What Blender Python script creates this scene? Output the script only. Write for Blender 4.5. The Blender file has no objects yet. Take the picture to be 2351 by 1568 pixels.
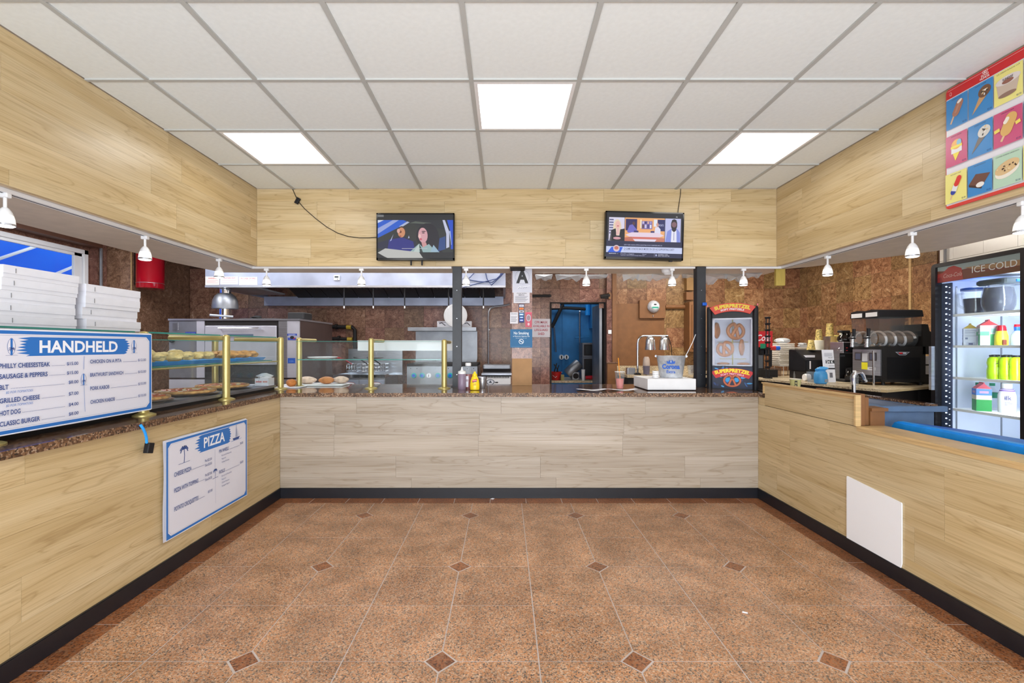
import bpy, bmesh, math, random
from math import pi, sin, cos, radians
from mathutils import Vector, Matrix
random.seed(7)
SC = bpy.context.scene
COL = SC.collection
# ------------------------------------------------------------------ camera, world, exposure
F = 1062.0; CX = 1158.0; CY = 795.0; CZ = 1.28          # focal length in pixels of a 2351 wide frame, vanishing point, eye height
cam = bpy.data.cameras.new('camera'); cam_o = bpy.data.objects.new('camera', cam); COL.objects.link(cam_o)
cam_o.location = (0, 0, CZ); cam_o.rotation_euler = (pi/2, 0, 0)
cam.sensor_fit = 'HORIZONTAL'; cam.sensor_width = 36.0; cam.lens = F/2351*36.0
cam.shift_x = (1175.5-CX)/2351; cam.shift_y = (CY-784)/2351
cam.clip_start = 0.02; cam.clip_end = 200
SC.camera = cam_o
SC.view_settings.view_transform = 'Standard'; SC.view_settings.look = 'None'
SC.view_settings.gamma = 1.0; SC.view_settings.use_curve_mapping = False
SC.view_settings.exposure = 0.0
try: SC.cycles.transparent_max_bounces = 32
except Exception: pass
W = bpy.data.worlds.new('daylight'); SC.world = W; W.use_nodes = True
bg = W.node_tree.nodes['Background']; bg.inputs[0].default_value = (0.86, 0.93, 1.0, 1); bg.inputs[1].default_value = 2.0
def area(name, loc, rot, sx, sy, power, col=(1, 1, 1)):
    l = bpy.data.lights.new(name, 'AREA'); l.shape = 'RECTANGLE'; l.size = sx; l.size_y = sy; l.energy = power; l.color = col
    o = bpy.data.objects.new(name, l); COL.objects.link(o); o.location = loc; o.rotation_euler = rot
    return o
PANEL = 6.5                                               # emission of the ceiling panels
area('kitchen_light_back', (-1.4, 5.15, 2.72), (0, 0, 0), 4.0, 0.45, 58, (0.93, 0.96, 1.0))
area('kitchen_light_range', (-1.6, 6.45, 2.25), (0, 0, 0), 2.6, 0.25, 11, (1.0, 0.93, 0.85))
area('kitchen_light_right', (2.7, 5.9, 2.70), (0, 0, 0), 1.8, 0.4, 62, (1.0, 0.93, 0.82))
area('kitchen_light_side', (3.55, 3.2, 2.70), (0, 0, 0), 0.3, 2.0, 26, (1.0, 0.92, 0.8))
area('kitchen_light_left', (-4.1, 4.2, 2.70), (0, 0, 0), 0.6, 2.2, 55, (0.93, 0.96, 1.0))
area('back_room_light', (1.2, 8.3, 2.5), (0, 0, 0), 1.0, 0.6, 7, (0.9, 0.95, 1.0))
area('doorway_daylight', (0.1, -2.45, 1.35), (pi/2, 0, 0), 4.2, 2.3, 58, (0.86, 0.92, 1.0))
area('ceiling_fill', (0.1, -2.05, 0.75), (radians(132), 0, 0), 4.4, 1.6, 215, (0.88, 0.94, 1.0))  # added fill lamp just inside the front, tilted up to brighten the ceiling
sun = bpy.data.lights.new('sun', 'SUN'); sun.energy = 5.0; sun.angle = 0.02; so = bpy.data.objects.new('sun', sun); COL.objects.link(so); so.rotation_euler = (0, radians(-55), 0)
# ------------------------------------------------------------------ helpers
def P(px, py, y): return Vector(((px-CX)*y/F, y, CZ+(CY-py)*y/F))
def X(px, y): return (px-CX)*y/F
def Zc(py, y): return CZ+(CY-py)*y/F
def lin(c):
    r = []
    for v in c[:3]:
        v = v/255.0
        r.append(v/12.92 if v <= 0.04045 else ((v+0.055)/1.055)**2.4)
    return (r[0], r[1], r[2], 1.0)
MATS = {}
def nt(name):
    m = bpy.data.materials.new(name); m.use_nodes = True
    t = m.node_tree; b = t.nodes['Principled BSDF']
    return m, t, b
def N(t, kind, **kw):
    n = t.nodes.new(kind)
    for k, v in kw.items():
        if k in n.inputs: n.inputs[k].default_value = v
        else: setattr(n, k, v)
    return n
def ramp(t, src, stops):
    r = t.nodes.new('ShaderNodeValToRGB'); e = r.color_ramp.elements
    while len(e) < len(stops): e.new(0.5)
    for i, (p, c) in enumerate(stops): e[i].position = p; e[i].color = lin(c) if len(c) == 3 else c
    t.links.new(src, r.inputs[0]); return r.outputs[0]
def mat(name, col, rough=0.5, metal=0.0, var=0.06, scale=12.0, bump=0.0, emit=None, estr=1.0, stretch=(1, 1, 1), coat=0.0, spec=0.5):
    if name in MATS: return MATS[name]
    m, t, b = nt(name); L = t.links.new
    b.inputs['Roughness'].default_value = rough; b.inputs['Metallic'].default_value = metal
    b.inputs['Specular IOR Level'].default_value = spec
    b.inputs['Coat Weight'].default_value = coat
    tc = N(t, 'ShaderNodeTexCoord'); mp = N(t, 'ShaderNodeMapping'); mp.inputs['Scale'].default_value = stretch
    L(tc.outputs['Object'], mp.inputs[0])
    n = N(t, 'ShaderNodeTexNoise', Scale=scale, Detail=4.0); L(mp.outputs[0], n.inputs['Vector'])
    c = lin(col)
    lo = tuple(max(0, v*(1-var*2)) for v in c[:3])+(1,); hi = tuple(min(1, v*(1+var*2)) for v in c[:3])+(1,)
    L(ramp(t, n.outputs[0], [(0.3, lo), (0.7, hi)]), b.inputs['Base Color'])
    if bump:
        bp = N(t, 'ShaderNodeBump', Strength=bump, Distance=0.003); L(n.outputs[0], bp.inputs['Height']); L(bp.outputs[0], b.inputs['Normal'])
    if emit:
        b.inputs['Emission Color'].default_value = lin(emit); b.inputs['Emission Strength'].default_value = estr
    MATS[name] = m; return m
def flat(col, emit=0.0, rough=0.55):
    k = 'print_%d_%d_%d_%g_%g' % (col[0], col[1], col[2], emit, rough)
    if k in MATS: return MATS[k]
    m, t, b = nt(k); b.inputs['Base Color'].default_value = lin(col); b.inputs['Roughness'].default_value = rough
    if emit:
        b.inputs['Base Color'].default_value = (0.01, 0.01, 0.01, 1)
        b.inputs['Emission Color'].default_value = lin(col); b.inputs['Emission Strength'].default_value = emit
    MATS[k] = m; return m
def glass(name, tint=(235, 245, 248), opacity=0.06, gl=0.35):
    if name in MATS: return MATS[name]
    m, t, b = nt(name); t.nodes.remove(b); L = t.links.new; out = t.nodes['Material Output']
    tr = N(t, 'ShaderNodeBsdfTransparent'); tr.inputs[0].default_value = lin(tint)
    gs = N(t, 'ShaderNodeBsdfGlossy'); gs.inputs['Roughness'].default_value = 0.03
    df = N(t, 'ShaderNodeBsdfDiffuse'); df.inputs[0].default_value = lin((225, 232, 236))
    lw = N(t, 'ShaderNodeLayerWeight'); lw.inputs[0].default_value = 0.5
    pw = N(t, 'ShaderNodeMath', operation='POWER'); pw.inputs[1].default_value = 4.5; L(lw.outputs['Facing'], pw.inputs[0])
    ma = N(t, 'ShaderNodeMath', operation='MULTIPLY_ADD'); ma.inputs[1].default_value = 0.7; ma.inputs[2].default_value = 0.08*gl; L(pw.outputs[0], ma.inputs[0])
    m1 = N(t, 'ShaderNodeMixShader'); L(ma.outputs[0], m1.inputs[0]); L(tr.outputs[0], m1.inputs[1]); L(gs.outputs[0], m1.inputs[2])
    m2 = N(t, 'ShaderNodeMixShader'); m2.inputs[0].default_value = opacity; L(m1.outputs[0], m2.inputs[1]); L(df.outputs[0], m2.inputs[2])
    L(m2.outputs[0], out.inputs[0]); MATS[name] = m; return m
def wood(name, base, dark, light, rough=0.34):
    m, t, b = nt(name); L = t.links.new
    tc = N(t, 'ShaderNodeTexCoord'); oi = N(t, 'ShaderNodeObjectInfo')
    mu = N(t, 'ShaderNodeMath', operation='MULTIPLY'); mu.inputs[1].default_value = 60.0; L(oi.outputs['Random'], mu.inputs[0])
    cb = N(t, 'ShaderNodeCombineXYZ'); L(mu.outputs[0], cb.inputs[0]); L(mu.outputs[0], cb.inputs[1]); L(mu.outputs[0], cb.inputs[2])
    ad = N(t, 'ShaderNodeVectorMath', operation='ADD'); L(tc.outputs['Object'], ad.inputs[0]); L(cb.outputs[0], ad.inputs[1])
    mp = N(t, 'ShaderNodeMapping'); mp.inputs['Scale'].default_value = (0.55, 1.0, 7.0); L(ad.outputs[0], mp.inputs[0])
    n1 = N(t, 'ShaderNodeTexNoise', Scale=1.4, Detail=3.0, Distortion=0.9); L(mp.outputs[0], n1.inputs['Vector'])
    wv = N(t, 'ShaderNodeMath', operation='MULTIPLY'); wv.inputs[1].default_value = 7.0; L(n1.outputs[0], wv.inputs[0])
    fr = N(t, 'ShaderNodeMath', operation='PINGPONG'); fr.inputs[1].default_value = 0.5; L(wv.outputs[0], fr.inputs[0])
    mp2 = N(t, 'ShaderNodeMapping'); mp2.inputs['Scale'].default_value = (1.3, 3.0, 110.0); L(ad.outputs[0], mp2.inputs[0])
    n2 = N(t, 'ShaderNodeTexNoise', Scale=1.6, Detail=5.0); L(mp2.outputs[0], n2.inputs['Vector'])
    n3 = N(t, 'ShaderNodeTexNoise', Scale=1.1, Detail=2.0); L(mp.outputs[0], n3.inputs['Vector'])
    c1 = ramp(t, n3.outputs[0], [(0.32, dark), (0.5, base), (0.68, light)])
    g1 = ramp(t, fr.outputs[0], [(0.0, (226, 220, 210)), (0.10, (250, 249, 247)), (0.5, (255, 255, 255))])
    g2 = ramp(t, n2.outputs[0], [(0.30, (232, 227, 219)), (0.55, (255, 255, 255))])
    x1 = N(t, 'ShaderNodeMix', data_type='RGBA', blend_type='MULTIPLY'); x1.inputs[0].default_value = 0.85
    L(c1, x1.inputs[6]); L(g1, x1.inputs[7])
    x2 = N(t, 'ShaderNodeMix', data_type='RGBA', blend_type='MULTIPLY'); x2.inputs[0].default_value = 0.8
    L(x1.outputs[2], x2.inputs[6]); L(g2, x2.inputs[7])
    hs = N(t, 'ShaderNodeHueSaturation'); L(x2.outputs[2], hs.inputs['Color'])
    ra = N(t, 'ShaderNodeMapRange'); ra.inputs['To Min'].default_value = 0.93; ra.inputs['To Max'].default_value = 1.06
    L(oi.outputs['Random'], ra.inputs[0]); L(ra.outputs[0], hs.inputs['Value'])
    L(hs.outputs[0], b.inputs['Base Color']); b.inputs['Roughness'].default_value = rough
    bp = N(t, 'ShaderNodeBump', Strength=0.12, Distance=0.002); L(n2.outputs[0], bp.inputs['Height']); L(bp.outputs[0], b.inputs['Normal'])
    MATS[name] = m; return m
def granite(name, cols, scale=150.0, rough=0.25, shift=0.05, coat=0.0):
    m, t, b = nt(name); L = t.links.new
    tc = N(t, 'ShaderNodeTexCoord'); ge = N(t, 'ShaderNodeNewGeometry')
    v = N(t, 'ShaderNodeTexVoronoi', Scale=scale); L(ge.outputs['Position'], v.inputs['Vector'])
    sp = N(t, 'ShaderNodeSeparateColor'); L(v.outputs['Color'], sp.inputs[0])
    c = ramp(t, sp.outputs[0], cols)
    n = N(t, 'ShaderNodeTexNoise', Scale=5.0, Detail=3.0); L(ge.outputs['Position'], n.inputs['Vector'])
    g = ramp(t, n.outputs[0], [(0.35, (205, 196, 186)), (0.65, (255, 250, 245))])
    x = N(t, 'ShaderNodeMix', data_type='RGBA', blend_type='MULTIPLY'); x.inputs[0].default_value = 0.8; L(c, x.inputs[6]); L(g, x.inputs[7])
    oi = N(t, 'ShaderNodeObjectInfo'); hs = N(t, 'ShaderNodeHueSaturation'); L(x.outputs[2], hs.inputs['Color'])
    ra = N(t, 'ShaderNodeMapRange'); ra.inputs['To Min'].default_value = 1-shift; ra.inputs['To Max'].default_value = 1+shift
    L(oi.outputs['Random'], ra.inputs[0]); L(ra.outputs[0], hs.inputs['Value'])
    L(hs.outputs[0], b.inputs['Base Color']); b.inputs['Roughness'].default_value = rough; b.inputs['Coat Weight'].default_value = coat
    MATS[name] = m; return m
def marble(name, dark, mid, light, vein, scale=9.0, rough=0.28):
    m, t, b = nt(name); L = t.links.new
    ge = N(t, 'ShaderNodeNewGeometry'); oi = N(t, 'ShaderNodeObjectInfo')
    mu = N(t, 'ShaderNodeVectorMath', operation='SCALE'); cb = N(t, 'ShaderNodeCombineXYZ')
    L(oi.outputs['Random'], cb.inputs[0]); L(oi.outputs['Random'], cb.inputs[2]); L(cb.outputs[0], mu.inputs[0]); mu.inputs['Scale'].default_value = 30
    ad = N(t, 'ShaderNodeVectorMath', operation='ADD'); L(ge.outputs['Position'], ad.inputs[0]); L(mu.outputs[0], ad.inputs[1])
    n = N(t, 'ShaderNodeTexNoise', Scale=scale, Detail=6.0, Distortion=1.6, Roughness=0.65); L(ad.outputs[0], n.inputs['Vector'])
    c = ramp(t, n.outputs[0], [(0.3, dark), (0.48, mid), (0.62, light), (0.72, vein)])
    n2 = N(t, 'ShaderNodeTexNoise', Scale=scale*4.5, Detail=3.0, Distortion=2.5); L(ad.outputs[0], n2.inputs['Vector'])
    g = ramp(t, n2.outputs[0], [(0.36, (165, 155, 150)), (0.5, (240, 238, 236)), (0.64, (255, 255, 255))])
    x = N(t, 'ShaderNodeMix', data_type='RGBA', blend_type='MULTIPLY'); x.inputs[0].default_value = 0.9; L(c, x.inputs[6]); L(g, x.inputs[7])
    hs = N(t, 'ShaderNodeHueSaturation'); L(x.outputs[2], hs.inputs['Color'])
    ra = N(t, 'ShaderNodeMapRange'); ra.inputs['To Min'].default_value = 0.80; ra.inputs['To Max'].default_value = 1.25
    L(oi.outputs['Random'], ra.inputs[0]); wn = N(t, 'ShaderNodeTexWhiteNoise', noise_dimensions='1D'); L(oi.outputs['Random'], wn.inputs['W'])
    hr = N(t, 'ShaderNodeMapRange'); hr.inputs['To Min'].default_value = 0.488; hr.inputs['To Max'].default_value = 0.518; L(wn.outputs[0], hr.inputs[0]); L(hr.outputs[0], hs.inputs['Hue']); L(ra.outputs[0], hs.inputs['Value'])
    L(hs.outputs[0], b.inputs['Base Color']); b.inputs['Roughness'].default_value = rough
    MATS[name] = m; return m

class MB:
    """collects faces; build() links them as one mesh object"""
    def __init__(s): s.v = []; s.f = []; s.mi = []; s.cur = 0
    def add(s, vs, fs):
        b = len(s.v); s.v += [tuple(p) for p in vs]
        for f in fs: s.f.append([b+i for i in f]); s.mi.append(s.cur)
        return s
    def box(s, x0, y0, z0, x1, y1, z1):
        if x0 > x1: x0, x1 = x1, x0
        if y0 > y1: y0, y1 = y1, y0
        if z0 > z1: z0, z1 = z1, z0
        return s.add([(x0, y0, z0), (x1, y0, z0), (x1, y1, z0), (x0, y1, z0), (x0, y0, z1), (x1, y0, z1), (x1, y1, z1), (x0, y1, z1)],
                     [(0, 3, 2, 1), (4, 5, 6, 7), (0, 1, 5, 4), (1, 2, 6, 5), (2, 3, 7, 6), (3, 0, 4, 7)])
    def cbox(s, c, d): return s.box(c[0]-d[0]/2, c[1]-d[1]/2, c[2]-d[2]/2, c[0]+d[0]/2, c[1]+d[1]/2, c[2]+d[2]/2)
    def rbox(s, x0, y0, z0, x1, y1, z1, r=0.01, n=3):
        """box with rounded vertical edges and eased top and bottom"""
        pts = []
        for cx, cy, a in ((x1-r, y1-r, 0), (x0+r, y1-r, 1), (x0+r, y0+r, 2), (x1-r, y0+r, 3)):
            for i in range(n+1):
                t = (a+i/n)*pi/2; pts.append((cx+r*cos(t), cy+r*sin(t)))
        e = min(r*0.4, (z1-z0)*0.3); mx, my = (x0+x1)/2, (y0+y1)/2
        def ins(p): return (p[0]+(mx-p[0])*e/max(abs(x1-x0)/2, 1e-4), p[1]+(my-p[1])*e/max(abs(y1-y0)/2, 1e-4))
        rings = [([ins(p) for p in pts], z0), (pts, z0+e), (pts, z1-e), ([ins(p) for p in pts], z1)]
        k = len(pts); vs = [(p[0], p[1], z) for ps, z in rings for p in ps]; fs = []
        for j in range(3):
            for i in range(k): a, b = j*k+i, j*k+(i+1) % k; fs.append((a, b, b+k, a+k))
        fs.append(tuple(range(k-1, -1, -1))); fs.append(tuple(range(3*k, 4*k)))
        return s.add(vs, fs)
    def prism(s, pts, z0, z1):
        k = len(pts); vs = [(x, y, z0) for x, y in pts]+[(x, y, z1) for x, y in pts]
        fs = [tuple(range(k-1, -1, -1)), tuple(range(k, 2*k))]+[(i, (i+1) % k, (i+1) % k+k, i+k) for i in range(k)]
        return s.add(vs, fs)
    def ext(s, pts, y0, y1):
        """outline in x-z pushed along y"""
        k = len(pts); vs = [(x, y0, z) for x, z in pts]+[(x, y1, z) for x, z in pts]
        fs = [tuple(range(k)), tuple(range(2*k-1, k-1, -1))]+[(i, i+k, (i+1) % k+k, (i+1) % k) for i in range(k)]
        return s.add(vs, fs)
    def extx(s, pts, x0, x1):
        """outline in y-z pushed along x"""
        k = len(pts); vs = [(x0, y, z) for y, z in pts]+[(x1, y, z) for y, z in pts]
        fs = [tuple(range(k-1, -1, -1)), tuple(range(k, 2*k))]+[(i, (i+1) % k, (i+1) % k+k, i+k) for i in range(k)]
        return s.add(vs, fs)
    def lathe(s, prof, c=(0, 0, 0), n=20, axis='z', cap=True):
        """prof: (radius, height) from bottom to top"""
        vs = []; c = Vector(c)
        for r, h in prof:
            for i in range(n):
                a = 2*pi*i/n; q = (r*cos(a), r*sin(a), h)
                if axis == 'x': q = (h, r*cos(a), r*sin(a))
                if axis == 'y': q = (r*sin(a), h, r*cos(a))
                vs.append(c+Vector(q))
        fs = []
        for j in range(len(prof)-1):
            for i in range(n): a, b = j*n+i, j*n+(i+1) % n; fs.append((a, b, b+n, a+n))
        if cap: fs.append(tuple(range(n-1, -1, -1))); fs.append(tuple(range((len(prof)-1)*n, len(prof)*n)))
        return s.add(vs, fs)
    def tube(s, pts, r, n=8, closed=False):
        pts = [Vector(p) for p in pts]; k = len(pts); vs = []; up = Vector((0, 0, 1)); prev = None
        for i, p in enumerate(pts):
            if closed: d = pts[(i+1) % k]-pts[i-1]
            else: d = pts[min(i+1, k-1)]-pts[max(i-1, 0)]
            d.normalize()
            if prev is None: a = d.cross(up if abs(d.z) < 0.9 else Vector((1, 0, 0))).normalized()
            else: a = (prev-d*prev.dot(d)).normalized()
            prev = a; b = d.cross(a); rr = r[i] if isinstance(r, (list, tuple)) else r
            for j in range(n): t = 2*pi*j/n; vs.append(p+a*cos(t)*rr+b*sin(t)*rr)
        fs = []
        for i in range(k if closed else k-1):
            for j in range(n): a, b = i*n+j, i*n+(j+1) % n; c2, d2 = ((i+1) % k)*n+j, ((i+1) % k)*n+(j+1) % n; fs.append((a, b, d2, c2))
        if not closed: fs.append(tuple(range(n-1, -1, -1))); fs.append(tuple(range((k-1)*n, k*n)))
        return s.add(vs, fs)
    def blob(s, c, r, seed=0, amp=0.15, n=10, m=7):
        rnd = random.Random(seed); ph = [rnd.uniform(0, 6) for _ in range(6)]; vs = []; c = Vector(c)
        for j in range(m+1):
            th = pi*j/m
            for i in range(n):
                a = 2*pi*i/n; q = 1+amp*(sin(3*a+ph[0]+2*th)+sin(2*a+4*th+ph[1])*0.7+sin(5*th+ph[2])*0.5)*sin(th)
                vs.append(c+Vector((r[0]*sin(th)*cos(a)*q, r[1]*sin(th)*sin(a)*q, r[2]*cos(th)*q)))
        fs = []
        for j in range(m):
            for i in range(n): a, b = j*n+i, j*n+(i+1) % n; fs.append((a, a+n, b+n, b))
        return s.add(vs, fs)
    def sheet(s, fn, nu, nv, th=0.0):
        """grid surface fn(u,v)->point, with thickness along its z if given"""
        vs = [fn(i/nu, j/nv) for j in range(nv+1) for i in range(nu+1)]; w = nu+1
        fs = [(j*w+i, j*w+i+1, (j+1)*w+i+1, (j+1)*w+i) for j in range(nv) for i in range(nu)]
        return s.add(vs, fs)
    def build(s, name, m, parent=None, smooth=False, bevel=0.0, loc=None):
        me = bpy.data.meshes.new(name); me.from_pydata(s.v, [], s.f)
        ms = m if isinstance(m, (list, tuple)) else [m]
        for q in ms: me.materials.append(q)
        if len(ms) > 1: me.polygons.foreach_set('material_index', [min(i, len(ms)-1) for i in s.mi])
        bm = bmesh.new(); bm.from_mesh(me)
        bmesh.ops.remove_doubles(bm, verts=bm.verts, dist=1e-6)
        bmesh.ops.recalc_face_normals(bm, faces=bm.faces)
        if bevel: bmesh.ops.bevel(bm, geom=[e for e in bm.edges if len(e.link_faces) == 2 and e.calc_face_angle(0) > 0.6], offset=bevel, segments=2, affect='EDGES', clamp_overlap=True)
        if smooth:
            for f in bm.faces: f.smooth = True
            for e in bm.edges:
                if len(e.link_faces) == 2 and e.calc_face_angle(0) > 0.7: e.smooth = False
        bm.to_mesh(me); bm.free()
        o = bpy.data.objects.new(name, me); COL.objects.link(o)
        if parent is not None: o.parent = parent
        if loc is not None: o.location = loc
        return o
FULL = set()
def tag(o, label, cat, group=None):
    o['label'] = label; o['category'] = cat
    if group: o['group'] = group
    return o
def T(name, label, cat, loc=(0, 0, 0), rz=0.0, group=None, rot=None):
    o = bpy.data.objects.new(name, None); COL.objects.link(o); o.empty_display_size = 0.05
    o.location = loc; o.rotation_euler = rot if rot else (0, 0, rz)
    return tag(o, label, cat, group)
def S(o): o['kind'] = 'structure'; return o
def dup(root, loc, rz=None, label=None, group=None):
    r = root.copy(); COL.objects.link(r); r.location = loc
    if rz is not None: r.rotation_euler = (0, 0, rz)
    if label: r['label'] = label
    if group: r['group'] = group
    for ch in list(root.children):
        c = ch.copy(); COL.objects.link(c); c.parent = r
        for g in list(ch.children):
            d = g.copy(); COL.objects.link(d); d.parent = c
    return r
TXT = {}
def glyphs(s, bold):
    k = (s, bold)
    if k not in TXT:
        cu = bpy.data.curves.new('t', 'FONT'); cu.body = s; cu.size = 1.0; cu.offset = bold; cu.resolution_u = 3
        o = bpy.data.objects.new('t', cu); COL.objects.link(o)
        me = bpy.data.meshes.new_from_object(o)
        vs = [tuple(v.co) for v in me.vertices]; fs = [tuple(p.vertices) for p in me.polygons]
        bpy.data.objects.remove(o); bpy.data.curves.remove(cu); bpy.data.meshes.remove(me)
        TXT[k] = (vs, fs)
    return TXT[k]
class Print:
    """flat artwork: u to the right, v up, on the plane o,U,V; each layer a hair prouder than the last"""
    def __init__(s, o, U, V, step=0.00035, emit=0.0, rough=0.55):
        s.o = Vector(o); s.U = Vector(U); s.V = Vector(V); s.Nn = s.U.cross(s.V).normalized(); s.h = 0.0; s.step = step
        s.v = []; s.f = []; s.mi = []; s.ms = []; s.emit = emit; s.rough = rough
    def _c(s, col):
        m = flat(col, s.emit, s.rough)
        if m not in s.ms: s.ms.append(m)
        return s.ms.index(m)
    def put(s, uv, fs, col):
        s.h += s.step; b = len(s.v); k = s._c(col)
        s.v += [tuple(s.o+s.U*u+s.V*v+s.Nn*s.h) for u, v in uv]
        for f in fs: s.f.append([b+i for i in f]); s.mi.append(k)
    def rect(s, u0, v0, u1, v1, col): s.put([(u0, v0), (u1, v0), (u1, v1), (u0, v1)], [(0, 1, 2, 3)], col)
    def poly(s, pts, col): s.put(pts, [tuple(range(len(pts)))], col)
    def ell(s, cu, cv, ru, rv, col, n=20, rot=0.0):
        s.put([(cu+ru*cos(2*pi*i/n)*cos(rot)-rv*sin(2*pi*i/n)*sin(rot), cv+ru*cos(2*pi*i/n)*sin(rot)+rv*sin(2*pi*i/n)*cos(rot)) for i in range(n)], [tuple(range(n))], col)
    def line(s, pts, w, col):
        for (a, b), (c, d) in zip(pts, pts[1:]):
            l = math.hypot(c-a, d-b) or 1e-6; nx, ny = -(d-b)/l*w/2, (c-a)/l*w/2
            s.put([(a+nx, b+ny), (a-nx, b-ny), (c-nx, d-ny), (c+nx, d+ny)], [(0, 1, 2, 3)], col); s.h -= s.step
        s.h += s.step
    def text(s, txt, u, v, size, col, width=None, align='l', bold=0.0, arc=None, slant=0.0):
        """u,v: baseline start (or centre / end); width: stretch to this width; arc: radius of curved baseline"""
        vs, fs = glyphs(txt, bold)
        if not vs: return
        x0 = min(p[0] for p in vs); x1 = max(p[0] for p in vs); hgt = 0.70
        sy = size/hgt; sx = sy if width is None else width/max(x1-x0, 1e-4); w = (x1-x0)*sx
        off = {'l': 0, 'c': -w/2, 'r': -w}[align]; out = []
        for p in vs:
            a = (p[0]-x0)*sx+off; b = p[1]*sy; a += b*slant
            if arc: t = a/arc; out.append((u+(arc+b)*sin(t), v-arc+(arc+b)*cos(t)))
            else: out.append((u+a, v+b))
        s.put(out, fs, col)
    def build(s, name, parent=None):
        me = bpy.data.meshes.new(name); me.from_pydata(s.v, [], s.f)
        for m in s.ms: me.materials.append(m)
        me.polygons.foreach_set('material_index', s.mi)
        o = bpy.data.objects.new(name, me); COL.objects.link(o)
        if parent is not None: o.parent = parent
        return o
# ------------------------------------------------------------------ materials
M_wood = wood('oak_laminate', (206, 183, 141), (195, 170, 125), (214, 194, 156), 0.30)
M_woodg = wood('pale_oak_laminate', (176, 163, 148), (165, 151, 135), (188, 176, 163), 0.42)
M_trim = mat('oak_edging', (204, 172, 122), 0.4, var=0.08, scale=3, stretch=(2, 2, 30))
M_under = mat('painted_underside', (208, 192, 174), 0.5, var=0.03)
M_black = mat('black_plastic', (20, 20, 25), 0.5, spec=0.35)
M_blackm = mat('matte_black', (26, 24, 25), 0.6)
M_base = mat('black_vinyl_base', (24, 25, 32), 0.35)
M_dpost = mat('charcoal_steel', (44, 46, 52), 0.45, var=0.1)
M_white = mat('white_plastic', (238, 238, 240), 0.35, var=0.01)
M_whitem = mat('matte_white', (236, 236, 238), 0.75, var=0.015)
M_paper = mat('white_card', (232, 232, 240), 0.8, var=0.02)
M_tile_c = mat('ceiling_board', (238, 244, 245), 0.9, var=0.012, scale=40, bump=0.15)
M_tee = mat('painted_tee', (186, 188, 186), 0.6, var=0.01)
M_panel = mat('light_diffuser', (250, 250, 250), 0.6, var=0.0, emit=(255, 253, 248), estr=PANEL)
M_steel = mat('brushed_steel', (190, 192, 200), 0.3, 0.9, var=0.06, scale=5, stretch=(1, 1, 14))
M_steeld = mat('dull_steel', (150, 152, 158), 0.42, 0.8, var=0.1, scale=4)
M_hood = mat('hood_steel', (158, 164, 184), 0.42, 0.5, var=0.14, scale=2.2)
M_oven = mat('oven_steel', (204, 202, 212), 0.4, 0.45, var=0.06, scale=4)
M_chrome = mat('chrome', (225, 228, 235), 0.08, 1.0, var=0.02)
M_alu = mat('aluminium', (200, 202, 206), 0.25, 0.95, var=0.1, scale=20, stretch=(1, 1, 6))
M_brass = mat('brass_tube', (198, 182, 118), 0.38, 0.6, var=0.06, scale=6)
M_glass = glass('clear_glass', (251, 254, 254), 0.015, 0.12)
M_gedge = mat('green_glass_edge', (70, 150, 140), 0.15, var=0.02)
M_clear = glass('clear_plastic', (246, 247, 249), 0.10, 0.2)
M_smoke = glass('smoky_plastic', (214, 204, 196), 0.07, 0.2)
M_film = glass('crumpled_film', (232, 232, 236), 0.42, 0.5)
M_floor = granite('floor_granite', [(0.0, (80, 76, 76)), (0.16, (134, 112, 94)), (0.33, (184, 131, 89)), (0.62, (200, 145, 104)), (0.83, (178, 158, 138)), (0.96, (216, 180, 150))], 200, 0.4)
M_floord = granite('dark_border_granite', [(0.0, (84, 58, 44)), (0.3, (136, 84, 52)), (0.65, (166, 104, 62)), (0.9, (152, 112, 84))], 150, 0.33)
M_grout = mat('floor_grout', (190, 178, 172), 0.8)
M_counter = granite('polished_brown_granite', [(0.0, (44, 33, 28)), (0.3, (86, 60, 44)), (0.6, (120, 86, 60)), (0.85, (150, 120, 92)), (0.97, (172, 148, 126))], 130, 0.1, coat=0.3)
M_mpink = marble('rose_marble', (98, 64, 52), (142, 102, 86), (164, 124, 106), (196, 166, 150))
M_mbrown = marble('brown_marble', (106, 72, 48), (154, 114, 80), (180, 142, 104), (206, 176, 140), 9)
M_mgrout = mat('dark_grout', (84, 58, 48), 0.8)
M_dark = mat('dark_void', (34, 28, 27), 0.8)
M_brownp = mat('brown_paint', (128, 86, 50), 0.55, var=0.05)
M_card = mat('brown_cardboard', (176, 136, 96), 0.85, var=0.04)
M_cedge = granite('honed_granite_edge', [(0.0, (54, 42, 34)), (0.3, (98, 70, 50)), (0.6, (130, 96, 68)), (0.85, (156, 126, 98)), (0.97, (176, 154, 134))], 130, 0.5)
M_lam = granite('speckled_laminate', [(0.0, (150, 132, 104)), (0.4, (204, 190, 160)), (1.0, (224, 212, 186))], 90, 0.35)
M_lamedge = mat('laminate_edge', (190, 164, 120), 0.5)
M_bluewall = mat('blue_painted_wall', (46, 128, 190), 0.6, var=0.12, scale=3)
M_bluep = mat('blue_plastic', (34, 150, 236), 0.4)
M_blued = mat('deep_blue_plastic', (18, 92, 200), 0.4)
M_red = mat('red_paint', (176, 12, 34), 0.18, coat=0.4, var=0.02)
M_kceil = mat('kitchen_ceiling', (205, 198, 188), 0.9)
M_bulb = mat('lamp_lens', (255, 255, 255), 0.4, var=0, emit=(255, 250, 244), estr=7.0)
M_frost = mat('frosted_shade', (240, 240, 240), 0.35, var=0, emit=(255, 250, 244), estr=0.55)
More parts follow.
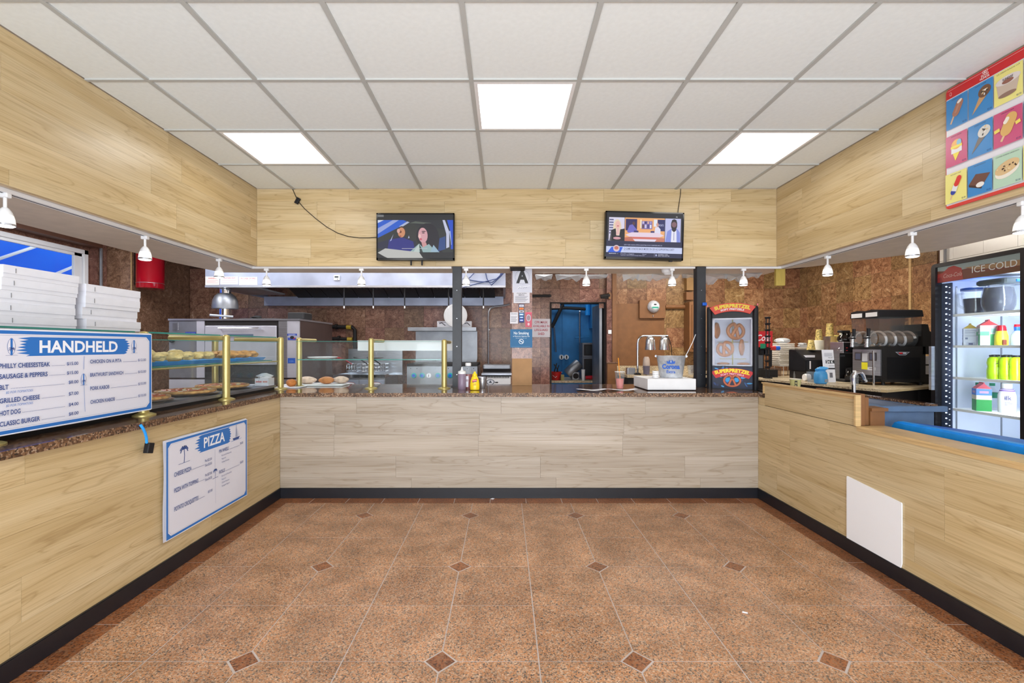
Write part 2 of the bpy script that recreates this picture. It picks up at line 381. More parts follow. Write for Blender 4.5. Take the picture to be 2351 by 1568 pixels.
# ------------------------------------------------------------------ the setting
ZC = 2.786; ZS = 2.0476; XL = -2.370; XR = 2.607; YB = 4.430     # ceiling, soffit underside, soffit faces
CL = -1.894; CR = 2.144; CB = 3.906; ZT = 0.888                  # counter faces, worktop height
YW = 7.30; WL = -5.30; WR = 4.66; YF = -2.5
FLX0, FLX1, FLY1 = -1.78, 2.03, 3.775
floor = S(MB().box(-6.6, YF, -0.06, 5.0, 10.2, -0.0018).build('floor', M_grout))
def clip_poly(pts, x0, x1, y0, y1):
    for ax, lim, sg in ((0, x0, 1), (0, x1, -1), (1, y0, 1), (1, y1, -1)):
        out = []
        for i in range(len(pts)):
            a, b = pts[i-1], pts[i]; da, db = (a[ax]-lim)*sg, (b[ax]-lim)*sg
            if (da >= 0) != (db >= 0): t = da/(da-db); out.append((a[0]+(b[0]-a[0])*t, a[1]+(b[1]-a[1])*t))
            if db >= 0: out.append(b)
        pts = out
        if len(pts) < 3: return []
    return pts
TX, TY, G = 0.40, 0.4055, 0.0028
gx0, gy0 = -1.06, 1.88
tm = {}
for i in range(-3, 9):
    for j in range(-7, 6):
        x0, y0 = gx0+i*TX, gy0+j*TY; x1, y1 = x0+TX, y0+TY; d = 0.066
        c = [((i) % 2 == 0 and (j) % 2 == 0), ((i+1) % 2 == 0 and j % 2 == 0), ((i+1) % 2 == 0 and (j+1) % 2 == 0), (i % 2 == 0 and (j+1) % 2 == 0)]
        a, b, e, f = x0+G, y0+G, x1-G, y1-G; pts = []
        pts += [(a, b+d), (a+d, b)] if c[0] else [(a, b)]
        pts += [(e-d, b), (e, b+d)] if c[1] else [(e, b)]
        pts += [(e, f-d), (e-d, f)] if c[2] else [(e, f)]
        pts += [(a+d, f), (a, f-d)] if c[3] else [(a, f)]
        pts = clip_poly(pts, FLX0, FLX1, -0.6, FLY1-G)
        if len(pts) < 3: continue
        cx = sum(p[0] for p in pts)/len(pts); cy = sum(p[1] for p in pts)/len(pts)
        key = tuple((round(p[0]-cx, 4), round(p[1]-cy, 4)) for p in pts)
        if key in tm: o = bpy.data.objects.new('tile', tm[key]); COL.objects.link(o); o.parent = floor; o.location = (cx, cy, 0)
        else: o = MB().prism([(p[0]-cx, p[1]-cy) for p in pts], -0.008, 0.0).build('tile', M_floor, floor, loc=(cx, cy, 0)); tm[key] = o.data
        o.location.z = random.uniform(-0.0005, 0.0005)
dm = None
for i in range(-2, 9, 2):
    for j in range(-6, 6, 2):
        x, y = gx0+i*TX, gy0+j*TY
        if not (FLX0 < x < FLX1 and -0.6 < y < FLY1): continue
        r = 0.0585
        if dm is None: o = MB().prism([(-r, 0), (0, -r), (r, 0), (0, r)], -0.008, 0.0005).build('diamond_tile', M_floord, floor, loc=(x, y, 0)); dm = o.data
        else: o = bpy.data.objects.new('diamond_tile', dm); COL.objects.link(o); o.parent = floor; o.location = (x, y, 0)
bmesh_cache = {}
def bord(x0, y0, x1, y1):
    k = (round(x1-x0, 3), round(y1-y0, 3)); c = ((x0+x1)/2, (y0+y1)/2)
    if k not in bmesh_cache: o = MB().box(-k[0]/2, -k[1]/2, -0.008, k[0]/2, k[1]/2, 0).build('border_tile', M_floord, floor, loc=(c[0], c[1], 0)); bmesh_cache[k] = o.data
    else: o = bpy.data.objects.new('border_tile', bmesh_cache[k]); COL.objects.link(o); o.parent = floor; o.location = (c[0], c[1], 0)
for k in range(14):
    y1 = 3.655-0.305*k
    bord(CL, y1-0.305+G, FLX0-G, y1-G); bord(FLX1+G, y1-0.305+G, CR, y1-G)
for k in range(14):
    x0 = CL+0.0+0.296*k
    if x0+0.03 < CR: bord(x0+G, FLY1+G, min(x0+0.296, CR)-G, CB)
for x0, x1, y0, y1 in ((CL, FLX0, 3.655, CB), (FLX1, CR, 3.655, CB)): bord(x0+G, y0+G, x1-G, FLY1-G)
# ceiling over the customer side: board tiles in a painted grid
ceiling = S(MB().box(-6.6, YF, ZC+0.02, 5.0, 10.2, ZC+0.08).build('ceiling', M_kceil))
gxs = [-0.187+0.61*k for k in range(-5, 7)]; gys = [2.01+0.61*k for k in range(-8, 5)]
tee = MB()
for x in gxs:
    if XL < x < XR: tee.box(x-0.0125, YF, ZC-0.004, x+0.0125, YB, ZC+0.02)
for y in gys:
    if y < YB: tee.box(XL, y-0.0105, ZC-0.003, XR, y+0.0105, ZC+0.02)
tee.build('ceiling_grid', M_tee, ceiling)
cells = {(2, 5): 'a', (3, 2): 'b', (3, 8): 'c', (0, 5): 'd', (-3, 2): 'e', (-3, 8): 'f'}
LIT = []; cm = {}
for ix in range(len(gxs)-1):
    for iy in range(len(gys)-1):
        x0, x1 = max(gxs[ix], XL), min(gxs[ix+1], XR); y0, y1 = max(gys[iy], YF), min(gys[iy+1], YB)
        if x1-x0 < 0.03 or y1-y0 < 0.05: continue
        yy = round((gys[iy]-2.01)/0.61)
        lit = (ix, yy) in ((5, 1), (2, 2), (8, 2), (5, -1), (2, -3), (8, -3))
        if lit: LIT.append((x0, y0, x1, y1)); continue
        k = (round(x1-x0-0.01, 3), round(y1-y0-0.01, 3)); c = ((x0+x1)/2, (y0+y1)/2, ZC+0.004+random.uniform(0, 0.0015))
        if k not in cm: o = MB().box(-k[0]/2, -k[1]/2, 0, k[0]/2, k[1]/2, 0.012).build('ceiling_tile', M_tile_c, ceiling, loc=c); cm[k] = o.data
        else: o = bpy.data.objects.new('ceiling_tile', cm[k]); COL.objects.link(o); o.parent = ceiling; o.location = c
names = {(-0.187, 2.62): 'middle square ceiling light panel, directly above and between the two televisions', (-0.187, 1.4): 'square ceiling light panel cut off by the top edge of the photo'}
for x0, y0, x1, y1 in LIT:
    cx, cy = (x0+x1)/2, (y0+y1)/2
    if cy < 0.9: lab = 'square ceiling light panel behind the viewer, %s side' % ('left' if cx < 0 else 'right')
    elif cy < 2.2: lab = 'square ceiling light panel cut off by the top edge of the photo'
    elif cx < -1: lab = 'bright square ceiling light panel nearest the left soffit'
    elif cx > 1: lab = 'square ceiling light panel nearest the right soffit'
    else: lab = 'middle square ceiling light panel, ahead between the two televisions'
    t = T('ceiling_light', lab, 'light', (cx, cy, ZC-0.003), group='square ceiling light panels')
    f = MB(); a = 0.293; b = 0.272
    for q in ((-a, -a, a, -b), (-a, b, a, a), (-a, -b, -b, b), (b, -b, a, b)): f.box(q[0], q[1], 0, q[2], q[3], 0.018)
    f.build('frame', M_white, t)
    MB().sheet(lambda u, v: (-b+2*b*u, -b+2*b*v, 0.006+0.004*(1-(2*u-1)**2)), 6, 2).build('diffuser', M_panel, t)
# soffit
def U(a, b): return [(XL-a, YF), (XL-a, YB+a), (XR+a, YB+a), (XR+a, YF)]
out = [(3.5, YF), (3.5, 3.74), (2.98, 4.48), (2.80, 4.62), (2.80, 5.0), (0.9, 4.90), (-2.95, 4.84), (-3.05, 4.25), (-3.05, YF)]
inn = [(XL-0.010, YF), (XL-0.010, YB+0.010), (XR+0.010, YB+0.010), (XR+0.010, YF)]
soffit = S(MB().prism(out+inn, ZS+0.004, ZC+0.02).build('soffit', M_under))
def planks(parent, o, ang, length, z0, z1, m, ph=0.18, seed=0, off=0.0, th=0.009):
    """rows of laminate boards; local x runs along the face, local -y looks into the room"""
    rnd = random.Random(seed); z = z1-off if off else z1; rows = []
    top = z1; h = off if off else ph
    while top > z0+0.01:
        rows.append((max(z0, top-h), top)); top -= h; h = ph
    dx, dy = cos(ang), sin(ang)
    for r, (a, b) in enumerate(rows):
        x = -rnd.uniform(0.1, 1.1)
        while x < length:
            p, q = max(0, x), min(length, x+1.22); x += 1.22
            if q-p < 0.03: continue
            mb = MB().box(0.0006, -th, 0.0003, q-p-0.0006, 0, b-a-0.0003)
            ob = mb.build('plank', m, parent, loc=(o[0]+dx*p, o[1]+dy*p, a)); ob.rotation_euler = (0, 0, ang)
planks(soffit, (XL, YB+0.0095), 0, XR-XL, ZS, ZC, M_wood, seed=3, off=0.12)
planks(soffit, (XL-0.0095, YF), pi/2, YB-YF, ZS, ZC, M_wood, seed=4, off=0.12)
planks(soffit, (XR+0.0095, YB), -pi/2, YB-YF, ZS, ZC, M_wood, seed=5, off=0.12)
MB().prism([(XL-0.012, YF), (XL-0.012, YB+0.012), (XR+0.012, YB+0.012), (XR+0.012, YF), (XR+0.03, YF), (XR+0.03, YB+0.03), (XL-0.03, YB+0.03), (XL-0.03, YF)], ZS-0.0, ZS+0.0035).build('edge_strip', M_trim, soffit)
# kitchen walls of marble tiles
def tile_wall(name, backing, origin, udir, length, ztiles, uoff, us, m, skip=(), th=0.012, tw=0.307, gap=0.0022, cut=None):
    w = S(backing); cache = {}
    ang = math.atan2(udir[1], udir[0]); n = 0
    for z0, z1 in zip(ztiles, ztiles[1:]):
        u = uoff
        while u < length:
            a, b = max(0, u), min(length, u+tw); u += tw
            if b-a < 0.02: continue
            cu, cz = (a+b)/2, (z0+z1)/2; bad = False
            for s0, s1, t0, t1 in skip:
                if a >= s0-0.001 and a < s1-0.01 and cz > t0 and cz < t1 and b <= s1+0.001: bad = True
                elif cz > t0 and cz < t1:
                    if a < s0 < b: b = s0
                    elif a < s1 < b: a = s1
            if bad or b-a < 0.02: continue
            zb = z0
            for s0, s1, t0, t1 in skip:
                if z0 < t1 < z1 and a >= s0-0.001 and b <= s1+0.001: zb = t1
            k = (round(b-a, 3), round(z1-zb, 3))
            loc = (origin[0]+udir[0]*a, origin[1]+udir[1]*a, zb)
            if k not in cache: o = MB().box(gap/2, -th, gap/2, k[0]-gap/2, 0, k[1]-gap/2).build('wall_tile', m, w, loc=loc); cache[k] = o.data
            else: o = bpy.data.objects.new('wall_tile', cache[k]); COL.objects.link(o); o.parent = w; o.location = loc
            o.rotation_euler = (0, 0, ang); n += 1
    return w
zt = [0.64, 0.95, 1.26, 1.57, 1.88, 2.19, 2.50]
DX0, DX1, DZ = 0.735, 1.574, 1.954
bk = MB(); bk.box(WL-0.3, YW, 0, DX0, YW+0.10, ZC).box(DX1, YW, 0, WR+0.1, YW+0.10, ZC).box(DX0, YW, DZ, DX1, YW+0.10, ZC)
xs0 = -4.965
tile_wall('wall_back', bk.build('wall_back', M_mgrout), (xs0, YW), (1, 0), WR-xs0, zt, (-3.114-xs0) % 0.307-0.307, 0, M_mpink, skip=((DX0-xs0, DX1-xs0, 0, DZ), (DX1-xs0+0.17, 99, 0, 3)))
wb = bpy.data.objects['wall_back']
# right part of the back wall: brown stone
r0 = DX1+0.17
tile_wall('wall_back_right', MB().box(r0, YW-0.012, 0.3, WR, YW-0.001, 2.7).build('wall_back_right', M_mgrout), (r0, YW-0.012), (1, 0), WR-r0, zt, -0.12, 0, M_mbrown)
tile_wall('wall_right', MB().box(WR, YF, 0, WR+0.1, YW+0.1, ZC).build('wall_right', M_mgrout), (WR, YW), (0, -1), YW-4.97, zt, -0.1, 0, M_mbrown)
wr = bpy.data.objects['wall_right']
MB().box(WR-0.020, 5.28, 0.9, WR-0.006, 5.31, 2.6).build('seam_trim', M_trim, wr)
# white subway tiles beyond the brown stone
sub = MB()
for r in range(4):
    z = 2.03+0.155*r; y = 4.93-(0.15 if r % 2 else 0)
    while y > 2.6: sub.box(WR-0.010, y-0.298, z, WR, min(y, 4.96), z+0.152); y -= 0.301
M_sub = mat('white_subway_tile', (236, 235, 232), 0.2, var=0.01)
k = 0
for r in range(4):
    z = 2.03+0.155*r; y = 4.94-(0.15 if r % 2 else 0)
    if r % 2: MB().box(0, -0.148, 0, 0.01, 0, 0.152).build('subway_tile', M_sub, wr, loc=(WR-0.010, 4.94, z))
    while y > 2.6:
        if k == 0: o = MB().box(0, -0.298, 0, 0.01, 0, 0.152).build('subway_tile', M_sub, wr, loc=(WR-0.010, y, z)); sm = o.data; k = 1
        else: o = bpy.data.objects.new('subway_tile', sm); COL.objects.link(o); o.parent = wr; o.location = (WR-0.010, y, z)
        y -= 0.301
MB().box(WR-0.004, YF, 0.0, WR-0.002, 4.955, 2.03).build('painted_lower_wall', M_whitem, wr)
S(MB().tube([(WR-0.03, 4.86, 0.95), (WR-0.03, 4.86, 2.7)], 0.012).build('trim_1', M_steeld))
# left wall with window, pilaster
WY0, WY1, WZ0, WZ1 = 3.2, 5.87, 1.35, 2.49
wl = MB().box(WL-0.10, YF, 0, WL, WY0, ZC).box(WL-0.10, WY1, 0, WL, YW+0.1, ZC).box(WL-0.10, WY0, 0, WL, WY1, WZ0).box(WL-0.10, WY0, WZ1, WL, WY1, ZC).build('wall_left', M_mpink)
S(wl)
for k, (y0, y1) in enumerate(((5.90, 6.015), (6.02, 6.15))): MB().box(WL, y0, 0.6, WL+0.015, y1, 2.7).build('stone_panel', M_mpink, wl)
MB().box(WL, 6.16, 0, xs0, YW, ZC).build('pilaster', M_mpink, wl)
MB().box(xs0-0.004, 6.150, 0, xs0+0.006, 6.162, ZC).build('corner_bead', M_trim, wl)
MB().box(WL, 3.0, 2.535, WL+0.16, 5.92, 2.64).build('roller_pelmet', mat('stained_wood', (92, 58, 42), 0.6), wl)
MB().tube([(WL+0.05, 6.02, 0.9), (WL+0.05, 6.02, 2.7)], 0.018).build('pipe', M_steeld, wl)
wi = MB(); wf = 0.05
wi.box(WL-0.06, WY0, WZ0, WL+0.02, WY0+wf, WZ1).box(WL-0.06, WY1-wf, WZ0, WL+0.02, WY1, WZ1).box(WL-0.06, WY0, WZ0, WL+0.02, WY1, WZ0+wf).box(WL-0.06, WY0, WZ1-wf, WL+0.02, WY1, WZ1)
win = S(wi.build('window_1', M_white)); fr = MB()
fr.box(WL-0.04, WY1-0.16, WZ0+wf, WL-0.005, WY1-wf-0.012, WZ1-wf).box(WL-0.04, WY0+wf, WZ1-wf-0.035, WL-0.005, WY1-wf, WZ1-wf)
fr.build('sash', M_white, win)
MB().box(WL-0.024, WY0+wf, WZ0+wf, WL-0.02, WY1-0.16, WZ1-wf-0.035).build('pane', M_glass, win)
# blue awning outside the window
aw = T('awning', 'bright blue awning with white ribs seen outside the left window', 'awning', (-7.0, 4.5, 0))
M_awn = mat('blue_canvas', (16, 126, 214), 0.7, var=0.02)
_t = M_awn.node_tree; _tl = N(_t, 'ShaderNodeBsdfTranslucent'); _tl.inputs[0].default_value = lin((10, 128, 214)); _mx = N(_t, 'ShaderNodeMixShader'); _mx.inputs[0].default_value = 0.6
_t.links.new(_t.nodes['Principled BSDF'].outputs[0], _mx.inputs[1]); _t.links.new(_tl.outputs[0], _mx.inputs[2]); _t.links.new(_mx.outputs[0], _t.nodes['Material Output'].inputs[0])
MB().extx([(-3.2, 1.70), (3.5, 1.70), (3.5, 3.6), (-3.2, 3.6)], -0.02, 0.0).build('canvas', M_awn, aw)
for k in range(6):
    y = -2.6+k*0.95
    MB().tube([(0.05, y-0.35, 1.72), (0.05, y-0.10, 2.05), (0.05, y+0.55, 2.42), (0.05, y+1.5, 2.95)], 0.022).build('rib', M_white, aw)
MB().box(-0.3, -3.5, 0, -0.1, 3.5, 1.72).build('valance', M_whitem, aw)
for s in (-3.3, 3.3): MB().tube([(0, s, 0), (0, s, 3.6)], 0.03).build('awning_post', M_white, aw)
S(MB().box(-12, -4, -0.08, -6.6, 11, -0.06).build('pavement', mat('pale_pavement', (190, 188, 182), 0.9)))
# storefront wall behind the viewer
S(MB().box(-6.6, YF-0.1, 0, -2.2, YF, ZC).box(2.4, YF-0.1, 0, 5.0, YF, ZC).box(-2.2, YF-0.1, 2.45, 2.4, YF, ZC).build('wall_front', M_whitem))
# back room behind the doorway
dr = S(MB().box(DX0-0.7, 9.2, 0, 2.9, 9.3, ZC).box(DX0-0.8, YW+0.1, 0, DX0-0.7, 9.3, ZC).box(2.8, YW+0.1, 0, 2.9, 9.3, ZC).build('wall_blue_back_room', M_bluewall))
for x in (0.45, 0.78, 1.15, 1.52, 1.9, 2.3): MB().box(x, 9.17, 0.3, x+0.03, 9.2, 2.6).build('batten', M_bluewall, dr)
d1 = S(MB().box(DX0-0.02, YW-0.018, 0, DX0+0.008, YW+0.12, DZ+0.02).box(DX1-0.008, YW-0.018, 0, DX1+0.02, YW+0.12, DZ+0.02).box(DX0, YW-0.018, DZ, DX1, YW+0.12, DZ+0.02).build('door_1', M_dark))
MB().box(DX1-0.07, YW+0.02, 0.0, DX1-0.03, YW+0.62, DZ-0.01).build('door_leaf', M_steeld, d1)
# brown painted chase beside the doorway and a dark hatch below
ch = S(MB().box(DX1+0.02, YW-0.10, 0, DX1+0.17, YW, ZC).build('trim_2', M_mpink))
MB().box(DX1+0.10, YW-0.13, 0.0, DX1+0.165, YW-0.10, 2.6).build('casing', M_brownp, ch)
MB().box(DX1+0.02, YW-0.14, 0.3, DX1+0.17, YW-0.10, 1.02).build('lower_board', M_brownp, ch)
MB().box(DX1+0.01, YW-0.15, 1.02, DX1+0.18, YW-0.10, 1.035).build('ledge', M_mpink, ch)
# ------------------------------------------------------------------ counters
lc = S(MB().box(CL-0.62, YF, 0, CL-0.0095, CB, ZT-0.035).build('counter_left', M_dark))
planks(lc, (CL-0.0095, YF), pi/2, CB-YF, 0.085, ZT-0.033, M_wood, seed=11, off=0.12)
bc = S(MB().box(CL-0.62, CB+0.0095, 0, CR+0.05, 4.72, ZT-0.035).build('counter_back', M_dark))
planks(bc, (CL, CB+0.0095), 0, CR-CL, 0.085, ZT-0.033, M_woodg, seed=12, off=0.145)
YS = 2.811; ZR1, ZR2 = 0.985, 0.797
rc = S(MB().box(CR+0.0095, YS, 0, CR+0.0115, 3.83, ZR1-0.012).box(CR+0.0095, YF, 0, CR+0.16, YS, ZR2-0.012).box(CR+0.0095, 3.82, 0, CR+0.10, 3.9, ZT-0.036).build('counter_right', M_dark))
planks(rc, (CR+0.0095, 3.83+0.08), -pi/2, 3.91-YF, 0.085, 0.79, M_wood, seed=13, off=0.10)
planks(rc, (CR+0.0095, 3.81), -pi/2, 3.81-YS, 0.7905, ZR1-0.012, M_wood, seed=14)
planks(rc, (CR+0.0095, 3.905), -pi/2, 0.095, 0.7905, ZT-0.034, M_wood, seed=15)
cp = MB()
cp.box(CR-0.016, YS, ZR1-0.012, CR+0.012, 3.83, ZR1).box(CR-0.006, YF, ZR2-0.012, CR+0.17, YS, ZR2).box(CR-0.020, YS-0.014, ZR2, CR+0.012, YS, ZR1).box(CR-0.006, 3.815, ZT+0.003, CR+0.012, 3.83, ZR1)
cp.box(CR-0.004, YS, ZR1-0.03, CR, 3.83, ZR1-0.012).box(CR-0.004, YF, ZR2-0.03, CR, YS, ZR2-0.012)
cp.build('edging', M_trim, rc)
tr3 = S(MB().rbox(CR+0.014, YS-0.010, ZR2+0.001, CR+0.044, YS+0.4, ZR1+0.006, 0.006).build('trim_3', M_brownp))
MB().box(CR+0.046, YS+0.01, ZR2+0.001, CR+0.078, YS+0.4, ZR1-0.018).build('second_board', M_brownp, tr3)
MB().box(CR+0.080, YS+0.0, 0.3, CR+0.168, YS+0.1, 0.885).box(CR+0.080, YS-0.012, 0.886, CR+0.18, YS+0.1, 0.905).build('end_block', M_brownp, tr3)
for nm, b in (('baseboard_left', (CL-0.005, YF, 0, CL+0.012, CB, 0.085)), ('baseboard_back', (CL, CB-0.012, 0, CR, CB+0.005, 0.085)), ('baseboard_right', (CR-0.012, YF, 0, CR+0.005, CB, 0.085))):
    S(MB().box(*b).build(nm, M_base, bevel=0.003))
# polished worktop, one L of stone
wt = MB().prism([(CL+0.028, YF), (CL+0.028, CB-0.052), (CL+0.055, CB-0.028), (CR+0.055, CB-0.028), (CR+0.055, 4.79), (CL-0.66, 4.79), (CL-0.66, YF)], ZT-0.033, ZT)
wo = wt.build('worktop', [M_counter, M_cedge])
for f in wo.data.polygons: f.material_index = 0 if abs(f.normal.z) > 0.5 else 1
tag(wo, 'polished speckled brown granite worktop along the left and back counters', 'worktop')
# steel posts carrying the soffit
for x0, lab in ((-0.500, 'charcoal square steel post left of the condiment bottles'), (1.852, 'charcoal square steel post directly left of the pretzel warmer')):
    t = T('support_post', lab, 'post', (x0+0.043, 4.49, ZT), group='charcoal posts on the back counter')
    MB().box(-0.043, -0.043, 0.008, 0.043, 0.043, ZS-ZT).build('shaft', M_dpost, t, bevel=0.003)
    MB().box(-0.055, -0.055, 0, 0.055, 0.055, 0.008).build('base_plate', M_dpost, t)
    for k in range(4): MB().lathe([(0.004, 0), (0.004, 0.003)], (0.0, -0.044, 0.12+0.27*k), 8, 'y').build('bolt', M_steel, t)
# marble pillar with its notices
pl = S(MB().box(0.074, 4.60, ZT+0.27, 0.277, 4.86, ZS).build('trim_4', M_mpink))
MB().box(0.078, 4.596, ZT+0.001, 0.274, 4.79, ZT+0.27).build('cardboard_panel', M_card, pl)
MB().box(0.06, 4.50, ZS-0.02, 0.20, 4.60, ZS).build('top_plate', M_dark, pl)
# timber strip hanging below the soffit on the right
tag(MB().box(-0.045, -0.015, -0.17, 0.045, 0.015, 0.001).build('timber_offcut', mat('yellow_pine', (196, 170, 84), 0.6, stretch=(20, 2, 1)), loc=(2.73, 4.585, ZS+0.003)), 'short yellow pine board hanging below the right end of the soffit', 'board')
# ------------------------------------------------------------------ lamp track and its heads
xt0, xt1, yt = -2.45, 2.69, 4.475
t = T('lamp_track', 'white lighting track running along under the wooden soffit', 'light track', (0, 0, ZS+0.003))
for b in ((xt0-0.02, YF, xt0+0.02, yt+0.016), (xt1-0.02, YF, xt1+0.02, yt+0.016), (xt0+0.02, yt-0.012, -0.510, yt+0.016), (-0.405, yt-0.012, 0.05, yt+0.016), (0.20, yt-0.012, 1.842, yt+0.016), (1.948, yt-0.012, xt1-0.02, yt+0.016)):
    MB().box(b[0], b[1], -0.020, b[2], b[3], 0).build('rail', M_white, t)
for x in (xt0, xt1): MB().box(x-0.004, YF, -0.0212, x+0.004, yt, -0.0195).build('slot', M_dark, t)
def head():
    t = T('track_lamp', 'x', 'lamp', (0, 0, ZS-0.017), group='white bell-shaped track lamps under the soffit')
    MB().rbox(-0.022, -0.014, -0.022, 0.022, 0.014, 0, 0.006).build('adapter', M_white, t)
    MB().tube([(0, 0, -0.02), (0, 0, -0.072)], 0.0075).build('stem', M_white, t)
    s = MB().lathe([(0.010, -0.070), (0.016, -0.076), (0.026, -0.092), (0.031, -0.108)], n=20).build('cap', M_white, t, smooth=True)
    s = MB().lathe([(0.031, -0.108), (0.0355, -0.126), (0.038, -0.148), (0.038, -0.152)], n=20, cap=False).build('shade', M_frost, t, smooth=True)
    MB().lathe([(0.0386, -0.150), (0.0392, -0.158), (0.0372, -0.160)], n=20, cap=False).build('ring', M_steel, t, smooth=True)
    MB().lathe([(0.034, -0.158), (0.030, -0.164), (0.006, -0.167)], n=16).build('bulb', M_bulb, t, smooth=True)
    return t
proto = head(); first = True
lamps = [(xt0, 2.27, 'large track lamp cut off by the left edge of the photo'), (xt0, 3.154, 'track lamp in front of the red tank'), (xt0, 3.972, 'track lamp in front of the left end of the exhaust hood'),
         (X(612, yt), yt, 'leftmost lamp on the back run of the track'), (X(830, yt), yt, 'track lamp just below and left of the left television'), (X(1070, yt), yt, 'track lamp directly right of the left charcoal post'),
         (X(1346, yt), yt, 'track lamp above the blue back-room doorway, left of the right television'), (X(1543, yt), yt, 'track lamp beside the white smoke detector'), (X(1707, yt), yt, 'track lamp above the pretzel warmer'),
         (xt1, 3.85, 'farther of the two whole lamps on the right track, above the coffee brewer'), (xt1, 3.05, 'nearer of the two whole lamps on the right track, left of the drinks fridge'), (xt1, 2.40, 'track lamp cut off by the right edge of the photo under the ice cream poster')]
for x, y, lab in lamps:
    if first: o = proto; o.location = (x, y, ZS-0.017); o['label'] = lab; first = False
    else: dup(proto, (x, y, ZS-0.017), label=lab)
t = T('smoke_detector', 'round white smoke detector under the soffit left of the right charcoal post', 'smoke detector', (X(1533, 4.62), 4.62, ZS+0.004))
MB().lathe([(0.0, -0.062), (0.028, -0.060), (0.040, -0.044), (0.055, -0.034), (0.060, -0.012), (0.060, 0.0)], n=24).build('housing', M_white, t, smooth=True)
MB().lathe([(0.063, -0.012), (0.063, 0.0)], n=24).build('base_ring', M_whitem, t)
# ------------------------------------------------------------------ televisions
def tv(name_label, cx, cz, w, h, rot):
    t = T('television', name_label, 'television', (cx, YB-0.065, cz), rot=rot, group='wall televisions')
    MB().rbox(-w/2, -0.028, -h/2, w/2, 0.02, h/2, 0.004).build('casing', M_black, t)
    b = 0.012
    f = MB(); f.box(-w/2, -0.033, -h/2, -w/2+b, -0.028, h/2).box(w/2-b, -0.033, -h/2, w/2, -0.028, h/2).box(-w/2, -0.033, h/2-b, w/2, -0.028, h/2).box(-w/2, -0.033, -h/2, w/2, -0.028, -h/2+0.02)
    f.build('bezel', mat('gloss_black', (16, 16, 18), 0.12), t)
    MB().box(-0.14, 0.02, -0.12, 0.14, 0.055, 0.12).build('wall_bracket', M_blackm, t)
    return t
w, h = 0.730, 0.440
t = tv('left wall television showing two people sitting in a car', X(954, YB-0.09), Zc(543.5, YB-0.09), w, h, (0.0, 0, 0))
p = Print((-w/2+0.012, -0.0300, -h/2+0.02), (1, 0, 0), (0, 0, 1), step=0.00006, emit=0.9); sw, sh = w-0.024, h-0.032
def R(a, b, c, d, col): p.rect(a*sw, b*sh, c*sw, d*sh, col)
def PO(pts, col): p.poly([(a*sw, b*sh) for a, b in pts], col)
def EL(a, b, c, d, col, rot=0.0): p.ell(a*sw, b*sh, c*sw, d*sh, col, 18, rot)
R(0, 0, 1, 1, (22, 22, 28)); R(0, 0.13, 1, 0.87, (40, 44, 44))
PO([(0, .46), (0, .87), (.4, .87), (.30, .72)], (26, 90, 205)); PO([(0, .55), (0, .68), (.2, .87), (.28, .87)], (150, 165, 220)); PO([(0, .80), (0, .87), (.08, .87)], (210, 218, 240))
PO([(.28, .72), (.42, .87), (.47, .87), (.33, .72)], (175, 185, 215)); PO([(.34, .87), (1, .87), (1, .62), (.55, .74)], (34, 36, 44)); PO([(.42, .80), (.62, .78), (.72, .80), (.5, .84)], (84, 92, 84))
PO([(0, .35), (.3, .50), (.5, .42), (.52, .13), (0, .22)], (26, 30, 60)); PO([(.13, .20), (.15, .42), (.33, .47), (.47, .38), (.50, .13), (.2, .13)], (34, 38, 128))
PO([(.16, .38), (.21, .55), (.18, .40)], (180, 190, 225)); EL(.32, .60, .055, .13, (60, 40, 30)); EL(.315, .585, .048, .115, (206, 140, 100)); EL(.30, .60, .018, .03, (120, 60, 40)); EL(.275, .62, .02, .05, (220, 170, 160)); EL(.30, .50, .015, .012, (150, 50, 60))
PO([(.40, .45), (.45, .70), (.43, .46)], (170, 180, 210)); EL(.47, .58, .06, .2, (44, 46, 44))
EL(.66, .50, .15, .30, (24, 20, 34)); PO([(.56, .30), (.80, .60), (.86, .13), (.6, .13)], (24, 20, 34)); EL(.600, .52, .062, .175, (214, 160, 168), 0.08); EL(.555, .50, .018, .05, (236, 190, 186)); PO([(.58, .36), (.64, .36), (.67, .20), (.60, .22)], (206, 150, 150))
EL(.605, .575, .02, .012, (60, 30, 44)); EL(.572, .43, .016, .022, (200, 80, 100)); EL(.61, .61, .03, .01, (40, 20, 30))
PO([(.42, .13), (.55, .33), (.60, .24), (.68, .32), (.78, .13)], (150, 178, 180)); PO([(.47, .13), (.55, .33), (.55, .13)], (190, 204, 200)); PO([(.55, .33), (.58, .22), (.60, .13), (.56, .13)], (50, 60, 60)); PO([(.70, .14), (.74, .30), (.82, .13)], (150, 180, 200))
PO([(.86, .87), (.89, .87), (.95, .60), (.95, .25), (.91, .22), (.91, .55)], (196, 200, 226)); PO([(.92, .87), (1, .87), (1, .2), (.97, .2), (.97, .55)], (24, 74, 200)); PO([(.95, .62), (.975, .3), (.98, .3), (.965, .62)], (170, 190, 235))
PO([(.82, .45), (.90, .5), (.90, .2), (.80, .15)], (40, 70, 130)); PO([(0, .12), (.10, .22), (.55, .13), (.6, .0), (.12, 0)], (190, 190, 186)); PO([(0, .0), (0, .10), (.13, 0)], (30, 30, 34)); R(.32, .21, .66, .22, (196, 196, 200)); R(.0, .94, .08, .99, (110, 112, 116))
p.build('screen', t)
for x in (-0.045, 0.058): MB().box(x-0.007, -0.012, -h/2-0.045, x+0.007, 0.0, -h/2+0.002).build('bracket_arm', M_black, t)
w, h = 0.735, 0.448
t = tv('right wall television showing a sports talk show, tilted slightly clockwise', X(1479, YB-0.09), Zc(541.5, YB-0.09), w, h, (0.0, radians(1.55), 0))
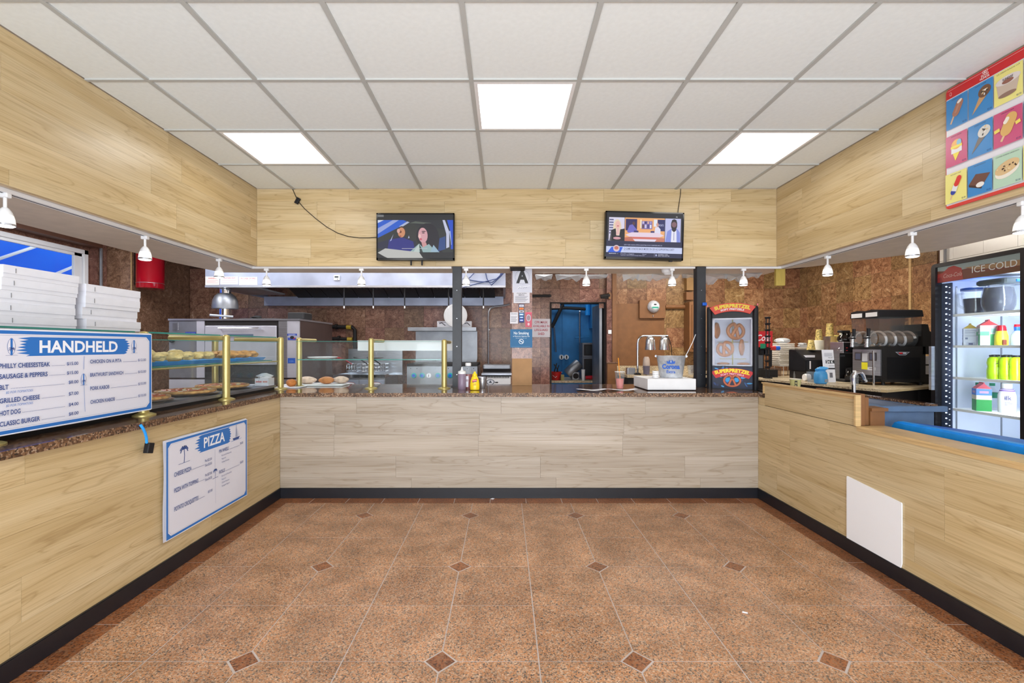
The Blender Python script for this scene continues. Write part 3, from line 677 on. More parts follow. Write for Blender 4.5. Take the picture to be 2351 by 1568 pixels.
p = Print((-w/2+0.012, -0.0300, -h/2+0.02), (1, 0, 0), (0, 0, 1), step=0.00006, emit=1.0); sw, sh = w-0.024, h-0.032
R(0, 0, 1, 1, (22, 24, 34)); R(0, 0, 1, .40, (26, 30, 66))
R(.03, .36, .235, .89, (214, 210, 232)); 
for k in range(6): R(.035, .82-.06*k, .09, .85-.06*k, (90, 90, 130))
EL(.14, .66, .055, .19, (226, 206, 178)); EL(.145, .72, .032, .09, (230, 180, 172)); PO([(.04, .36), (.06, .60), (.12, .64), (.13, .48), (.17, .48), (.18, .62), (.235, .64), (.235, .36)], (22, 20, 30)); PO([(.125, .50), (.135, .65), (.165, .65), (.17, .50)], (224, 180, 178)); EL(.14, .42, .05, .03, (206, 150, 160)); R(.055, .36, .06, .60, (150, 140, 150)); EL(.148, .695, .012, .01, (170, 50, 60))
R(.24, .36, .765, .89, (232, 168, 110)); R(.25, .60, .40, .86, (44, 34, 90)); R(.46, .64, .60, .82, (120, 100, 160)); R(.67, .60, .765, .86, (34, 38, 96)); R(.62, .70, .665, .86, (220, 224, 236)); R(.44, .66, .46, .85, (240, 220, 190))
for k in range(4): R(.47+.033*k, .66, .49+.033*k, .74, [(90, 60, 50), (210, 205, 230), (60, 60, 120), (225, 225, 240)][k]); R(.47+.033*k, .76, .49+.033*k, .81, [(200, 190, 220), (40, 40, 90), (210, 170, 150), (160, 150, 200)][k])
p.text('SPORTS', .68*sw, .71*sh, .022*sh*2, (200, 205, 240), width=.07*sw)
PO([(.27, .58), (.30, .72), (.34, .74), (.40, .62), (.40, .55), (.28, .55)], (110, 104, 190)); EL(.355, .76, .018, .04, (90, 60, 60)); PO([(.63, .54), (.64, .68), (.68, .70), (.71, .64), (.71, .54)], (220, 216, 236)); EL(.668, .745, .016, .04, (200, 150, 140)); R(.36, .55, .42, .60, (50, 40, 100)); R(.58, .55, .63, .60, (50, 44, 110))
PO([(.25, .50), (.33, .56), (.68, .56), (.76, .50), (.70, .46), (.30, .46)], (226, 206, 222)); PO([(.30, .46), (.70, .46), (.66, .41), (.35, .41)], (206, 110, 100)); PO([(.35, .41), (.66, .41), (.64, .36), (.38, .36)], (222, 214, 232)); PO([(.24, .36), (.24, .44), (.33, .46), (.37, .36)], (190, 110, 90)); PO([(.765, .36), (.765, .44), (.68, .46), (.64, .36)], (196, 120, 100))
R(.77, .36, .975, .89, (186, 188, 228)); PO([(.775, .36), (.80, .60), (.85, .66), (.93, .66), (.965, .58), (.972, .36)], (128, 140, 214)); PO([(.85, .36), (.855, .63), (.92, .63), (.925, .36)], (226, 226, 240)); EL(.887, .745, .042, .115, (66, 42, 52)); EL(.887, .755, .032, .06, (124, 88, 96)); PO([(.85, .73), (.862, .62), (.887, .585), (.912, .62), (.925, .73), (.887, .68)], (34, 24, 38)); PO([(.845, .78), (.86, .86), (.887, .88), (.915, .86), (.929, .78), (.887, .83)], (30, 22, 30)); R(.882, .40, .892, .58, (150, 150, 190))
R(0, .10, 1, .235, (196, 204, 236)); PO([(.02, .10), (.07, .22), (.22, .22), (.19, .10)], (40, 92, 214)); EL(.135, .19, .042, .075, (214, 190, 200)); EL(.135, .20, .028, .04, (196, 110, 90))
p.text('NEW YORK KNICKS AFTER & SHOOTING 74 PCT OVERTIME AND 3-0', .235*sw, .262*sh, .026*sh, (190, 194, 226), width=.50*sw)
p.text('Q GAME 5 KNICKS BACK MODE ON OR NO SUPPORTING CAST?', .235*sw, .165*sh, .045*sh, (70, 72, 110), width=.66*sw, bold=.01)
p.text('EYES WITH A COUNTER SERIES IN THE FINAL MINUTES OF GAME 3', .235*sw, .128*sh, .020*sh, (140, 146, 196), width=.45*sw)
p.text('BUSTOUTS', .04*sw, .062*sh, .022*sh, (214, 216, 236), width=.09*sw, bold=.02); p.text('4-1', .14*sw, .062*sh, .02*sh, (190, 190, 214)); p.text('Thunder v. Nuggets', .19*sw, .062*sh, .022*sh, (196, 198, 226), width=.18*sw); p.text('Tomorrow, 7:30 PM Tip Off of Sunday Action 2 EST', .19*sw, .03*sh, .022*sh, (196, 198, 226), width=.32*sw); p.text('Final', .48*sw, .062*sh, .02*sh, (196, 198, 226), width=.05*sw)
R(.635, .015, .637, .10, (190, 192, 220)); EL(.66, .055, .009, .025, (180, 186, 226)); p.text('THUNDER 27  YORK', .685*sw, .062*sh, .022*sh, (220, 220, 240), width=.13*sw); p.text('RESULT LEADS 3RD TIME', .685*sw, .032*sh, .022*sh, (220, 220, 240), width=.15*sw)
p.text('P1', .91*sw, .91*sh, .03*sh, (225, 225, 230)); p.build('screen', t)
MB().box(0.24, -0.03, -h/2-0.012, 0.27, -0.01, -h/2+0.002).build('sensor', M_black, t)
# cords
def cord(name, label, pts, r, m, cat='cord'):
    return tag(MB().tube(pts, r, 6).build(name, m, smooth=True), label, cat)
y = YB-0.008
pts = [P(px, py, y) for px, py in ((672, 434.5), (676, 444), (681, 455), (686, 464), (700, 480), (725, 502), (750, 521), (775, 535), (800, 543), (825, 546), (848, 546), (870, 544))]
t = T('power_cord', 'black power cord with a small adapter hanging from ceiling to left television', 'cord', pts[0])
L0 = Vector(t.location)
MB().tube([q-L0 for q in pts], 0.0035, 6).build('cable', M_black, t, smooth=True)
c = P(683, 461, y-0.012)-L0
o = MB().rbox(-0.018, -0.012, -0.03, 0.018, 0.012, 0.03, 0.006).build('adapter', M_black, t, loc=c); o.rotation_euler = (0, radians(28), 0)
cord('power_cord', 'thin black cord running from the ceiling down to the right television', [P(1563, 434, y), P(1562, 448, y), P(1559, 468, y), P(1556, 492, y-0.005)], 0.003, M_black)
# ------------------------------------------------------------------ ice cream poster on the right soffit
t = T('ice_cream_poster', 'glossy ice cream price poster with red header on the right soffit', 'poster', (XR-0.004, 2.722, 2.082))
PW, PH = 1.0, 0.698
def rr(w, h, r, n=5):
    out = []
    for cx, cy, a in ((w-r, h-r, 0), (r, h-r, 1), (r, r, 2), (w-r, r, 3)):
        for i in range(n+1): q = (a+i/n)*pi/2; out.append((cx+r*cos(q), cy+r*sin(q)))
    return out
MB().extx([(-a, b) for a, b in rr(PW, PH, 0.02)], -0.004, 0.0).build('board', flat((222, 60, 58), 0, 0.3), t)
p = Print((-0.0045, 0, 0), (0, -1, 0), (0, 0, 1), rough=0.3)
p.poly([(a+0.004, b+0.006) for a, b in rr(PW-0.008, PH-0.010, 0.018)], (236, 234, 242)); p.poly([(a+0.004, b+PH-0.058) for a, b in rr(PW-0.008, 0.054, 0.01)], (208, 34, 38)); p.rect(0.004, PH-0.058, PW-0.004, PH-0.03, (208, 34, 38)); p.rect(0.004, 0.006, PW-0.004, 0.018, (224, 70, 60))
p.line([(0.012, PH-0.012), (PW-0.012, PH-0.012)], 0.0015, (250, 220, 220))
p.ell(0.030, PH-0.034, 0.007, 0.010, (240, 200, 200)); p.ell(0.030, PH-0.034, 0.005, 0.008, (208, 34, 38)); p.ell(0.034, PH-0.042, 0.002, 0.004, (240, 200, 200))
hx = 0.225
for q in (-1, 1): p.ell(hx+q*0.006, PH-0.016, 0.010, 0.008, (250, 235, 235), 16, q*0.5); p.ell(hx+q*0.006, PH-0.016, 0.007, 0.0055, (208, 34, 38), 16, q*0.5); p.ell(hx+q*0.005, PH-0.016, 0.004, 0.003, (250, 235, 235), 12)
p.text('GOOD', hx, PH-0.039, 0.012, (250, 235, 235), width=0.040, align='c', bold=0.02); p.text('HUMOR', hx, PH-0.054, 0.012, (250, 235, 235), width=0.050, align='c', bold=0.02)
blue, pinkc, yel, grn = (62, 140, 206), (206, 84, 128), (240, 232, 140), (186, 216, 192)
cols = [(0.008, 0.133), (0.139, 0.268), (0.274, 0.410), (0.416, 0.552), (0.558, 0.70), (0.706, 0.85), (0.856, 0.99)]
rows = [(0.458, 0.632), (0.238, 0.418), (0.026, 0.198)]
grid = [[(blue, 'bar'), (blue, 'nutcone'), (yel, 'cup'), ((240, 238, 244), 'bar'), (blue, 'bar'), (pinkc, 'nutcone'), (yel, 'cup')],
        [(pinkc, 'snow'), (blue, 'cone'), (pinkc, 'crunch'), (blue, 'cone'), (grn, 'bar'), (yel, 'snow'), (blue, 'crunch')],
        [(yel, 'rocket'), (blue, 'sandwich'), (grn, 'cookie'), (yel, 'bar'), (pinkc, 'rocket'), (blue, 'cookie'), (grn, 'sandwich')]]
rnd = random.Random(5)
for r in range(3):
    for c in range(7):
        col, kind = grid[r][c]; u0, u1 = cols[c]; v0, v1 = rows[r]; p.rect(u0, v0, u1, v1, col); cu, cv = (u0+u1)/2, (v0+v1)/2
        h0 = p.h
        p.text({'bar': 'VANILLA BAR', 'nutcone': 'GIANT CONE', 'cup': 'ICE CREAM SUNDAE CUP', 'snow': 'SNOW CONE', 'cone': 'KING CONE', 'crunch': 'CRUNCH BAR', 'rocket': 'ROCKET POP', 'sandwich': 'SANDWICH', 'cookie': 'COOKIES SUNDAE SANDWICH'}[kind], cu, v1-0.014, 0.006, (60, 60, 80), width=0.06 if kind not in ('cup', 'cookie') else 0.11, align='c')
        p.text('$2.50', u1-0.006, v0+0.008, 0.008, (40, 60, 120), width=0.022, align='r')
        def cap(cu, cv, l, w, a, colr):
            dx, dy = sin(a)*l/2, cos(a)*l/2; p.line([(cu-dx, cv-dy), (cu+dx, cv+dy)], w, colr); p.ell(cu+dx, cv+dy, w/2, w/2, colr); p.ell(cu-dx, cv-dy, w/2, w/2, colr)
        if kind == 'bar': p.line([(cu-0.034, cv-0.06), (cu-0.016, cv-0.02)], 0.010, (222, 184, 150)); cap(cu+0.008, cv+0.018, 0.055, 0.040, 0.45, (176, 122, 100)); cap(cu+0.006, cv+0.018, 0.045, 0.012, 0.45, (190, 140, 118)); p.ell(cu+0.02, cv+0.05, 0.016, 0.008, (240, 236, 230), 12, 0.5)
        if kind in ('nutcone', 'cone'):
            p.poly([(cu-0.045, cv-0.07), (cu+0.002, cv+0.028), (cu+0.036, cv+0.008)], (206, 160, 110) if kind == 'nutcone' else (120, 112, 108)); p.ell(cu+0.022, cv+0.032, 0.034, 0.030, (120, 84, 60) if kind == 'nutcone' else (222, 220, 214), 18, 0.5)
            for k in range(9): a = rnd.uniform(0, 6.28); q = rnd.uniform(0, 0.022); p.ell(cu+0.024+q*cos(a), cv+0.036+q*sin(a), 0.007, 0.004, [(226, 200, 150), (70, 60, 54), (240, 236, 230)][k % 3], 8, a)
        if kind == 'cup': p.poly([(cu-0.046, cv-0.048), (cu-0.056, cv+0.02), (cu+0.056, cv+0.03), (cu+0.040, cv-0.045)], (206, 188, 172)); p.ell(cu-0.003, cv-0.046, 0.043, 0.012, (150, 120, 104)); p.ell(cu, cv+0.028, 0.060, 0.022, (226, 218, 216)); p.ell(cu, cv+0.020, 0.028, 0.011, (150, 100, 84)); p.text('SUNDAE', cu, cv+0.030, 0.010, (60, 40, 60), width=0.05, align='c', bold=0.02)
        if kind == 'snow': p.poly([(cu-0.004, cv-0.065), (cu-0.026, cv+0.0), (cu+0.032, cv+0.0)], (244, 224, 60)); p.rect(cu-0.028, cv-0.02, cu+0.034, cv+0.014, (232, 232, 236)); p.ell(cu+0.003, cv+0.028, 0.030, 0.028, (244, 180, 90)); p.ell(cu+0.018, cv+0.034, 0.014, 0.018, (130, 190, 220)); p.rect(cu-0.030, cv+0.008, cu+0.036, cv+0.022, (244, 226, 70))
        if kind == 'crunch': p.line([(cu-0.03, cv-0.065), (cu-0.012, cv-0.03)], 0.012, (226, 190, 150)); cap(cu+0.006, cv+0.012, 0.06, 0.056, 0.4, (224, 178, 104)); cap(cu-0.004, cv+0.034, 0.016, 0.020, 0.6, (246, 240, 226)); p.line([(cu-0.062, cv-0.005), (cu-0.035, cv+0.0)], 0.018, (240, 220, 100)); p.line([(cu+0.04, cv+0.0), (cu+0.062, cv+0.006)], 0.018, (240, 220, 100))
        if kind == 'rocket': p.line([(cu-0.03, cv-0.065), (cu-0.018, cv-0.03)], 0.008, (226, 190, 150)); cap(cu-0.010, cv-0.018, 0.02, 0.030, 0.45, (50, 70, 170)); p.line([(cu-0.010, cv-0.022), (cu+0.002, cv+0.008)], 0.030, (236, 236, 240)); cap(cu+0.014, cv+0.030, 0.034, 0.028, 0.45, (222, 50, 46))
        if kind == 'sandwich': p.poly([(cu-0.058, cv-0.018), (cu-0.02, cv+0.03), (cu+0.056, cv+0.014), (cu+0.014, cv-0.046)], (112, 72, 60)); p.poly([(cu-0.058, cv-0.018), (cu-0.056, cv-0.03), (cu+0.010, cv-0.058), (cu+0.014, cv-0.046)], (70, 44, 38)); p.ell(cu+0.004, cv-0.034, 0.022, 0.014, (240, 236, 232))
        if kind == 'cookie':
            p.ell(cu, cv-0.006, 0.060, 0.036, (240, 234, 220), 20, 0.3); p.ell(cu, cv+0.010, 0.060, 0.032, (222, 190, 140), 20, 0.3)
            for k in range(16): a = rnd.uniform(0, 6.28); p.ell(cu+rnd.uniform(0, 0.05)*cos(a), cv+0.008+rnd.uniform(0, 0.025)*sin(a), 0.005, 0.0035, [(60, 40, 34), (236, 214, 170)][k % 2], 7, a)
        p.h = h0+0.0012 if p.h > h0+0.0012 else p.h
        p.h = h0
p.build('print', t)
# ------------------------------------------------------------------ menu banners
navy, bl, pale = (44, 74, 140), (42, 112, 192), (222, 222, 234)
def banner_base(name, label, loc, ang, w, h):
    t = T(name, label, 'banner', loc, ang)
    def f(u, v): return (u*w, 0.004*sin(u*9)+0.003*sin(v*7+u*5), v*h)
    mb = MB(); mb.sheet(f, 16, 8); k = len(mb.v); mb.sheet(lambda u, v: (f(u, v)[0], f(u, v)[1]+0.002, f(u, v)[2]), 16, 8)
    mb.build('vinyl_sheet', flat((232, 232, 242)), t, smooth=True)
    p = Print((0, -0.0095, 0), (1, 0, 0), (0, 0, 1), step=0.00012, rough=0.5)
    p.rect(0.004, 0.004, w-0.004, h-0.004, (240, 242, 250)); p.rect(0.008, 0.008, w-0.008, h-0.008, bl)
    b = 0.022; r = 0.022
    q = [(b+r, b), (w-b-r, b), (w-b-r*0.5, b+r*0.5), (w-b, b+r), (w-b, h-b-r), (w-b-r*0.5, h-b-r*0.5), (w-b-r, h-b), (b+r, h-b), (b+r*0.5, h-b-r*0.5), (b, h-b-r), (b, b+r), (b+r*0.5, b+r*0.5)]
    p.poly(q, pale); q2 = [(0.006+a*(w-0.012)/w, 0.006+c*(h-0.012)/h) for a, c in q]; p.line(q2+[q2[0]], 0.0012, (150, 160, 190))
    return t, p
def brush(p, u0, u1, v0, v1):
    n = 14; pts = []; rnd = random.Random(int(u0*1000)); dv = v1-v0
    for i in range(n): v = v0+dv*i/(n-1); e = 0.022*sin(pi*i/(n-1)); pts.append((u1-0.02+e+(rnd.uniform(0.006, 0.022) if i % 2 else 0), v))
    for i in range(n): v = v1-dv*i/(n-1); e = 0.022*sin(pi*i/(n-1)); pts.append((u0+0.04-e-(rnd.uniform(0.015, 0.05) if i % 2 else 0), v))
    p.poly(pts, bl)
def surfboard(p, u, v, s=1.0):
    n = 16; o = [(u+0.017*s*sin(pi*i/n)**0.6*(1), v+0.075*s*(1-i/n)) for i in range(n+1)]+[(u-0.017*s*sin(pi*i/n)**0.6, v+0.075*s*(i/n)) for i in range(1, n)]
    p.poly(o, (110, 130, 180)); p.poly([(u+(a-u)*0.88, v+0.0375*s+(b-v-0.0375*s)*0.95) for a, b in o], pale)
    p.rect(u-0.004*s, v+0.002, u+0.005*s, v+0.072*s, bl)
    for a in (-2.6, -2.1, -1.2, -0.5, 0.0, 0.6, 1.8, 2.6): p.line([(u, v+0.030*s), (u+0.009*s*cos(a), v+0.030*s+0.007*s*sin(a)-0.001), (u+0.014*s*cos(a), v+0.026*s+0.008*s*sin(a))], 0.0022*s, navy)
    p.line([(u-0.024*s, v), (u+0.024*s, v+0.001)], 0.001, (110, 130, 180))
def palm(p, u, v, s):
    p.line([(u, v), (u+0.003*s, v+0.03*s), (u, v+0.06*s)], 0.004*s, navy)
    for a in (-0.4, 0.2, 0.9, 1.5, 2.2, 2.9, 3.6): p.line([(u, v+0.06*s), (u+0.016*s*cos(a), v+0.064*s+0.010*s*sin(a)), (u+0.026*s*cos(a), v+0.052*s+0.016*s*sin(a))], 0.005*s, navy)
    p.line([(u-0.035*s, v), (u+0.035*s, v+0.001)], 0.002, navy)
bw, bh = 0.94, 0.431
t, p = banner_base('handheld_menu_banner', 'white and blue HANDHELD menu banner on the left glass case', (-2.0, 2.615-bw, 0.921), pi/2, bw, bh)
du = bw-0.88
brush(p, du+0.17, du+0.705, 0.318, 0.398); p.text('HANDHELD', du+0.445, 0.3325, 0.051, (240, 242, 250), width=0.40, align='c', bold=0.03)
surfboard(p, du+0.132, 0.322, 0.95); surfboard(p, du+0.748, 0.322, 0.95)
p.line([(du+0.452, 0.312), (du+0.450, 0.25)], 0.0016, bl); surfboard(p, du+0.449, 0.175, 0.75); p.line([(du+0.45, 0.175), (du+0.455, 0.05)], 0.0016, bl)
for v, s, pr in ((0.272, 'PHILLY CHEESESTEAK', '$15.00'), (0.230, 'SAUSAGE & PEPPERS', '$15.00'), (0.187, 'BLT', '$8.00'), (0.134, 'GRILLED CHEESE', '$7.00'), (0.085, 'HOT DOG', '$4.00'), (0.042, 'CLASSIC BURGER', '$8.00')):
    wd = 0.0113*len(s); p.text(s, du+0.083, v, 0.0185, navy, width=wd, bold=0.018)
    a = du+0.083+wd+0.008
    while a < du+0.352: p.rect(a, v+0.001, a+0.0035, v+0.0027, navy); p.h -= p.step; a += 0.0062
    p.h += p.step*0.0
    p.text(pr, du+0.420, v+0.001, 0.0145, navy, width=0.056 if len(pr) > 5 else 0.048, align='r', bold=0.008)
for v in (0.170, 0.117): p.text('$2 FOR TOMATOES', du+0.106, v, 0.009, bl, width=0.105, slant=0.2)
for v, s, pr in ((0.277, 'CHICKEN ON A PITA', '$12.00'), (0.213, 'BRATWURST SANDWICH', '$15.00'), (0.148, 'PORK KABOB', '$10.00'), (0.083, 'CHICKEN KABOB', '$10.00')):
    wd = 0.0107*len(s); p.text(s, du+0.480, v, 0.0175, navy, width=wd, bold=0.014); p.rect(du+0.488+wd, v+0.001, du+0.762, v+0.0022, navy); p.text(pr, du+0.825, v+0.001, 0.0135, navy, width=0.055, align='r')
p.build('print', t)
bw, bh = 0.815, 0.560
t, p = banner_base('pizza_menu_banner', 'white and blue PIZZA menu banner on the left counter front', (CL+0.018, 2.545, 0.197), pi/2, bw, bh)
brush(p, 0.265, 0.60, 0.430, 0.535); p.text('PIZZA', 0.435, 0.4525, 0.062, (240, 242, 250), width=0.215, align='c', bold=0.02)
palm(p, 0.150, 0.405, 1.35)
p.poly([(0.63, 0.45), (0.64, 0.435), (0.70, 0.435), (0.715, 0.452)], navy); p.poly([(0.66, 0.456), (0.672, 0.53), (0.690, 0.456)], (176, 182, 206)); p.poly([(0.69, 0.456), (0.675, 0.525), (0.71, 0.458)], (206, 210, 226)); p.line([(0.61, 0.432), (0.735, 0.434)], 0.002, bl); p.line([(0.674, 0.45), (0.674, 0.538)], 0.002, navy)
p.line([(0.435, 0.42), (0.435, 0.30)], 0.0016, (150, 160, 190)); palm(p, 0.437, 0.235, 0.8); p.line([(0.437, 0.23), (0.440, 0.07)], 0.0016, (150, 160, 190))
for v, s, wd, prs in ((0.345, 'CHEESE PIZZA', 0.145, ('Pie $22.00', 'Slice $3.50')), (0.255, 'PIZZA WITH TOPPING', 0.205, ('Pie $27.00', 'Slice $4.50')), (0.150, 'POTATO CROQUETTES', 0.205, ('$7.00',))):
    p.text(s, 0.065, v, 0.024, navy, width=wd, bold=0.012); p.line([(0.07+wd, v+0.002), (0.33, v+0.002)], 0.0015, navy)
    if len(prs) == 2: p.text(prs[0], 0.400, v+0.016, 0.016, navy, width=0.066, align='r'); p.text(prs[1], 0.400, v-0.012, 0.016, navy, width=0.066, align='r')
    else: p.text(prs[0], 0.405, v+0.010, 0.016, navy, width=0.042, align='r')
for v, s, wd, subs in ((0.385, 'PIN WHEELS', 0.105, ('Broccoli & Mozzarella', 'Pepperoni', 'Chicken Parmesan')), (0.250, 'ROLLS', 0.06, ('Broccoli & Mozzarella', 'Pepperoni', 'Chicken Parmesan', 'Sausage & Peppers'))):
    p.text(s, 0.475, v, 0.022, navy, width=wd, bold=0.012); p.line([(0.482+wd, v+0.002), (0.705, v+0.002)], 0.0015, navy); p.text('$6.00', 0.750, v+0.006, 0.016, navy, width=0.036, align='r')
    for k, q in enumerate(subs): p.text(q, 0.50, v-0.026-0.022*k, 0.010, (96, 112, 160), width=0.0052*len(q))
p.build('print', t)
# plain white board on the right panel
t = tag(MB().extx([(-0.20, 0.0), (-0.20, 0.392), (-0.195, 0.396), (0.195, 0.362), (0.20, 0.357), (0.20, 0.035), (0.19, 0.0)], -0.006, 0.0).build('blank_board', mat('bright_white_board', (248, 249, 254), 0.4, var=0.005), loc=(CR-0.001, 2.689, 0.075)), 'blank white plastic board leaning on the right counter front', 'board')
t.scale = (1, -1, 1)
# blue extension cord end hanging below the worktop
t = T('extension_cord', 'bright blue extension cord end with black socket hanging from left worktop', 'cord', (CL+0.035, 2.50, 0.86))
def K(px, py, x): y = F*x/(px-CX); return Vector((x-t.location.x, y-t.location.y, Zc(py, y)-t.location.z))
MB().tube([K(322, 975, -1.862), K(328, 983, -1.855), K(333, 993, -1.853), K(336, 1004, -1.855), K(337, 1017, -1.86)], 0.0065, 8).build('cable', M_bluep, t, smooth=True)
c = K(342, 1028, -1.862); o = MB().rbox(-0.014, -0.020, -0.028, 0.014, 0.020, 0.026, 0.005).build('socket', M_black, t, loc=c); o.rotation_euler = (radians(-14), 0, 0)
# litter on the floor
tag(MB().prism([(0, 0), (0.022, -0.004), (0.03, 0.010), (0.012, 0.016), (0.004, 0.008)], 0, 0.004).build('paper_scrap', M_paper, loc=(X(1127, 3.88), 3.87, 0.0015)), 'tiny white scrap of paper against the back baseboard', 'litter')
tag(MB().prism([(0, 0), (0.022, -0.008), (0.026, -0.002), (0.006, 0.008)], 0, 0.003).build('paper_scrap', M_paper, loc=(X(1704, 2.22), 2.22, 0.0015)), 'tiny cream paper scrap lying on the floor tiles at right', 'litter')
# ------------------------------------------------------------------ exhaust hood
hx0, hx1, hy, hz = -3.75, 0.015, 5.80, 2.03
t = T('exhaust_hood', 'long stainless steel kitchen exhaust hood above the oven and range', 'range hood', (0, hy, hz))
MB().box(hx0, 0, 0, hx1, 0.03, 0.62).box(hx0, 0.03, 0, hx0+0.03, 1.48, 0.62).box(hx1-0.03, 0.03, 0, hx1, 1.48, 0.62).box(hx0, 0.03, 0.58, hx1, 1.48, 0.62).build('canopy', M_hood, t)
MB().box(hx0, -0.008, -0.012, hx1, 0.05, 0.012).build('lower_lip', M_steel, t)
MB().extx([(0.05, 0.0), (0.95, 0.0), (0.95, 0.02), (0.05, 0.02)], hx0+0.03, hx0+0.55).build('end_panel', M_steeld, t)
MB().box(hx0+0.03, 1.36, -0.12, hx1-0.03, 1.485, 0.02).build('rear_gutter', M_hood, t)
M_filt = mat('dark_filter', (40, 38, 38), 0.5, 0.5)
fm = None; k = 0; x = hx0+0.56
while x < hx1-0.2:
    mb = MB(); mb.add([(0, 0.75, 0.20), (0.225, 0.75, 0.20), (0.225, 1.36, 0.0), (0, 1.36, 0.0), (0, 0.75, 0.22), (0.225, 0.75, 0.22), (0.225, 1.36, 0.02), (0, 1.36, 0.02)], [(0, 3, 2, 1), (4, 5, 6, 7), (0, 1, 5, 4), (1, 2, 6, 5), (2, 3, 7, 6), (3, 0, 4, 7)])
    for q in range(4): mb.box(0.02+q*0.052, 0.9, 0.10, 0.045+q*0.052, 1.30, 0.145)
    if fm is None: o = mb.build('grease_filter', M_filt, t, loc=(x, 0, 0)); fm = o.data
    else: o = bpy.data.objects.new('grease_filter', fm); COL.objects.link(o); o.parent = t; o.location = (x, 0, 0)
    x += 0.235
for px in (790, 857, 929, 1030, 1110):
    X0 = X(px, 5.85); MB().tube([(X0, 0.05, 0.0), (X0, 0.05, -0.24)], 0.008).build('drop_rod', M_black, t); MB().tube([(X0, 0.05, -0.24), (X0, 0.05, -0.27)], 0.008).build('nozzle', M_white, t)
def card(name, label, cat, px0, px1, py0, py1, y, col=(228, 226, 230), lines=(), group=None, paint=None, th=0.004):
    """a flat sheet facing the customers, spanning the given picture box at depth y"""
    x0, x1, z1, z0 = X(px0, y), X(px1, y), Zc(py0, y), Zc(py1, y)
    t = T(name, label, cat, (x0, y, z0), group=group); w, h = x1-x0, z1-z0
    MB().box(0, -th, 0, w, 0, h).build('sheet', flat(col), t)
    p = Print((0, -th-0.0003, 0), (1, 0, 0), (0, 0, 1))
    for s, u, v, sz, cl, wd, al in lines: p.text(s, u*w, v*h, sz*h, cl, width=wd*w if wd else None, align=al, bold=0.012)
    if paint: paint(p, w, h)
    if p.v: p.build('print', t)
    return t
def notice(p, w, h):
    for k in range(3): p.rect(0.10*w, (0.25+0.14*k)*h, (0.9-0.15*(k % 2))*w, (0.27+0.14*k)*h, (206, 120, 120))
card('notice', 'cream notice with a red slogan on the hood, leftmost of three', 'notice', 472, 504, 635, 654.5, hy-0.001, (214, 200, 196), [('WARNING', 0.5, 0.72, 0.14, (196, 70, 70), 0.6, 'c')], 'notices on the hood', notice)
card('notice', 'white notice with red print, middle of three on the hood', 'notice', 506, 547, 635, 653.5, hy-0.001, (226, 216, 224), [('CAUTION HOT', 0.5, 0.74, 0.15, (196, 60, 70), 0.7, 'c')], 'notices on the hood', notice)
card('notice', 'white notice with red print, rightmost of three on the hood', 'notice', 549, 591, 636, 654.5, hy-0.001, (232, 226, 232), [('IN CASE OF FIRE', 0.5, 0.74, 0.15, (196, 60, 70), 0.8, 'c')], 'notices on the hood', notice)
t = T('kitchen_timer', 'small white digital timer stuck on the exhaust hood', 'timer', (X(774, hy), hy-0.009, Zc(638, hy)))
MB().rbox(-0.038, -0.012, -0.032, 0.038, 0.006, 0.032, 0.01).build('case', M_white, t); MB().box(-0.024, -0.0135, -0.002, 0.024, -0.012, 0.02).build('display', flat((60, 66, 70)), t); MB().lathe([(0.006, -0.014), (0.006, -0.011)], (0.012, 0, -0.018), 10, 'y').build('button', M_dark, t)
# tangled cables at the right end of the hood
rnd = random.Random(3); t = T('cable_bundle', 'tangle of dark blue cables hanging from the right end of the hood', 'cables', (X(1120, 5.75), 5.75, 2.14))
M_cab = mat('blue_cable', (44, 58, 104), 0.5)
for q in ([(1168, 614), (1150, 634), (1128, 655), (1118, 640), (1114, 622)], [(1170, 612), (1140, 640), (1100, 650), (1062, 660)], [(1152, 624), (1146, 636), (1130, 648), (1098, 646), (1062, 640)], [(1090, 625), (1080, 636), (1064, 650)]):
    MB().tube([P(a, b, 5.77+rnd.uniform(-0.03, 0.03))-t.location for a, b in q], 0.006, 6).build('cable', M_cab, t, smooth=True)
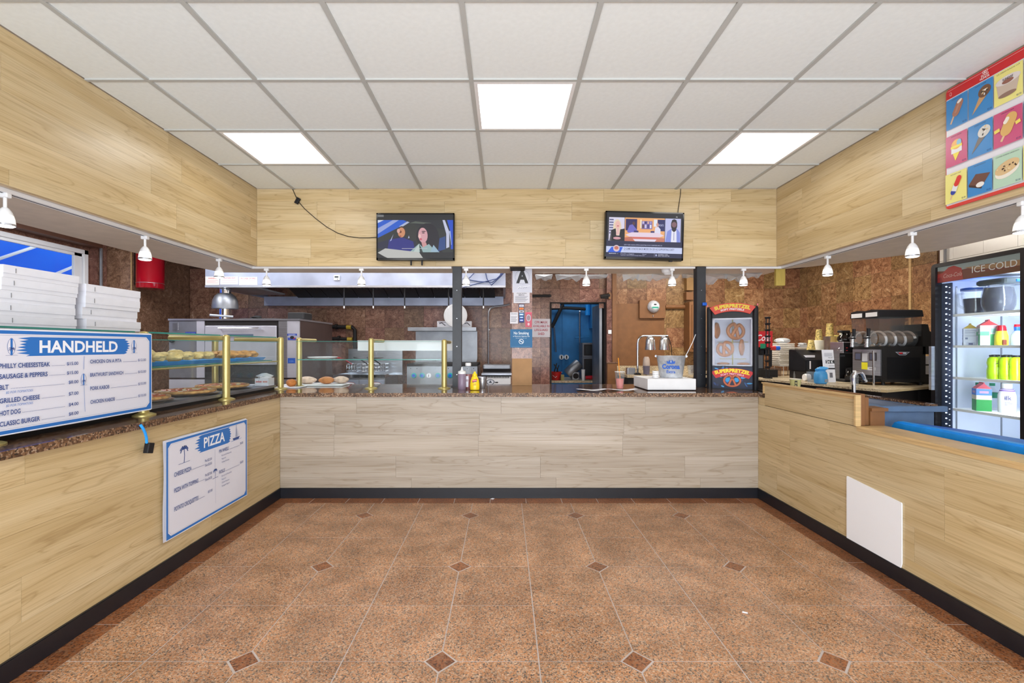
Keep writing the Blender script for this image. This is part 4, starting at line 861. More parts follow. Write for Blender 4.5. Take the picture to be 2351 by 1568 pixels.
# ------------------------------------------------------------------ pizza deck oven
oy = 5.30; ox0, ox1 = X(388, oy), X(688, oy); oz = Zc(733, oy)
t = T('pizza_oven', 'large stainless steel double deck pizza oven behind the left glass case', 'oven', ((ox0+ox1)/2, oy, 0)); ow = (ox1-ox0)/2
def LX(px): return X(px, oy)-t.location.x
MB().box(-ow, 0.02, 0.12, ow, 1.0, oz-0.012).build('body', mat('oven_side', (64, 46, 42), 0.6), t)
MB().box(-ow-0.005, -0.01, oz-0.014, ow+0.005, 1.0, oz+0.006).build('top', M_steel, t)
for sx in (-1, 1):
    for sy in (0.08, 0.92): MB().tube([(sx*(ow-0.08), sy, 0), (sx*(ow-0.08), sy, 0.13)], 0.03).build('leg', M_steeld, t)
for lv, (za, zb) in enumerate(((0.92, oz-0.02), (0.26, 0.90))):
    MB().box(LX(388), 0.0, za, LX(452), 0.02, zb).build('vent_panel', M_steeld if lv == 0 else M_oven, t)
    MB().box(LX(452), -0.004, za, LX(470), 0.02, zb).build('stile', M_oven, t)
    MB().box(LX(470), 0.006, za, LX(638), 0.02, zb).build('recess', M_dark, t)
    d = MB().rbox(LX(473), -0.022, zb-0.50, LX(636), 0.004, zb-0.055, 0.006).build('door', M_oven, t)
    z1 = zb-0.085
    MB().tube([(LX(509), -0.022, z1), (LX(509), -0.06, z1), (LX(600), -0.06, z1), (LX(600), -0.022, z1)], 0.010).build('handle', M_chrome, d)
    MB().box(LX(525), -0.026, z1-0.105, LX(584), -0.022, z1-0.065).build('nameplate', flat((96, 112, 134)), d)
    MB().box(LX(640), -0.002, za, LX(687), 0.02, zb).build('control_panel', M_oven, t)
    MB().box(LX(640)+0.0, -0.006, za, LX(640)+0.10, -0.002, zb).build('strip', M_steel, t)
p = Print((0, -0.0035, 0), (1, 0, 0), (0, 0, 1))
zz = lambda py: Zc(py, oy)
p.rect(LX(660), zz(771), LX(682), zz(766), (44, 70, 168)); p.rect(LX(661), zz(781), LX(680), zz(775), (70, 90, 178)); p.ell(LX(671), zz(775), 0.024, 0.018, (34, 26, 38)); p.ell(LX(676), zz(777), 0.012, 0.008, (150, 40, 60)); p.build('badge_print', t); p = Print((0, -0.0035, 0), (1, 0, 0), (0, 0, 1))
p.rect(LX(661), zz(834), LX(678), zz(822), (36, 84, 178)); p.text('USA', LX(669.5), zz(831), 0.02, (120, 160, 220), width=0.05, align='c'); p.text('BAKERS', LX(671), zz(770.5), 0.016, (190, 200, 230), width=0.08, align='c', bold=.02)
p.build('sticker', t); p = Print((0, -0.0035, 0), (1, 0, 0), (0, 0, 1)); p.rect(LX(426), zz(767), LX(450), zz(762), (40, 60, 150)); p.text('BAKERS PRIDE', LX(438), zz(766), 0.010, (150, 160, 210), width=0.1, align='c')
p.build('name_print', t); p = Print((0, -0.0035, 0), (1, 0, 0), (0, 0, 1))
for k in range(5): p.ell(LX(410), zz(742+3.6*k), 0.005, 0.005, (190, 190, 196), 8)
for k in range(6): p.rect(LX(397), zz(744+3.2*k), LX(407), zz(743+3.2*k), (70, 66, 66))
p.build('louvre_print', t)['kind'] = 'stuff'
for k, z in enumerate((1.42, 1.28)): MB().lathe([(0.022, -0.03), (0.026, -0.012), (0.026, 0.0)], (LX(396), 0, Zc(782+24*k, oy)), 14, 'y').build('knob', M_chrome if k else M_black, t)
t = T('oven_flue', 'stainless oven flue with a domed draft hood on the pizza oven', 'flue', (X(517, 5.95), 5.95, oz+0.006))
q = lambda py: Zc(py, 5.95)-oz-0.006
MB().lathe([(0.075, 0), (0.075, q(708))], n=20).build('lower_pipe', M_chrome, t, smooth=True)
MB().lathe([(0.150, q(709)), (0.150, q(702)), (0.142, q(690)), (0.118, q(680)), (0.080, q(674))], n=24).build('draft_hood', M_steeld, t, smooth=True)
MB().lathe([(0.068, q(674)), (0.068, hz-oz-0.012)], n=20).build('upper_pipe', M_chrome, t, smooth=True)
tag(MB().tube([P(481, 723, 5.45), P(535, 727, 5.60)], 0.014).build('pizza_peel', M_steeld), 'round metal peel handle lying on top of the pizza oven', 'peel')
tag(MB().rbox(-0.10, -0.12, 0, 0.10, 0.12, 0.085, 0.02).build('black_tin', M_blackm, loc=(X(689, 5.6), 5.6, oz+0.008)), 'black box sitting on the right end of the pizza oven', 'box')
tag(MB().rbox(-0.26, -0.15, 0, 0.2, 0.15, 0.018, 0.02).blob((-0.12, 0, 0.03), (0.06, 0.06, 0.03), 2).build('dark_tray', M_blackm, loc=(X(612, 5.65), 5.65, oz+0.006)), 'low dark tray lying on the pizza oven beside the flue', 'tray')
# red tank on the left pilaster
t = T('fire_tank', 'glossy red fire suppression tank fixed high on the left wall', 'tank', (-4.782, 6.25, Zc(662, 6.2)))
MB().lathe([(0.155, 0), (0.160, 0.006), (0.160, 0.075), (0.163, 0.08), (0.160, 0.085), (0.160, 0.55), (0.13, 0.62), (0.04, 0.66)], n=28).build('cylinder', M_red, t, smooth=True)
MB().box(-0.180, -0.05, 0.05, -0.155, 0.05, 0.6).build('bracket', M_black, t)
MB().lathe([(0.1615, 0.066), (0.1615, 0.070)], n=28, cap=False).build('band', M_steel, t)
# gas pipes behind the oven
t = T('gas_pipe', 'black gas pipe with yellow collars behind the oven', 'pipe', (X(766, 7.2), 7.2, Zc(780, 7.2)))
ys = 7.18; qq = lambda px, py: Vector((X(px, 7.23), 7.245, Zc(py, 7.23)))-t.location
MB().tube([qq(760, 750), qq(808, 751), qq(814, 757), qq(814, 815)], 0.030).build('riser', M_blackm, t); MB().tube([qq(760, 777), qq(806, 779)], 0.026).build('branch', M_blackm, t)
M_yel = mat('yellow_tape', (190, 160, 50), 0.5)
for a, b in ((795, 751), (797, 779)): MB().tube([qq(a, b), qq(a+11, b+.3)], 0.033).build('collar', M_yel, t)
for a, b in ((769, 750), (775, 777)): MB().tube([qq(a, b), qq(a+5, b)], 0.042).build('union', M_blackm, t)
# ------------------------------------------------------------------ fryer
fy = 6.2; fx0, fx1 = X(765, fy), X(884, fy)
t = T('deep_fryer', 'steel two basket deep fryer right of the pizza oven', 'fryer', ((fx0+fx1)/2, fy, 0)); fw = (fx1-fx0)/2
MB().box(-fw, 0, 0.0, fw, 0.75, 0.86).build('body', M_steel, t)
MB().box(-fw, 0.60, 0.86, fw+0.10, 0.66, Zc(801, 6.85)).build('backsplash', M_steel, t)
MB().box(-fw, -0.02, 0.86, fw, 0.05, 0.90).box(-fw, 0.05, 0.86, -fw+0.03, 0.6, 0.9).box(fw-0.03, 0.05, 0.86, fw, 0.6, 0.9).box(-0.015, 0.05, 0.86, 0.015, 0.6, 0.9).build('tank_rim', M_chrome, t)
for s in (-1, 1):
    d = MB().rbox(s*fw/2-fw/2+0.008, -0.02, 0.2, s*fw/2+fw/2-0.008, 0.0, 0.83, 0.004).build('door', M_hood, t)
    p = Print((s*fw/2, -0.0205, 0.79), (1, 0, 0), (0, 0, 1)); p.ell(0.06, -0.02, 0.07, 0.032, (150, 60, 60)); p.ell(0.06, -0.02, 0.062, 0.026, (228, 226, 232)); p.line([(0.02, -0.028), (0.04, -0.012), (0.055, -0.026), (0.075, -0.014), (0.10, -0.026)], 0.006, (140, 60, 60)); p.build('door_badge', d)
for k, x in enumerate((-0.20, 0.02, 0.20)):
    b = MB(); bz = 0.93
    for e in (0, 0.05, 0.10): b.tube([(x-0.07, 0.3, bz+e), (x+0.07, 0.3, bz+e), (x+0.07, 0.52, bz+e), (x-0.07, 0.52, bz+e)], 0.004, 5, closed=True)
    for e in range(5): b.tube([(x-0.07+0.035*e, 0.3, bz+0.10), (x-0.07+0.035*e, 0.3, bz), (x-0.07+0.035*e, 0.52, bz), (x-0.07+0.035*e, 0.52, bz+0.10)], 0.003, 4)
    h = b.build('fry_basket', M_chrome, t); MB().tube([(x, 0.3, bz+0.10), (x-0.03, 0.10, bz+0.17), (x-0.08, -0.03, bz+0.20)], 0.010).build('handle', M_blackm if k else M_red, h)
# ------------------------------------------------------------------ range
ry = 6.2; rx0, rx1 = X(935, ry), X(935, ry)+0.94
t = T('gas_range', 'steel gas range with teal knobs left of the charcoal post', 'stove', ((rx0+rx1)/2, ry, 0)); rw = 0.47
MB().box(-rw, 0.03, 0.0, rw, 0.75, Zc(838, ry)-0.01).build('body', M_steeld, t)
MB().box(-rw, -0.02, 0.72, rw, 0.03, Zc(841, ry)).build('control_panel', M_steeld, t)
MB().box(-rw-0.01, -0.06, 0.70, rw+0.01, 0.0, 0.735).build('ledge', M_steel, t)
MB().box(-rw, -0.03, Zc(841, ry), rw, 0.72, Zc(835, ry)).build('cooktop', M_blackm, t)
bs = MB(); bx = (X(955, 6.9)-t.location.x, X(1096, 6.9)-t.location.x); bs.ext([(bx[0], 0.98), (bx[1]-0.06, 0.98), (bx[1]-0.015, 1.03), (bx[1], 1.10), (bx[1], Zc(760, 6.9)), (bx[0], Zc(760, 6.9))], 0.68, 0.72).build('backsplash', M_steeld, t)
MB().box(bx[0]-0.06, 0.40, Zc(760, 6.7), bx[1], 0.72, Zc(752, 6.7)).build('shelf', M_steeld, t)
M_teal = mat('teal_knob', (20, 160, 160), 0.35)
for k, px in enumerate((951, 970, 985, 1006, 1034, 1058)):
    c = (X(px, ry)-t.location.x, 0, Zc(862, ry))
    if px == 985: d = MB().lathe([(0.030, -0.03), (0.030, -0.02)], c, 18, 'y').build('gauge', M_white, t); MB().box(c[0]-0.005, -0.032, c[2]-0.018, c[0]+0.005, -0.03, c[2]+0.018).build('pointer', M_black, d)
    else: d = MB().lathe([(0.030, -0.045), (0.036, -0.035), (0.037, -0.02)], c, 18, 'y').build('knob', M_teal, t, smooth=True); MB().lathe([(0.020, -0.052), (0.022, -0.044)], c, 14, 'y').build('knob_cap', M_blued, d)
for k in range(11): MB().lathe([(0.006, -0.023), (0.006, -0.02)], (-rw+0.05+0.084*k, 0, Zc(846, ry)), 8, 'y').build('rivet', M_dark, t)
for x in (-0.22, 0.2): MB().tube([(x-0.13, 0.3, 1.0), (x+0.13, 0.3, 1.0), (x+0.13, 0.5, 1.0), (x-0.13, 0.5, 1.0)], 0.008, 6, closed=True).build('burner_grate', M_black, t)
o = tag(MB().rbox(-0.14, -0.05, 0, 0.14, 0.05, 0.03, 0.01).build('griddle_press', M_steeld, loc=(X(979, 6.75), 6.72, Zc(828, 6.75))), 'flat steel griddle press against the range backsplash', 'tool')
t = T('round_dish', 'large round white dish standing on the range shelf behind charcoal post', 'dish', (X(1046, 6.68), 6.68, Zc(752, 6.7)))
MB().lathe([(0.0, -0.012), (0.12, -0.012), (0.165, -0.02), (0.170, -0.014), (0.125, 0.0), (0.0, 0.0)], (0, 0, 0.172), 36, 'y', cap=False).build('plate', M_white, t, smooth=True)
MB().lathe([(0.148, -0.0215), (0.152, -0.0200)], (0, 0, 0.172), 36, 'y', cap=False).build('rim_line', M_paper, t)
t = T('paper_carton', 'low white printed carton on the range shelf behind the round dish', 'carton', (X(1044, 6.80), 6.80, Zc(752, 6.7)))
MB().box(-0.25, -0.06, 0, 0.25, 0.06, 0.095).build('box', M_paper, t); p = Print((-0.25, -0.061, 0), (1, 0, 0), (0, 0, 1)); p.line([(0.03, 0.06), (0.07, 0.07), (0.12, 0.03)], 0.012, (90, 84, 96)); p.line([(0.40, 0.06), (0.44, 0.07), (0.48, 0.03)], 0.012, (90, 84, 96)); p.rect(0.02, 0.075, 0.14, 0.085, (150, 140, 150)); p.build('print', t)
# conduit and box
cx = lambda px, py, y=7.12: Vector((X(px, y), y, Zc(py, y)))
t = T('conduit', 'bent silver electrical conduit on the wall left of the marble pillar', 'conduit', cx(1120, 838))
MB().tube([cx(1170, 699)-t.location, cx(1155, 702)-t.location, cx(1135, 704)-t.location, cx(1126, 708)-t.location, cx(1122, 716)-t.location, cx(1121, 730)-t.location, cx(1121, 838)-t.location], 0.016).build('tube', M_steel, t, smooth=True)
MB().box(-0.04, -0.04, -0.03, 0.05, 0.04, 0.02).build('junction_box', M_steel, t)
MB().lathe([(0.012, -0.02), (0.012, -0.016)], (0.02, 0, cx(1120, 757).z-t.location.z), 8, 'y').build('clip', M_white, t)
# steam table unit in the gap beside the pillar
sy = 6.0; t = T('food_warmer', 'low white and steel warming unit between range and marble pillar', 'food warmer', (X(1140, sy), sy, 0)); 
MB().rbox(-0.185, 0, 0.0, 0.185, 0.6, Zc(862, sy), 0.01).build('body', M_white, t)
MB().box(-0.195, -0.02, Zc(861, sy), 0.195, 0.62, Zc(857, sy)).build('rim', M_steel, t)
MB().box(-0.19, 0.3, Zc(857, sy), 0.19, 0.62, Zc(846, sy)).build('lid_base', M_dark, t); MB().rbox(-0.19, 0.25, Zc(846, 6.2)-0.01, 0.19, 0.62, Zc(838, 6.2), 0.02).build('lid', M_steeld, t)
MB().rbox(-0.19, -0.012, Zc(865, sy)+0.005, 0.19, 0.0, Zc(861, sy), 0.003).build('handle_strip', M_black, t)
for k in range(17): MB().box(-0.17+0.02*k, -0.003, Zc(868, sy), -0.163+0.02*k, 0.0, Zc(863.5, sy)).build('vent_slot', M_dark, t)
p = Print((0, -0.001, 0), (1, 0, 0), (0, 0, 1)); p.ell(-0.08, Zc(877, sy), 0.055, 0.035, (60, 70, 84)); p.ell(-0.08, Zc(877, sy), 0.045, 0.028, (220, 222, 230)); p.poly([(-0.08, Zc(873, sy)), (-0.10, Zc(879, sy)), (-0.06, Zc(879, sy))], (60, 70, 84)); p.rect(-0.02, Zc(879, sy), 0.02, Zc(876.5, sy), (40, 40, 44)); p.build('logo_print', t)
# ------------------------------------------------------------------ signs on the pillar
py0 = 4.60
def grade(p, w, h):
    p.rect(0.03*w, 0.02*h, 0.97*w, 0.985*h, (206, 208, 222)); n = 28
    for k in range(n):
        a = 2*pi*k/n; p.ell(w*0.5+0.36*w*cos(a), 0.62*h+0.36*w*sin(a), 0.004, 0.004, (150, 156, 176), 6); p.h -= p.step
    p.ell(0.5*w, 0.62*h, 0.30*w, 0.30*w, (214, 216, 228)); p.h += 0.001
    p.text('A', 0.5*w, 0.40*h, 0.50*h, (30, 30, 34), width=0.62*w, align='c', bold=0.045)
    p.text('Sanitary Inspection Grade', 0.5*w, 0.945*h, 0.025*h, (90, 96, 110), width=0.6*w, align='c')
    p.line([(0.25*w, 0.17*h), (0.4*w, 0.25*h), (0.45*w, 0.19*h), (0.6*w, 0.24*h), (0.9*w, 0.27*h)], 0.004, (246, 246, 250))
    for k in range(4): p.line([((0.3+0.12*k)*w, (0.15+0.01*k)*h), ((0.38+0.12*k)*w, (0.21)*h)], 0.0025, (120, 124, 140))
card('grade_card', 'white card with a large black letter A at top of pillar', 'sign', 1176.5, 1221.5, 614, 672, py0, (210, 212, 224), paint=grade)
def small(p, w, h):
    for k in range(6): p.rect(0.1*w, (0.60-0.09*k)*h, (0.9-0.08*(k % 3))*w, (0.635-0.09*k)*h, (130, 130, 140)); p.h -= p.step
card('notice', 'small white typed notice on the pillar just below the letter A card', 'notice', 1179, 1216, 671, 696, py0-0.006, (216, 214, 222), [('CHICKEN', 0.5, 0.84, 0.10, (70, 70, 80), 0.6, 'c'), ('MENU', 0.5, 0.70, 0.10, (70, 70, 80), 0.35, 'c')], paint=small)
def cards(p, w, h):
    for k, (c, d) in enumerate((((232, 232, 240), (40, 50, 130)), ((230, 150, 60), (214, 80, 40)), ((220, 220, 226), (60, 60, 80)), ((110, 170, 220), (240, 240, 250)), ((60, 110, 180), (200, 220, 250)), ((40, 80, 190), (220, 230, 250)))):
        v = (0.85-0.155*k)*h; p.rect(0.10*w, v, 0.90*w, v+0.115*h, c); p.rect(0.25*w, v+0.03*h, 0.75*w, v+0.08*h, d)
    p.text('VISA', 0.5*w, 0.885*h, 0.05*h, (230, 230, 245), width=0.5*w, align='c', bold=.02)
card('payment_sticker', 'narrow vertical strip of card payment logos on the marble pillar', 'sticker', 1191, 1203.5, 698, 741, py0, (36, 44, 96), paint=cards)
card('notice', 'small white printed notice on left edge of pillar beside payment strip', 'notice', 1171, 1189, 717, 743, py0-0.002, (222, 220, 228), [('SURCHARGE', 0.5, 0.82, 0.08, (60, 60, 70), 0.8, 'c')], paint=small)
def redst(p, w, h): p.ell(0.5*w, 0.62*h, 0.36*w, 0.24*h, (200, 196, 206)); p.ell(0.5*w, 0.62*h, 0.28*w, 0.18*h, (150, 130, 140)); p.ell(0.5*w, 0.20*h, 0.16*w, 0.10*h, (226, 190, 200)); p.rect(0.0, 0.92*h, w, h, (226, 90, 120))
card('warning_sticker', 'pinkish red notice with a round seal on right side of pillar', 'sticker', 1206, 1221, 717, 751, py0, (196, 84, 104), paint=redst)
def nosmoke(p, w, h):
    p.ell(0.5*w, 0.33*h, 0.115*w, 0.14*h, (226, 232, 240)); p.ell(0.5*w, 0.33*h, 0.09*w, 0.11*h, (24, 100, 150)); p.line([(0.42*w, 0.41*h), (0.58*w, 0.25*h)], 0.006, (226, 232, 240)); p.rect(0.44*w, 0.32*h, 0.56*w, 0.345*h, (226, 232, 240)); p.rect(0.05*w, 0.06*h, 0.9*w, 0.07*h, (120, 170, 200))
card('no_smoking_sign', 'blue No Smoking sign on the marble pillar above brown cardboard', 'sign', 1171.5, 1222, 756, 798, py0-0.004, (24, 100, 150), [('No Smoking', 0.5, 0.72, 0.15, (232, 240, 246), 0.68, 'c'), ('or Electronic Cigarette Use', 0.5, 0.59, 0.07, (220, 232, 240), 0.75, 'c'), ('Smoke-free air act', 0.5, 0.50, 0.04, (180, 206, 224), 0.5, 'c')], paint=nosmoke)
card('rescue_sign', 'white sign with red capitals CPR MASK AVAILABLE beside the doorway', 'sign', 1222, 1263, 732, 774, YW-0.014, (206, 200, 208), [('CPR MASK', 0.5, 0.75, 0.13, (168, 50, 70), 0.74, 'c'), ('AVAILABLE IN', 0.5, 0.54, 0.13, (168, 50, 70), 0.92, 'c'), ('LIFEGUARD', 0.5, 0.33, 0.13, (168, 50, 70), 0.76, 'c'), ('SHED', 0.5, 0.12, 0.13, (168, 50, 70), 0.36, 'c')])
tag(MB().tube([P(1200, 680, 7.1), P(1262, 679, 7.1)], 0.022).tube([P(1262, 679, 7.1), P(1263, 679, 7.28)], 0.022).build('wall_pipe', M_blackm), 'short dark horizontal pipe on the wall above the rescue sign', 'pipe')
# ------------------------------------------------------------------ things in the blue back room
by = 8.15
t = T('work_shelf', 'blue workbench with pale top inside the back room doorway', 'bench', (1.15, by, 0)); MB().box(-1.2, -0.25, 0.655, 1.2, 0.75, 0.69).build('top', M_lam, t); MB().box(-1.2, -0.22, 0.0, 1.2, 0.6, 0.654).build('front', M_bluewall, t)
bz = 0.69
def micro(label, x0, x1, z0, z1, y):
    t = T('microwave', label, 'microwave', ((x0+x1)/2, y, z0), group='two grey microwaves stacked in the back room'); w, h = (x1-x0)/2, z1-z0
    MB().rbox(-w, 0, 0, w, 0.38, h, 0.01).build('case', mat('grey_enamel', (96, 98, 108), 0.45), t)
    d = MB().rbox(-w+0.03, -0.012, 0.03, w-0.09, 0.0, h-0.03, 0.008).build('door', M_dark, t)
    MB().box(-w+0.05, -0.014, 0.05, w-0.11, -0.012, h-0.05).build('window', M_black, d); MB().box(w-0.08, -0.01, 0.04, w-0.015, 0, h-0.04).build('keypad', M_steeld, t)
micro('lower, larger grey microwave in the blue back room', X(1337, 8.2), X(1388, 8.2), bz, Zc(820, 8.2), 8.2)
micro('upper grey microwave in the blue back room', X(1337, 8.2), X(1386, 8.2), Zc(820, 8.2), Zc(787, 8.2), 8.2)
t = T('bucket', 'red plastic bucket with white handle inside the doorway', 'bucket', (X(1276, 8.1), 8.1, bz)); MB().lathe([(0.080, 0), (0.105, 0.14), (0.110, 0.145), (0.104, 0.145), (0.078, 0.01)], n=18, cap=False).build('pail', mat('red_plastic', (190, 34, 36), 0.4), t, smooth=True); MB().tube([(-0.108, -0.02, 0.13), (-0.02, -0.11, 0.05), (0.108, -0.02, 0.14)], 0.004).build('handle', M_white, t)
t = T('tilted_canister', 'tilted steel canister leaning on a stand in the back room', 'canister', (X(1314, 8.18), 8.18, bz))
o = MB().lathe([(0.085, 0), (0.095, 0.02), (0.095, 0.27), (0.080, 0.29)], n=20).build('cylinder', M_steeld, t, smooth=True, loc=(-0.09, 0, 0.10)); o.rotation_euler = (0, radians(48), 0)
MB().rbox(-0.02, -0.08, 0, 0.12, 0.08, 0.14, 0.02).build('stand', M_steeld, t); MB().lathe([(0.05, -0.085), (0.05, -0.08)], (0.05, 0, 0.07), 14, 'y').build('dial', M_dark, t)
tag(MB().lathe([(0.024, 0), (0.033, 0.19)], n=14).build('cup_sleeve', M_white, loc=(X(1339, 7.97), 7.97, bz)), 'tall stack of white cups beside the microwaves', 'cups')
tag(MB().tube([P(1344, 867, 8.0), P(1373, 866, 8.0)], 0.030).tube([P(1352, 867, 8.0), P(1360, 867, 8.0)], 0.036).build('red_extinguisher', M_red), 'small red cylinder lying below the microwaves', 'cylinder')
tag(MB().tube([P(1374, 884, 7.42), P(1377, 838, 7.55)], 0.010).build('broom_handle', M_red), 'red broom handle standing by the back room door edge', 'broom')
tag(MB().rbox(-0.03, -0.03, 0, 0.03, 0.03, 0.10, 0.01).build('small_carton', mat('olive_card', (150, 140, 90), 0.7), loc=(X(1291, 8.0), 8.0, bz)), 'small tan carton on the back room bench beside red bucket', 'carton')
for px, lab in ((1289, 'left white round gauge on blue back room wall'), (1300.5, 'right white round gauge on blue back room wall')):
    t = T('gauge', lab, 'gauge', (X(px, 9.15), 9.15, Zc(820, 9.15)), group='pair of round gauges'); MB().lathe([(0.045, -0.02), (0.050, 0.045)], (0, 0, 0), 18, 'y').build('dial', M_white, t); MB().box(-0.012, -0.024, -0.03, 0.012, -0.021, 0.03).build('pointer', M_dark, t)
for pts, r, m, lab in (([(1331, 715), (1331, 808)], 0.018, M_steel, 'thin pale vertical pipe in the back room'), ([(1267, 708), (1300, 707), (1350, 710)], 0.03, M_blackm, 'dark horizontal pipe near ceiling of the back room'), ([(1292, 700), (1267, 752)], 0.035, M_blackm, 'dark slanting pipe at left of the back room'), ([(1272, 750), (1276, 808)], 0.018, M_steel, 'pale vertical pipe at left of the back room'), ([(1320, 775), (1352, 774)], 0.012, M_bluewall, 'short blue horizontal pipe mid wall in back room'), ([(1349, 700), (1349, 724)], 0.05, M_bluep, 'thick blue vertical duct stub in the back room')):
    tag(MB().tube([P(a, b, 9.05) for a, b in pts], r).tube([P(pts[0][0], pts[0][1], 9.05), P(pts[0][0], pts[0][1], 9.2)], r*0.8).build('wall_pipe', m), lab, 'pipe')
tag(MB().box(X(1356, 9.0), 8.9, Zc(754, 9.0), X(1390, 9.0), 9.2, Zc(700, 9.0)).build('wall_cabinet', M_bluewall), 'blue painted wall cabinet inside the back room', 'cabinet')
tag(MB().tube([P(1270, 862, 8.05), P(1276, 842, 8.0), P(1278, 834, 8.0)], 0.01).tube([P(1282, 862, 8.05), P(1279, 846, 8.0), P(1272, 836, 8.0)], 0.01).tube([P(1276, 864, 8.05), P(1283, 838, 8.0)], 0.008).build('tongs', M_blackm), 'dark utensils standing in the red bucket', 'utensils')
# ------------------------------------------------------------------ glass display cases with brass posts
PZ = 1.362-ZT
def brass_post(name, par, x, y, arm=None, h=PZ):
    o = MB().tube([(x, y, 0.006), (x, y, h-0.012)], 0.0255, 16).build('post', M_brass, par, smooth=True)
    MB().lathe([(0.058, 0.0), (0.058, 0.005), (0.040, 0.012), (0.027, 0.016)], (x, y, 0), 24).build('flange', M_brass, o, smooth=True)
    MB().blob((x, y, h-0.012), (0.0256, 0.0256, 0.016), amp=0).build('cap', M_brass, o, smooth=True)
    if arm: MB().tube([(x, y, h-0.022), (x+arm[0], y+arm[1], h-0.022)], 0.017, 12).build('arm', M_brass, o, smooth=True)
    return o
t = T('left_display_case', 'long glass display case with brass posts on the left counter, holding pizzas', 'display case', (-2.05, 0, ZT))
t.name = 'glass_display_case'
ys = [1.03, 1.83, 2.63, 3.41, 4.24]
for y in ys: brass_post('post', t, 0, y, (-0.42, 0))
for y in (2.63, 4.03): brass_post('post', t, -0.47, y)
for a, b in zip(ys, ys[1:]):
    g = MB().box(-0.012, a+0.03, 0.055, -0.006, b-0.03, PZ-0.045).build('front_pane', M_glass, t)
    MB().box(-0.013, a+0.03, PZ-0.046, -0.005, b-0.03, PZ-0.042).build('pane_edge', M_gedge, g)
    g = MB().box(-0.46, a+0.005, PZ-0.004, -0.028, b-0.005, PZ+0.002).build('top_pane', M_glass, t)
    MB().box(-0.0285, a+0.03, PZ-0.006, -0.026, b-0.03, PZ+0.003).build('pane_edge', M_gedge, g)
g = MB().box(-0.44, 1.1, 0.262, -0.06, 4.2, 0.268).build('glass_shelf', M_glass, t); MB().box(-0.062, 1.1, 0.261, -0.059, 4.2, 0.269).build('shelf_edge', M_gedge, g)
MB().tube([(-0.02, 1.1, 0.255), (-0.02, 4.22, 0.255)], 0.006, 6).build('shelf_rail', M_brass, t)
MB().box(-0.45, 4.205, 0.05, -0.03, 4.211, PZ-0.04).build('end_pane', M_glass, t)
DECK = 0.042
MB().box(-0.60, 1.0, 0.022, -0.022, 4.20, DECK).build('deck', M_steeld, t)
MB().box(-0.60, 1.0, 0.0, -0.03, 4.18, 0.022).build('riser', M_blackm, t)
t = T('glass_display_case', 'lower glass case with brass posts on the back counter, holding bread', 'display case', (0, 4.29, ZT))
bx = [X(688, 4.47), X(852, 4.29), X(1020, 4.29)]
brass_post('post', t, bx[0], 0.17, (0, 0.38)); brass_post('post', t, bx[1], 0.0, (0.0, 0.42), PZ-0.008); brass_post('post', t, bx[2], 0.0, (0.0, 0.42), PZ-0.02)
for a, b, dy in ((bx[0], bx[1], 0.035), (bx[1], bx[2], 0.035)):
    g = MB().box(a+0.028, dy, 0.004, b-0.028, dy+0.006, PZ-0.038).build('front_pane', M_glass, t)
    MB().box(a+0.028, dy-0.001, PZ-0.039, b-0.028, dy+0.007, PZ-0.0355).build('pane_edge', M_gedge, g)
g = MB().box(bx[0]+0.03, 0.06, 0.263, bx[2], 0.45, 0.269).build('glass_shelf', M_glass, t); MB().box(bx[0]+0.03, 0.058, 0.262, bx[2], 0.061, 0.270).build('shelf_edge', M_gedge, g)
MB().box(bx[0]+0.03, 0.06, PZ-0.030, bx[2], 0.45, PZ-0.025).build('top_pane', M_glass, t)
tag(MB().box(X(823, 4.78), -0.012, Zc(805, 4.78), X(1040, 4.78), 0.0, Zc(782.5, 4.78)).build('blank_board', M_white, loc=(0, 4.765, 0)), 'long blank white board hung across the back of the right glass case', 'board')
# food
M_dough = mat('golden_dough', (226, 200, 138), 0.7, var=0.14, scale=30, bump=0.4)
M_crust = mat('baked_crust', (214, 160, 96), 0.65, var=0.2, scale=28, bump=0.4)
M_cheese = mat('melted_cheese', (236, 206, 150), 0.45, var=0.16, scale=22, bump=0.3)
M_sauce = mat('pizza_topping', (206, 104, 52), 0.45, var=0.25, scale=24, bump=0.3)
M_bread = mat('brown_bread', (196, 122, 58), 0.6, var=0.15, scale=20)
M_breadp = mat('floured_bread', (216, 186, 164), 0.7, var=0.15, scale=24)
def pizza(label, x, y, r, rnd_seed, top=M_sauce):
    z = ZT+DECK+0.001
    pan = T('pizza_pan', label.replace('pizza', 'metal pan under the pizza', 1) if 0 else 'round metal pan under the %s pizza in the glass case' % ('nearest', 'middle', 'farthest')[rnd_seed-1], 'pan', (x, y, z), group='pizza pans')
    MB().lathe([(r*0.9, 0), (r+0.012, 0.012), (r+0.020, 0.012), (r*0.92, -0.0 + 0.004)], n=32).build('pan', M_alu, pan, smooth=True)
    t = T('pizza', label, 'pizza', (x, y, z+0.014), group='whole pizzas in the glass case')
    rn = random.Random(rnd_seed)
    MB().lathe([(r*0.93, 0), (r, 0.008), (r*0.985, 0.020), (r*0.93, 0.022), (r*0.88, 0.012), (0.0, 0.012)], n=36, cap=False).build('crust', M_crust, t, smooth=True)
    MB().lathe([(r*0.89, 0.010), (r*0.87, 0.016), (0.0, 0.018)], n=30, cap=False).build('cheese', M_cheese, t, smooth=True)
    b = MB()
    for k in range(26): a = rn.uniform(0, 6.28); q = r*0.82*math.sqrt(rn.random()); b.blob((q*cos(a), q*sin(a), 0.018), (rn.uniform(0.012, 0.03), rn.uniform(0.012, 0.03), 0.006), k, 0.2, 8, 4)
    b.build('toppings', top, t, smooth=True)['kind'] = 'stuff'
pizza('whole pizza nearest the front, beside the HANDHELD banner', -2.315, 2.90, 0.185, 1)
pizza('whole pizza in the middle with browned spots, second from the banner', -2.305, 3.35, 0.19, 2)
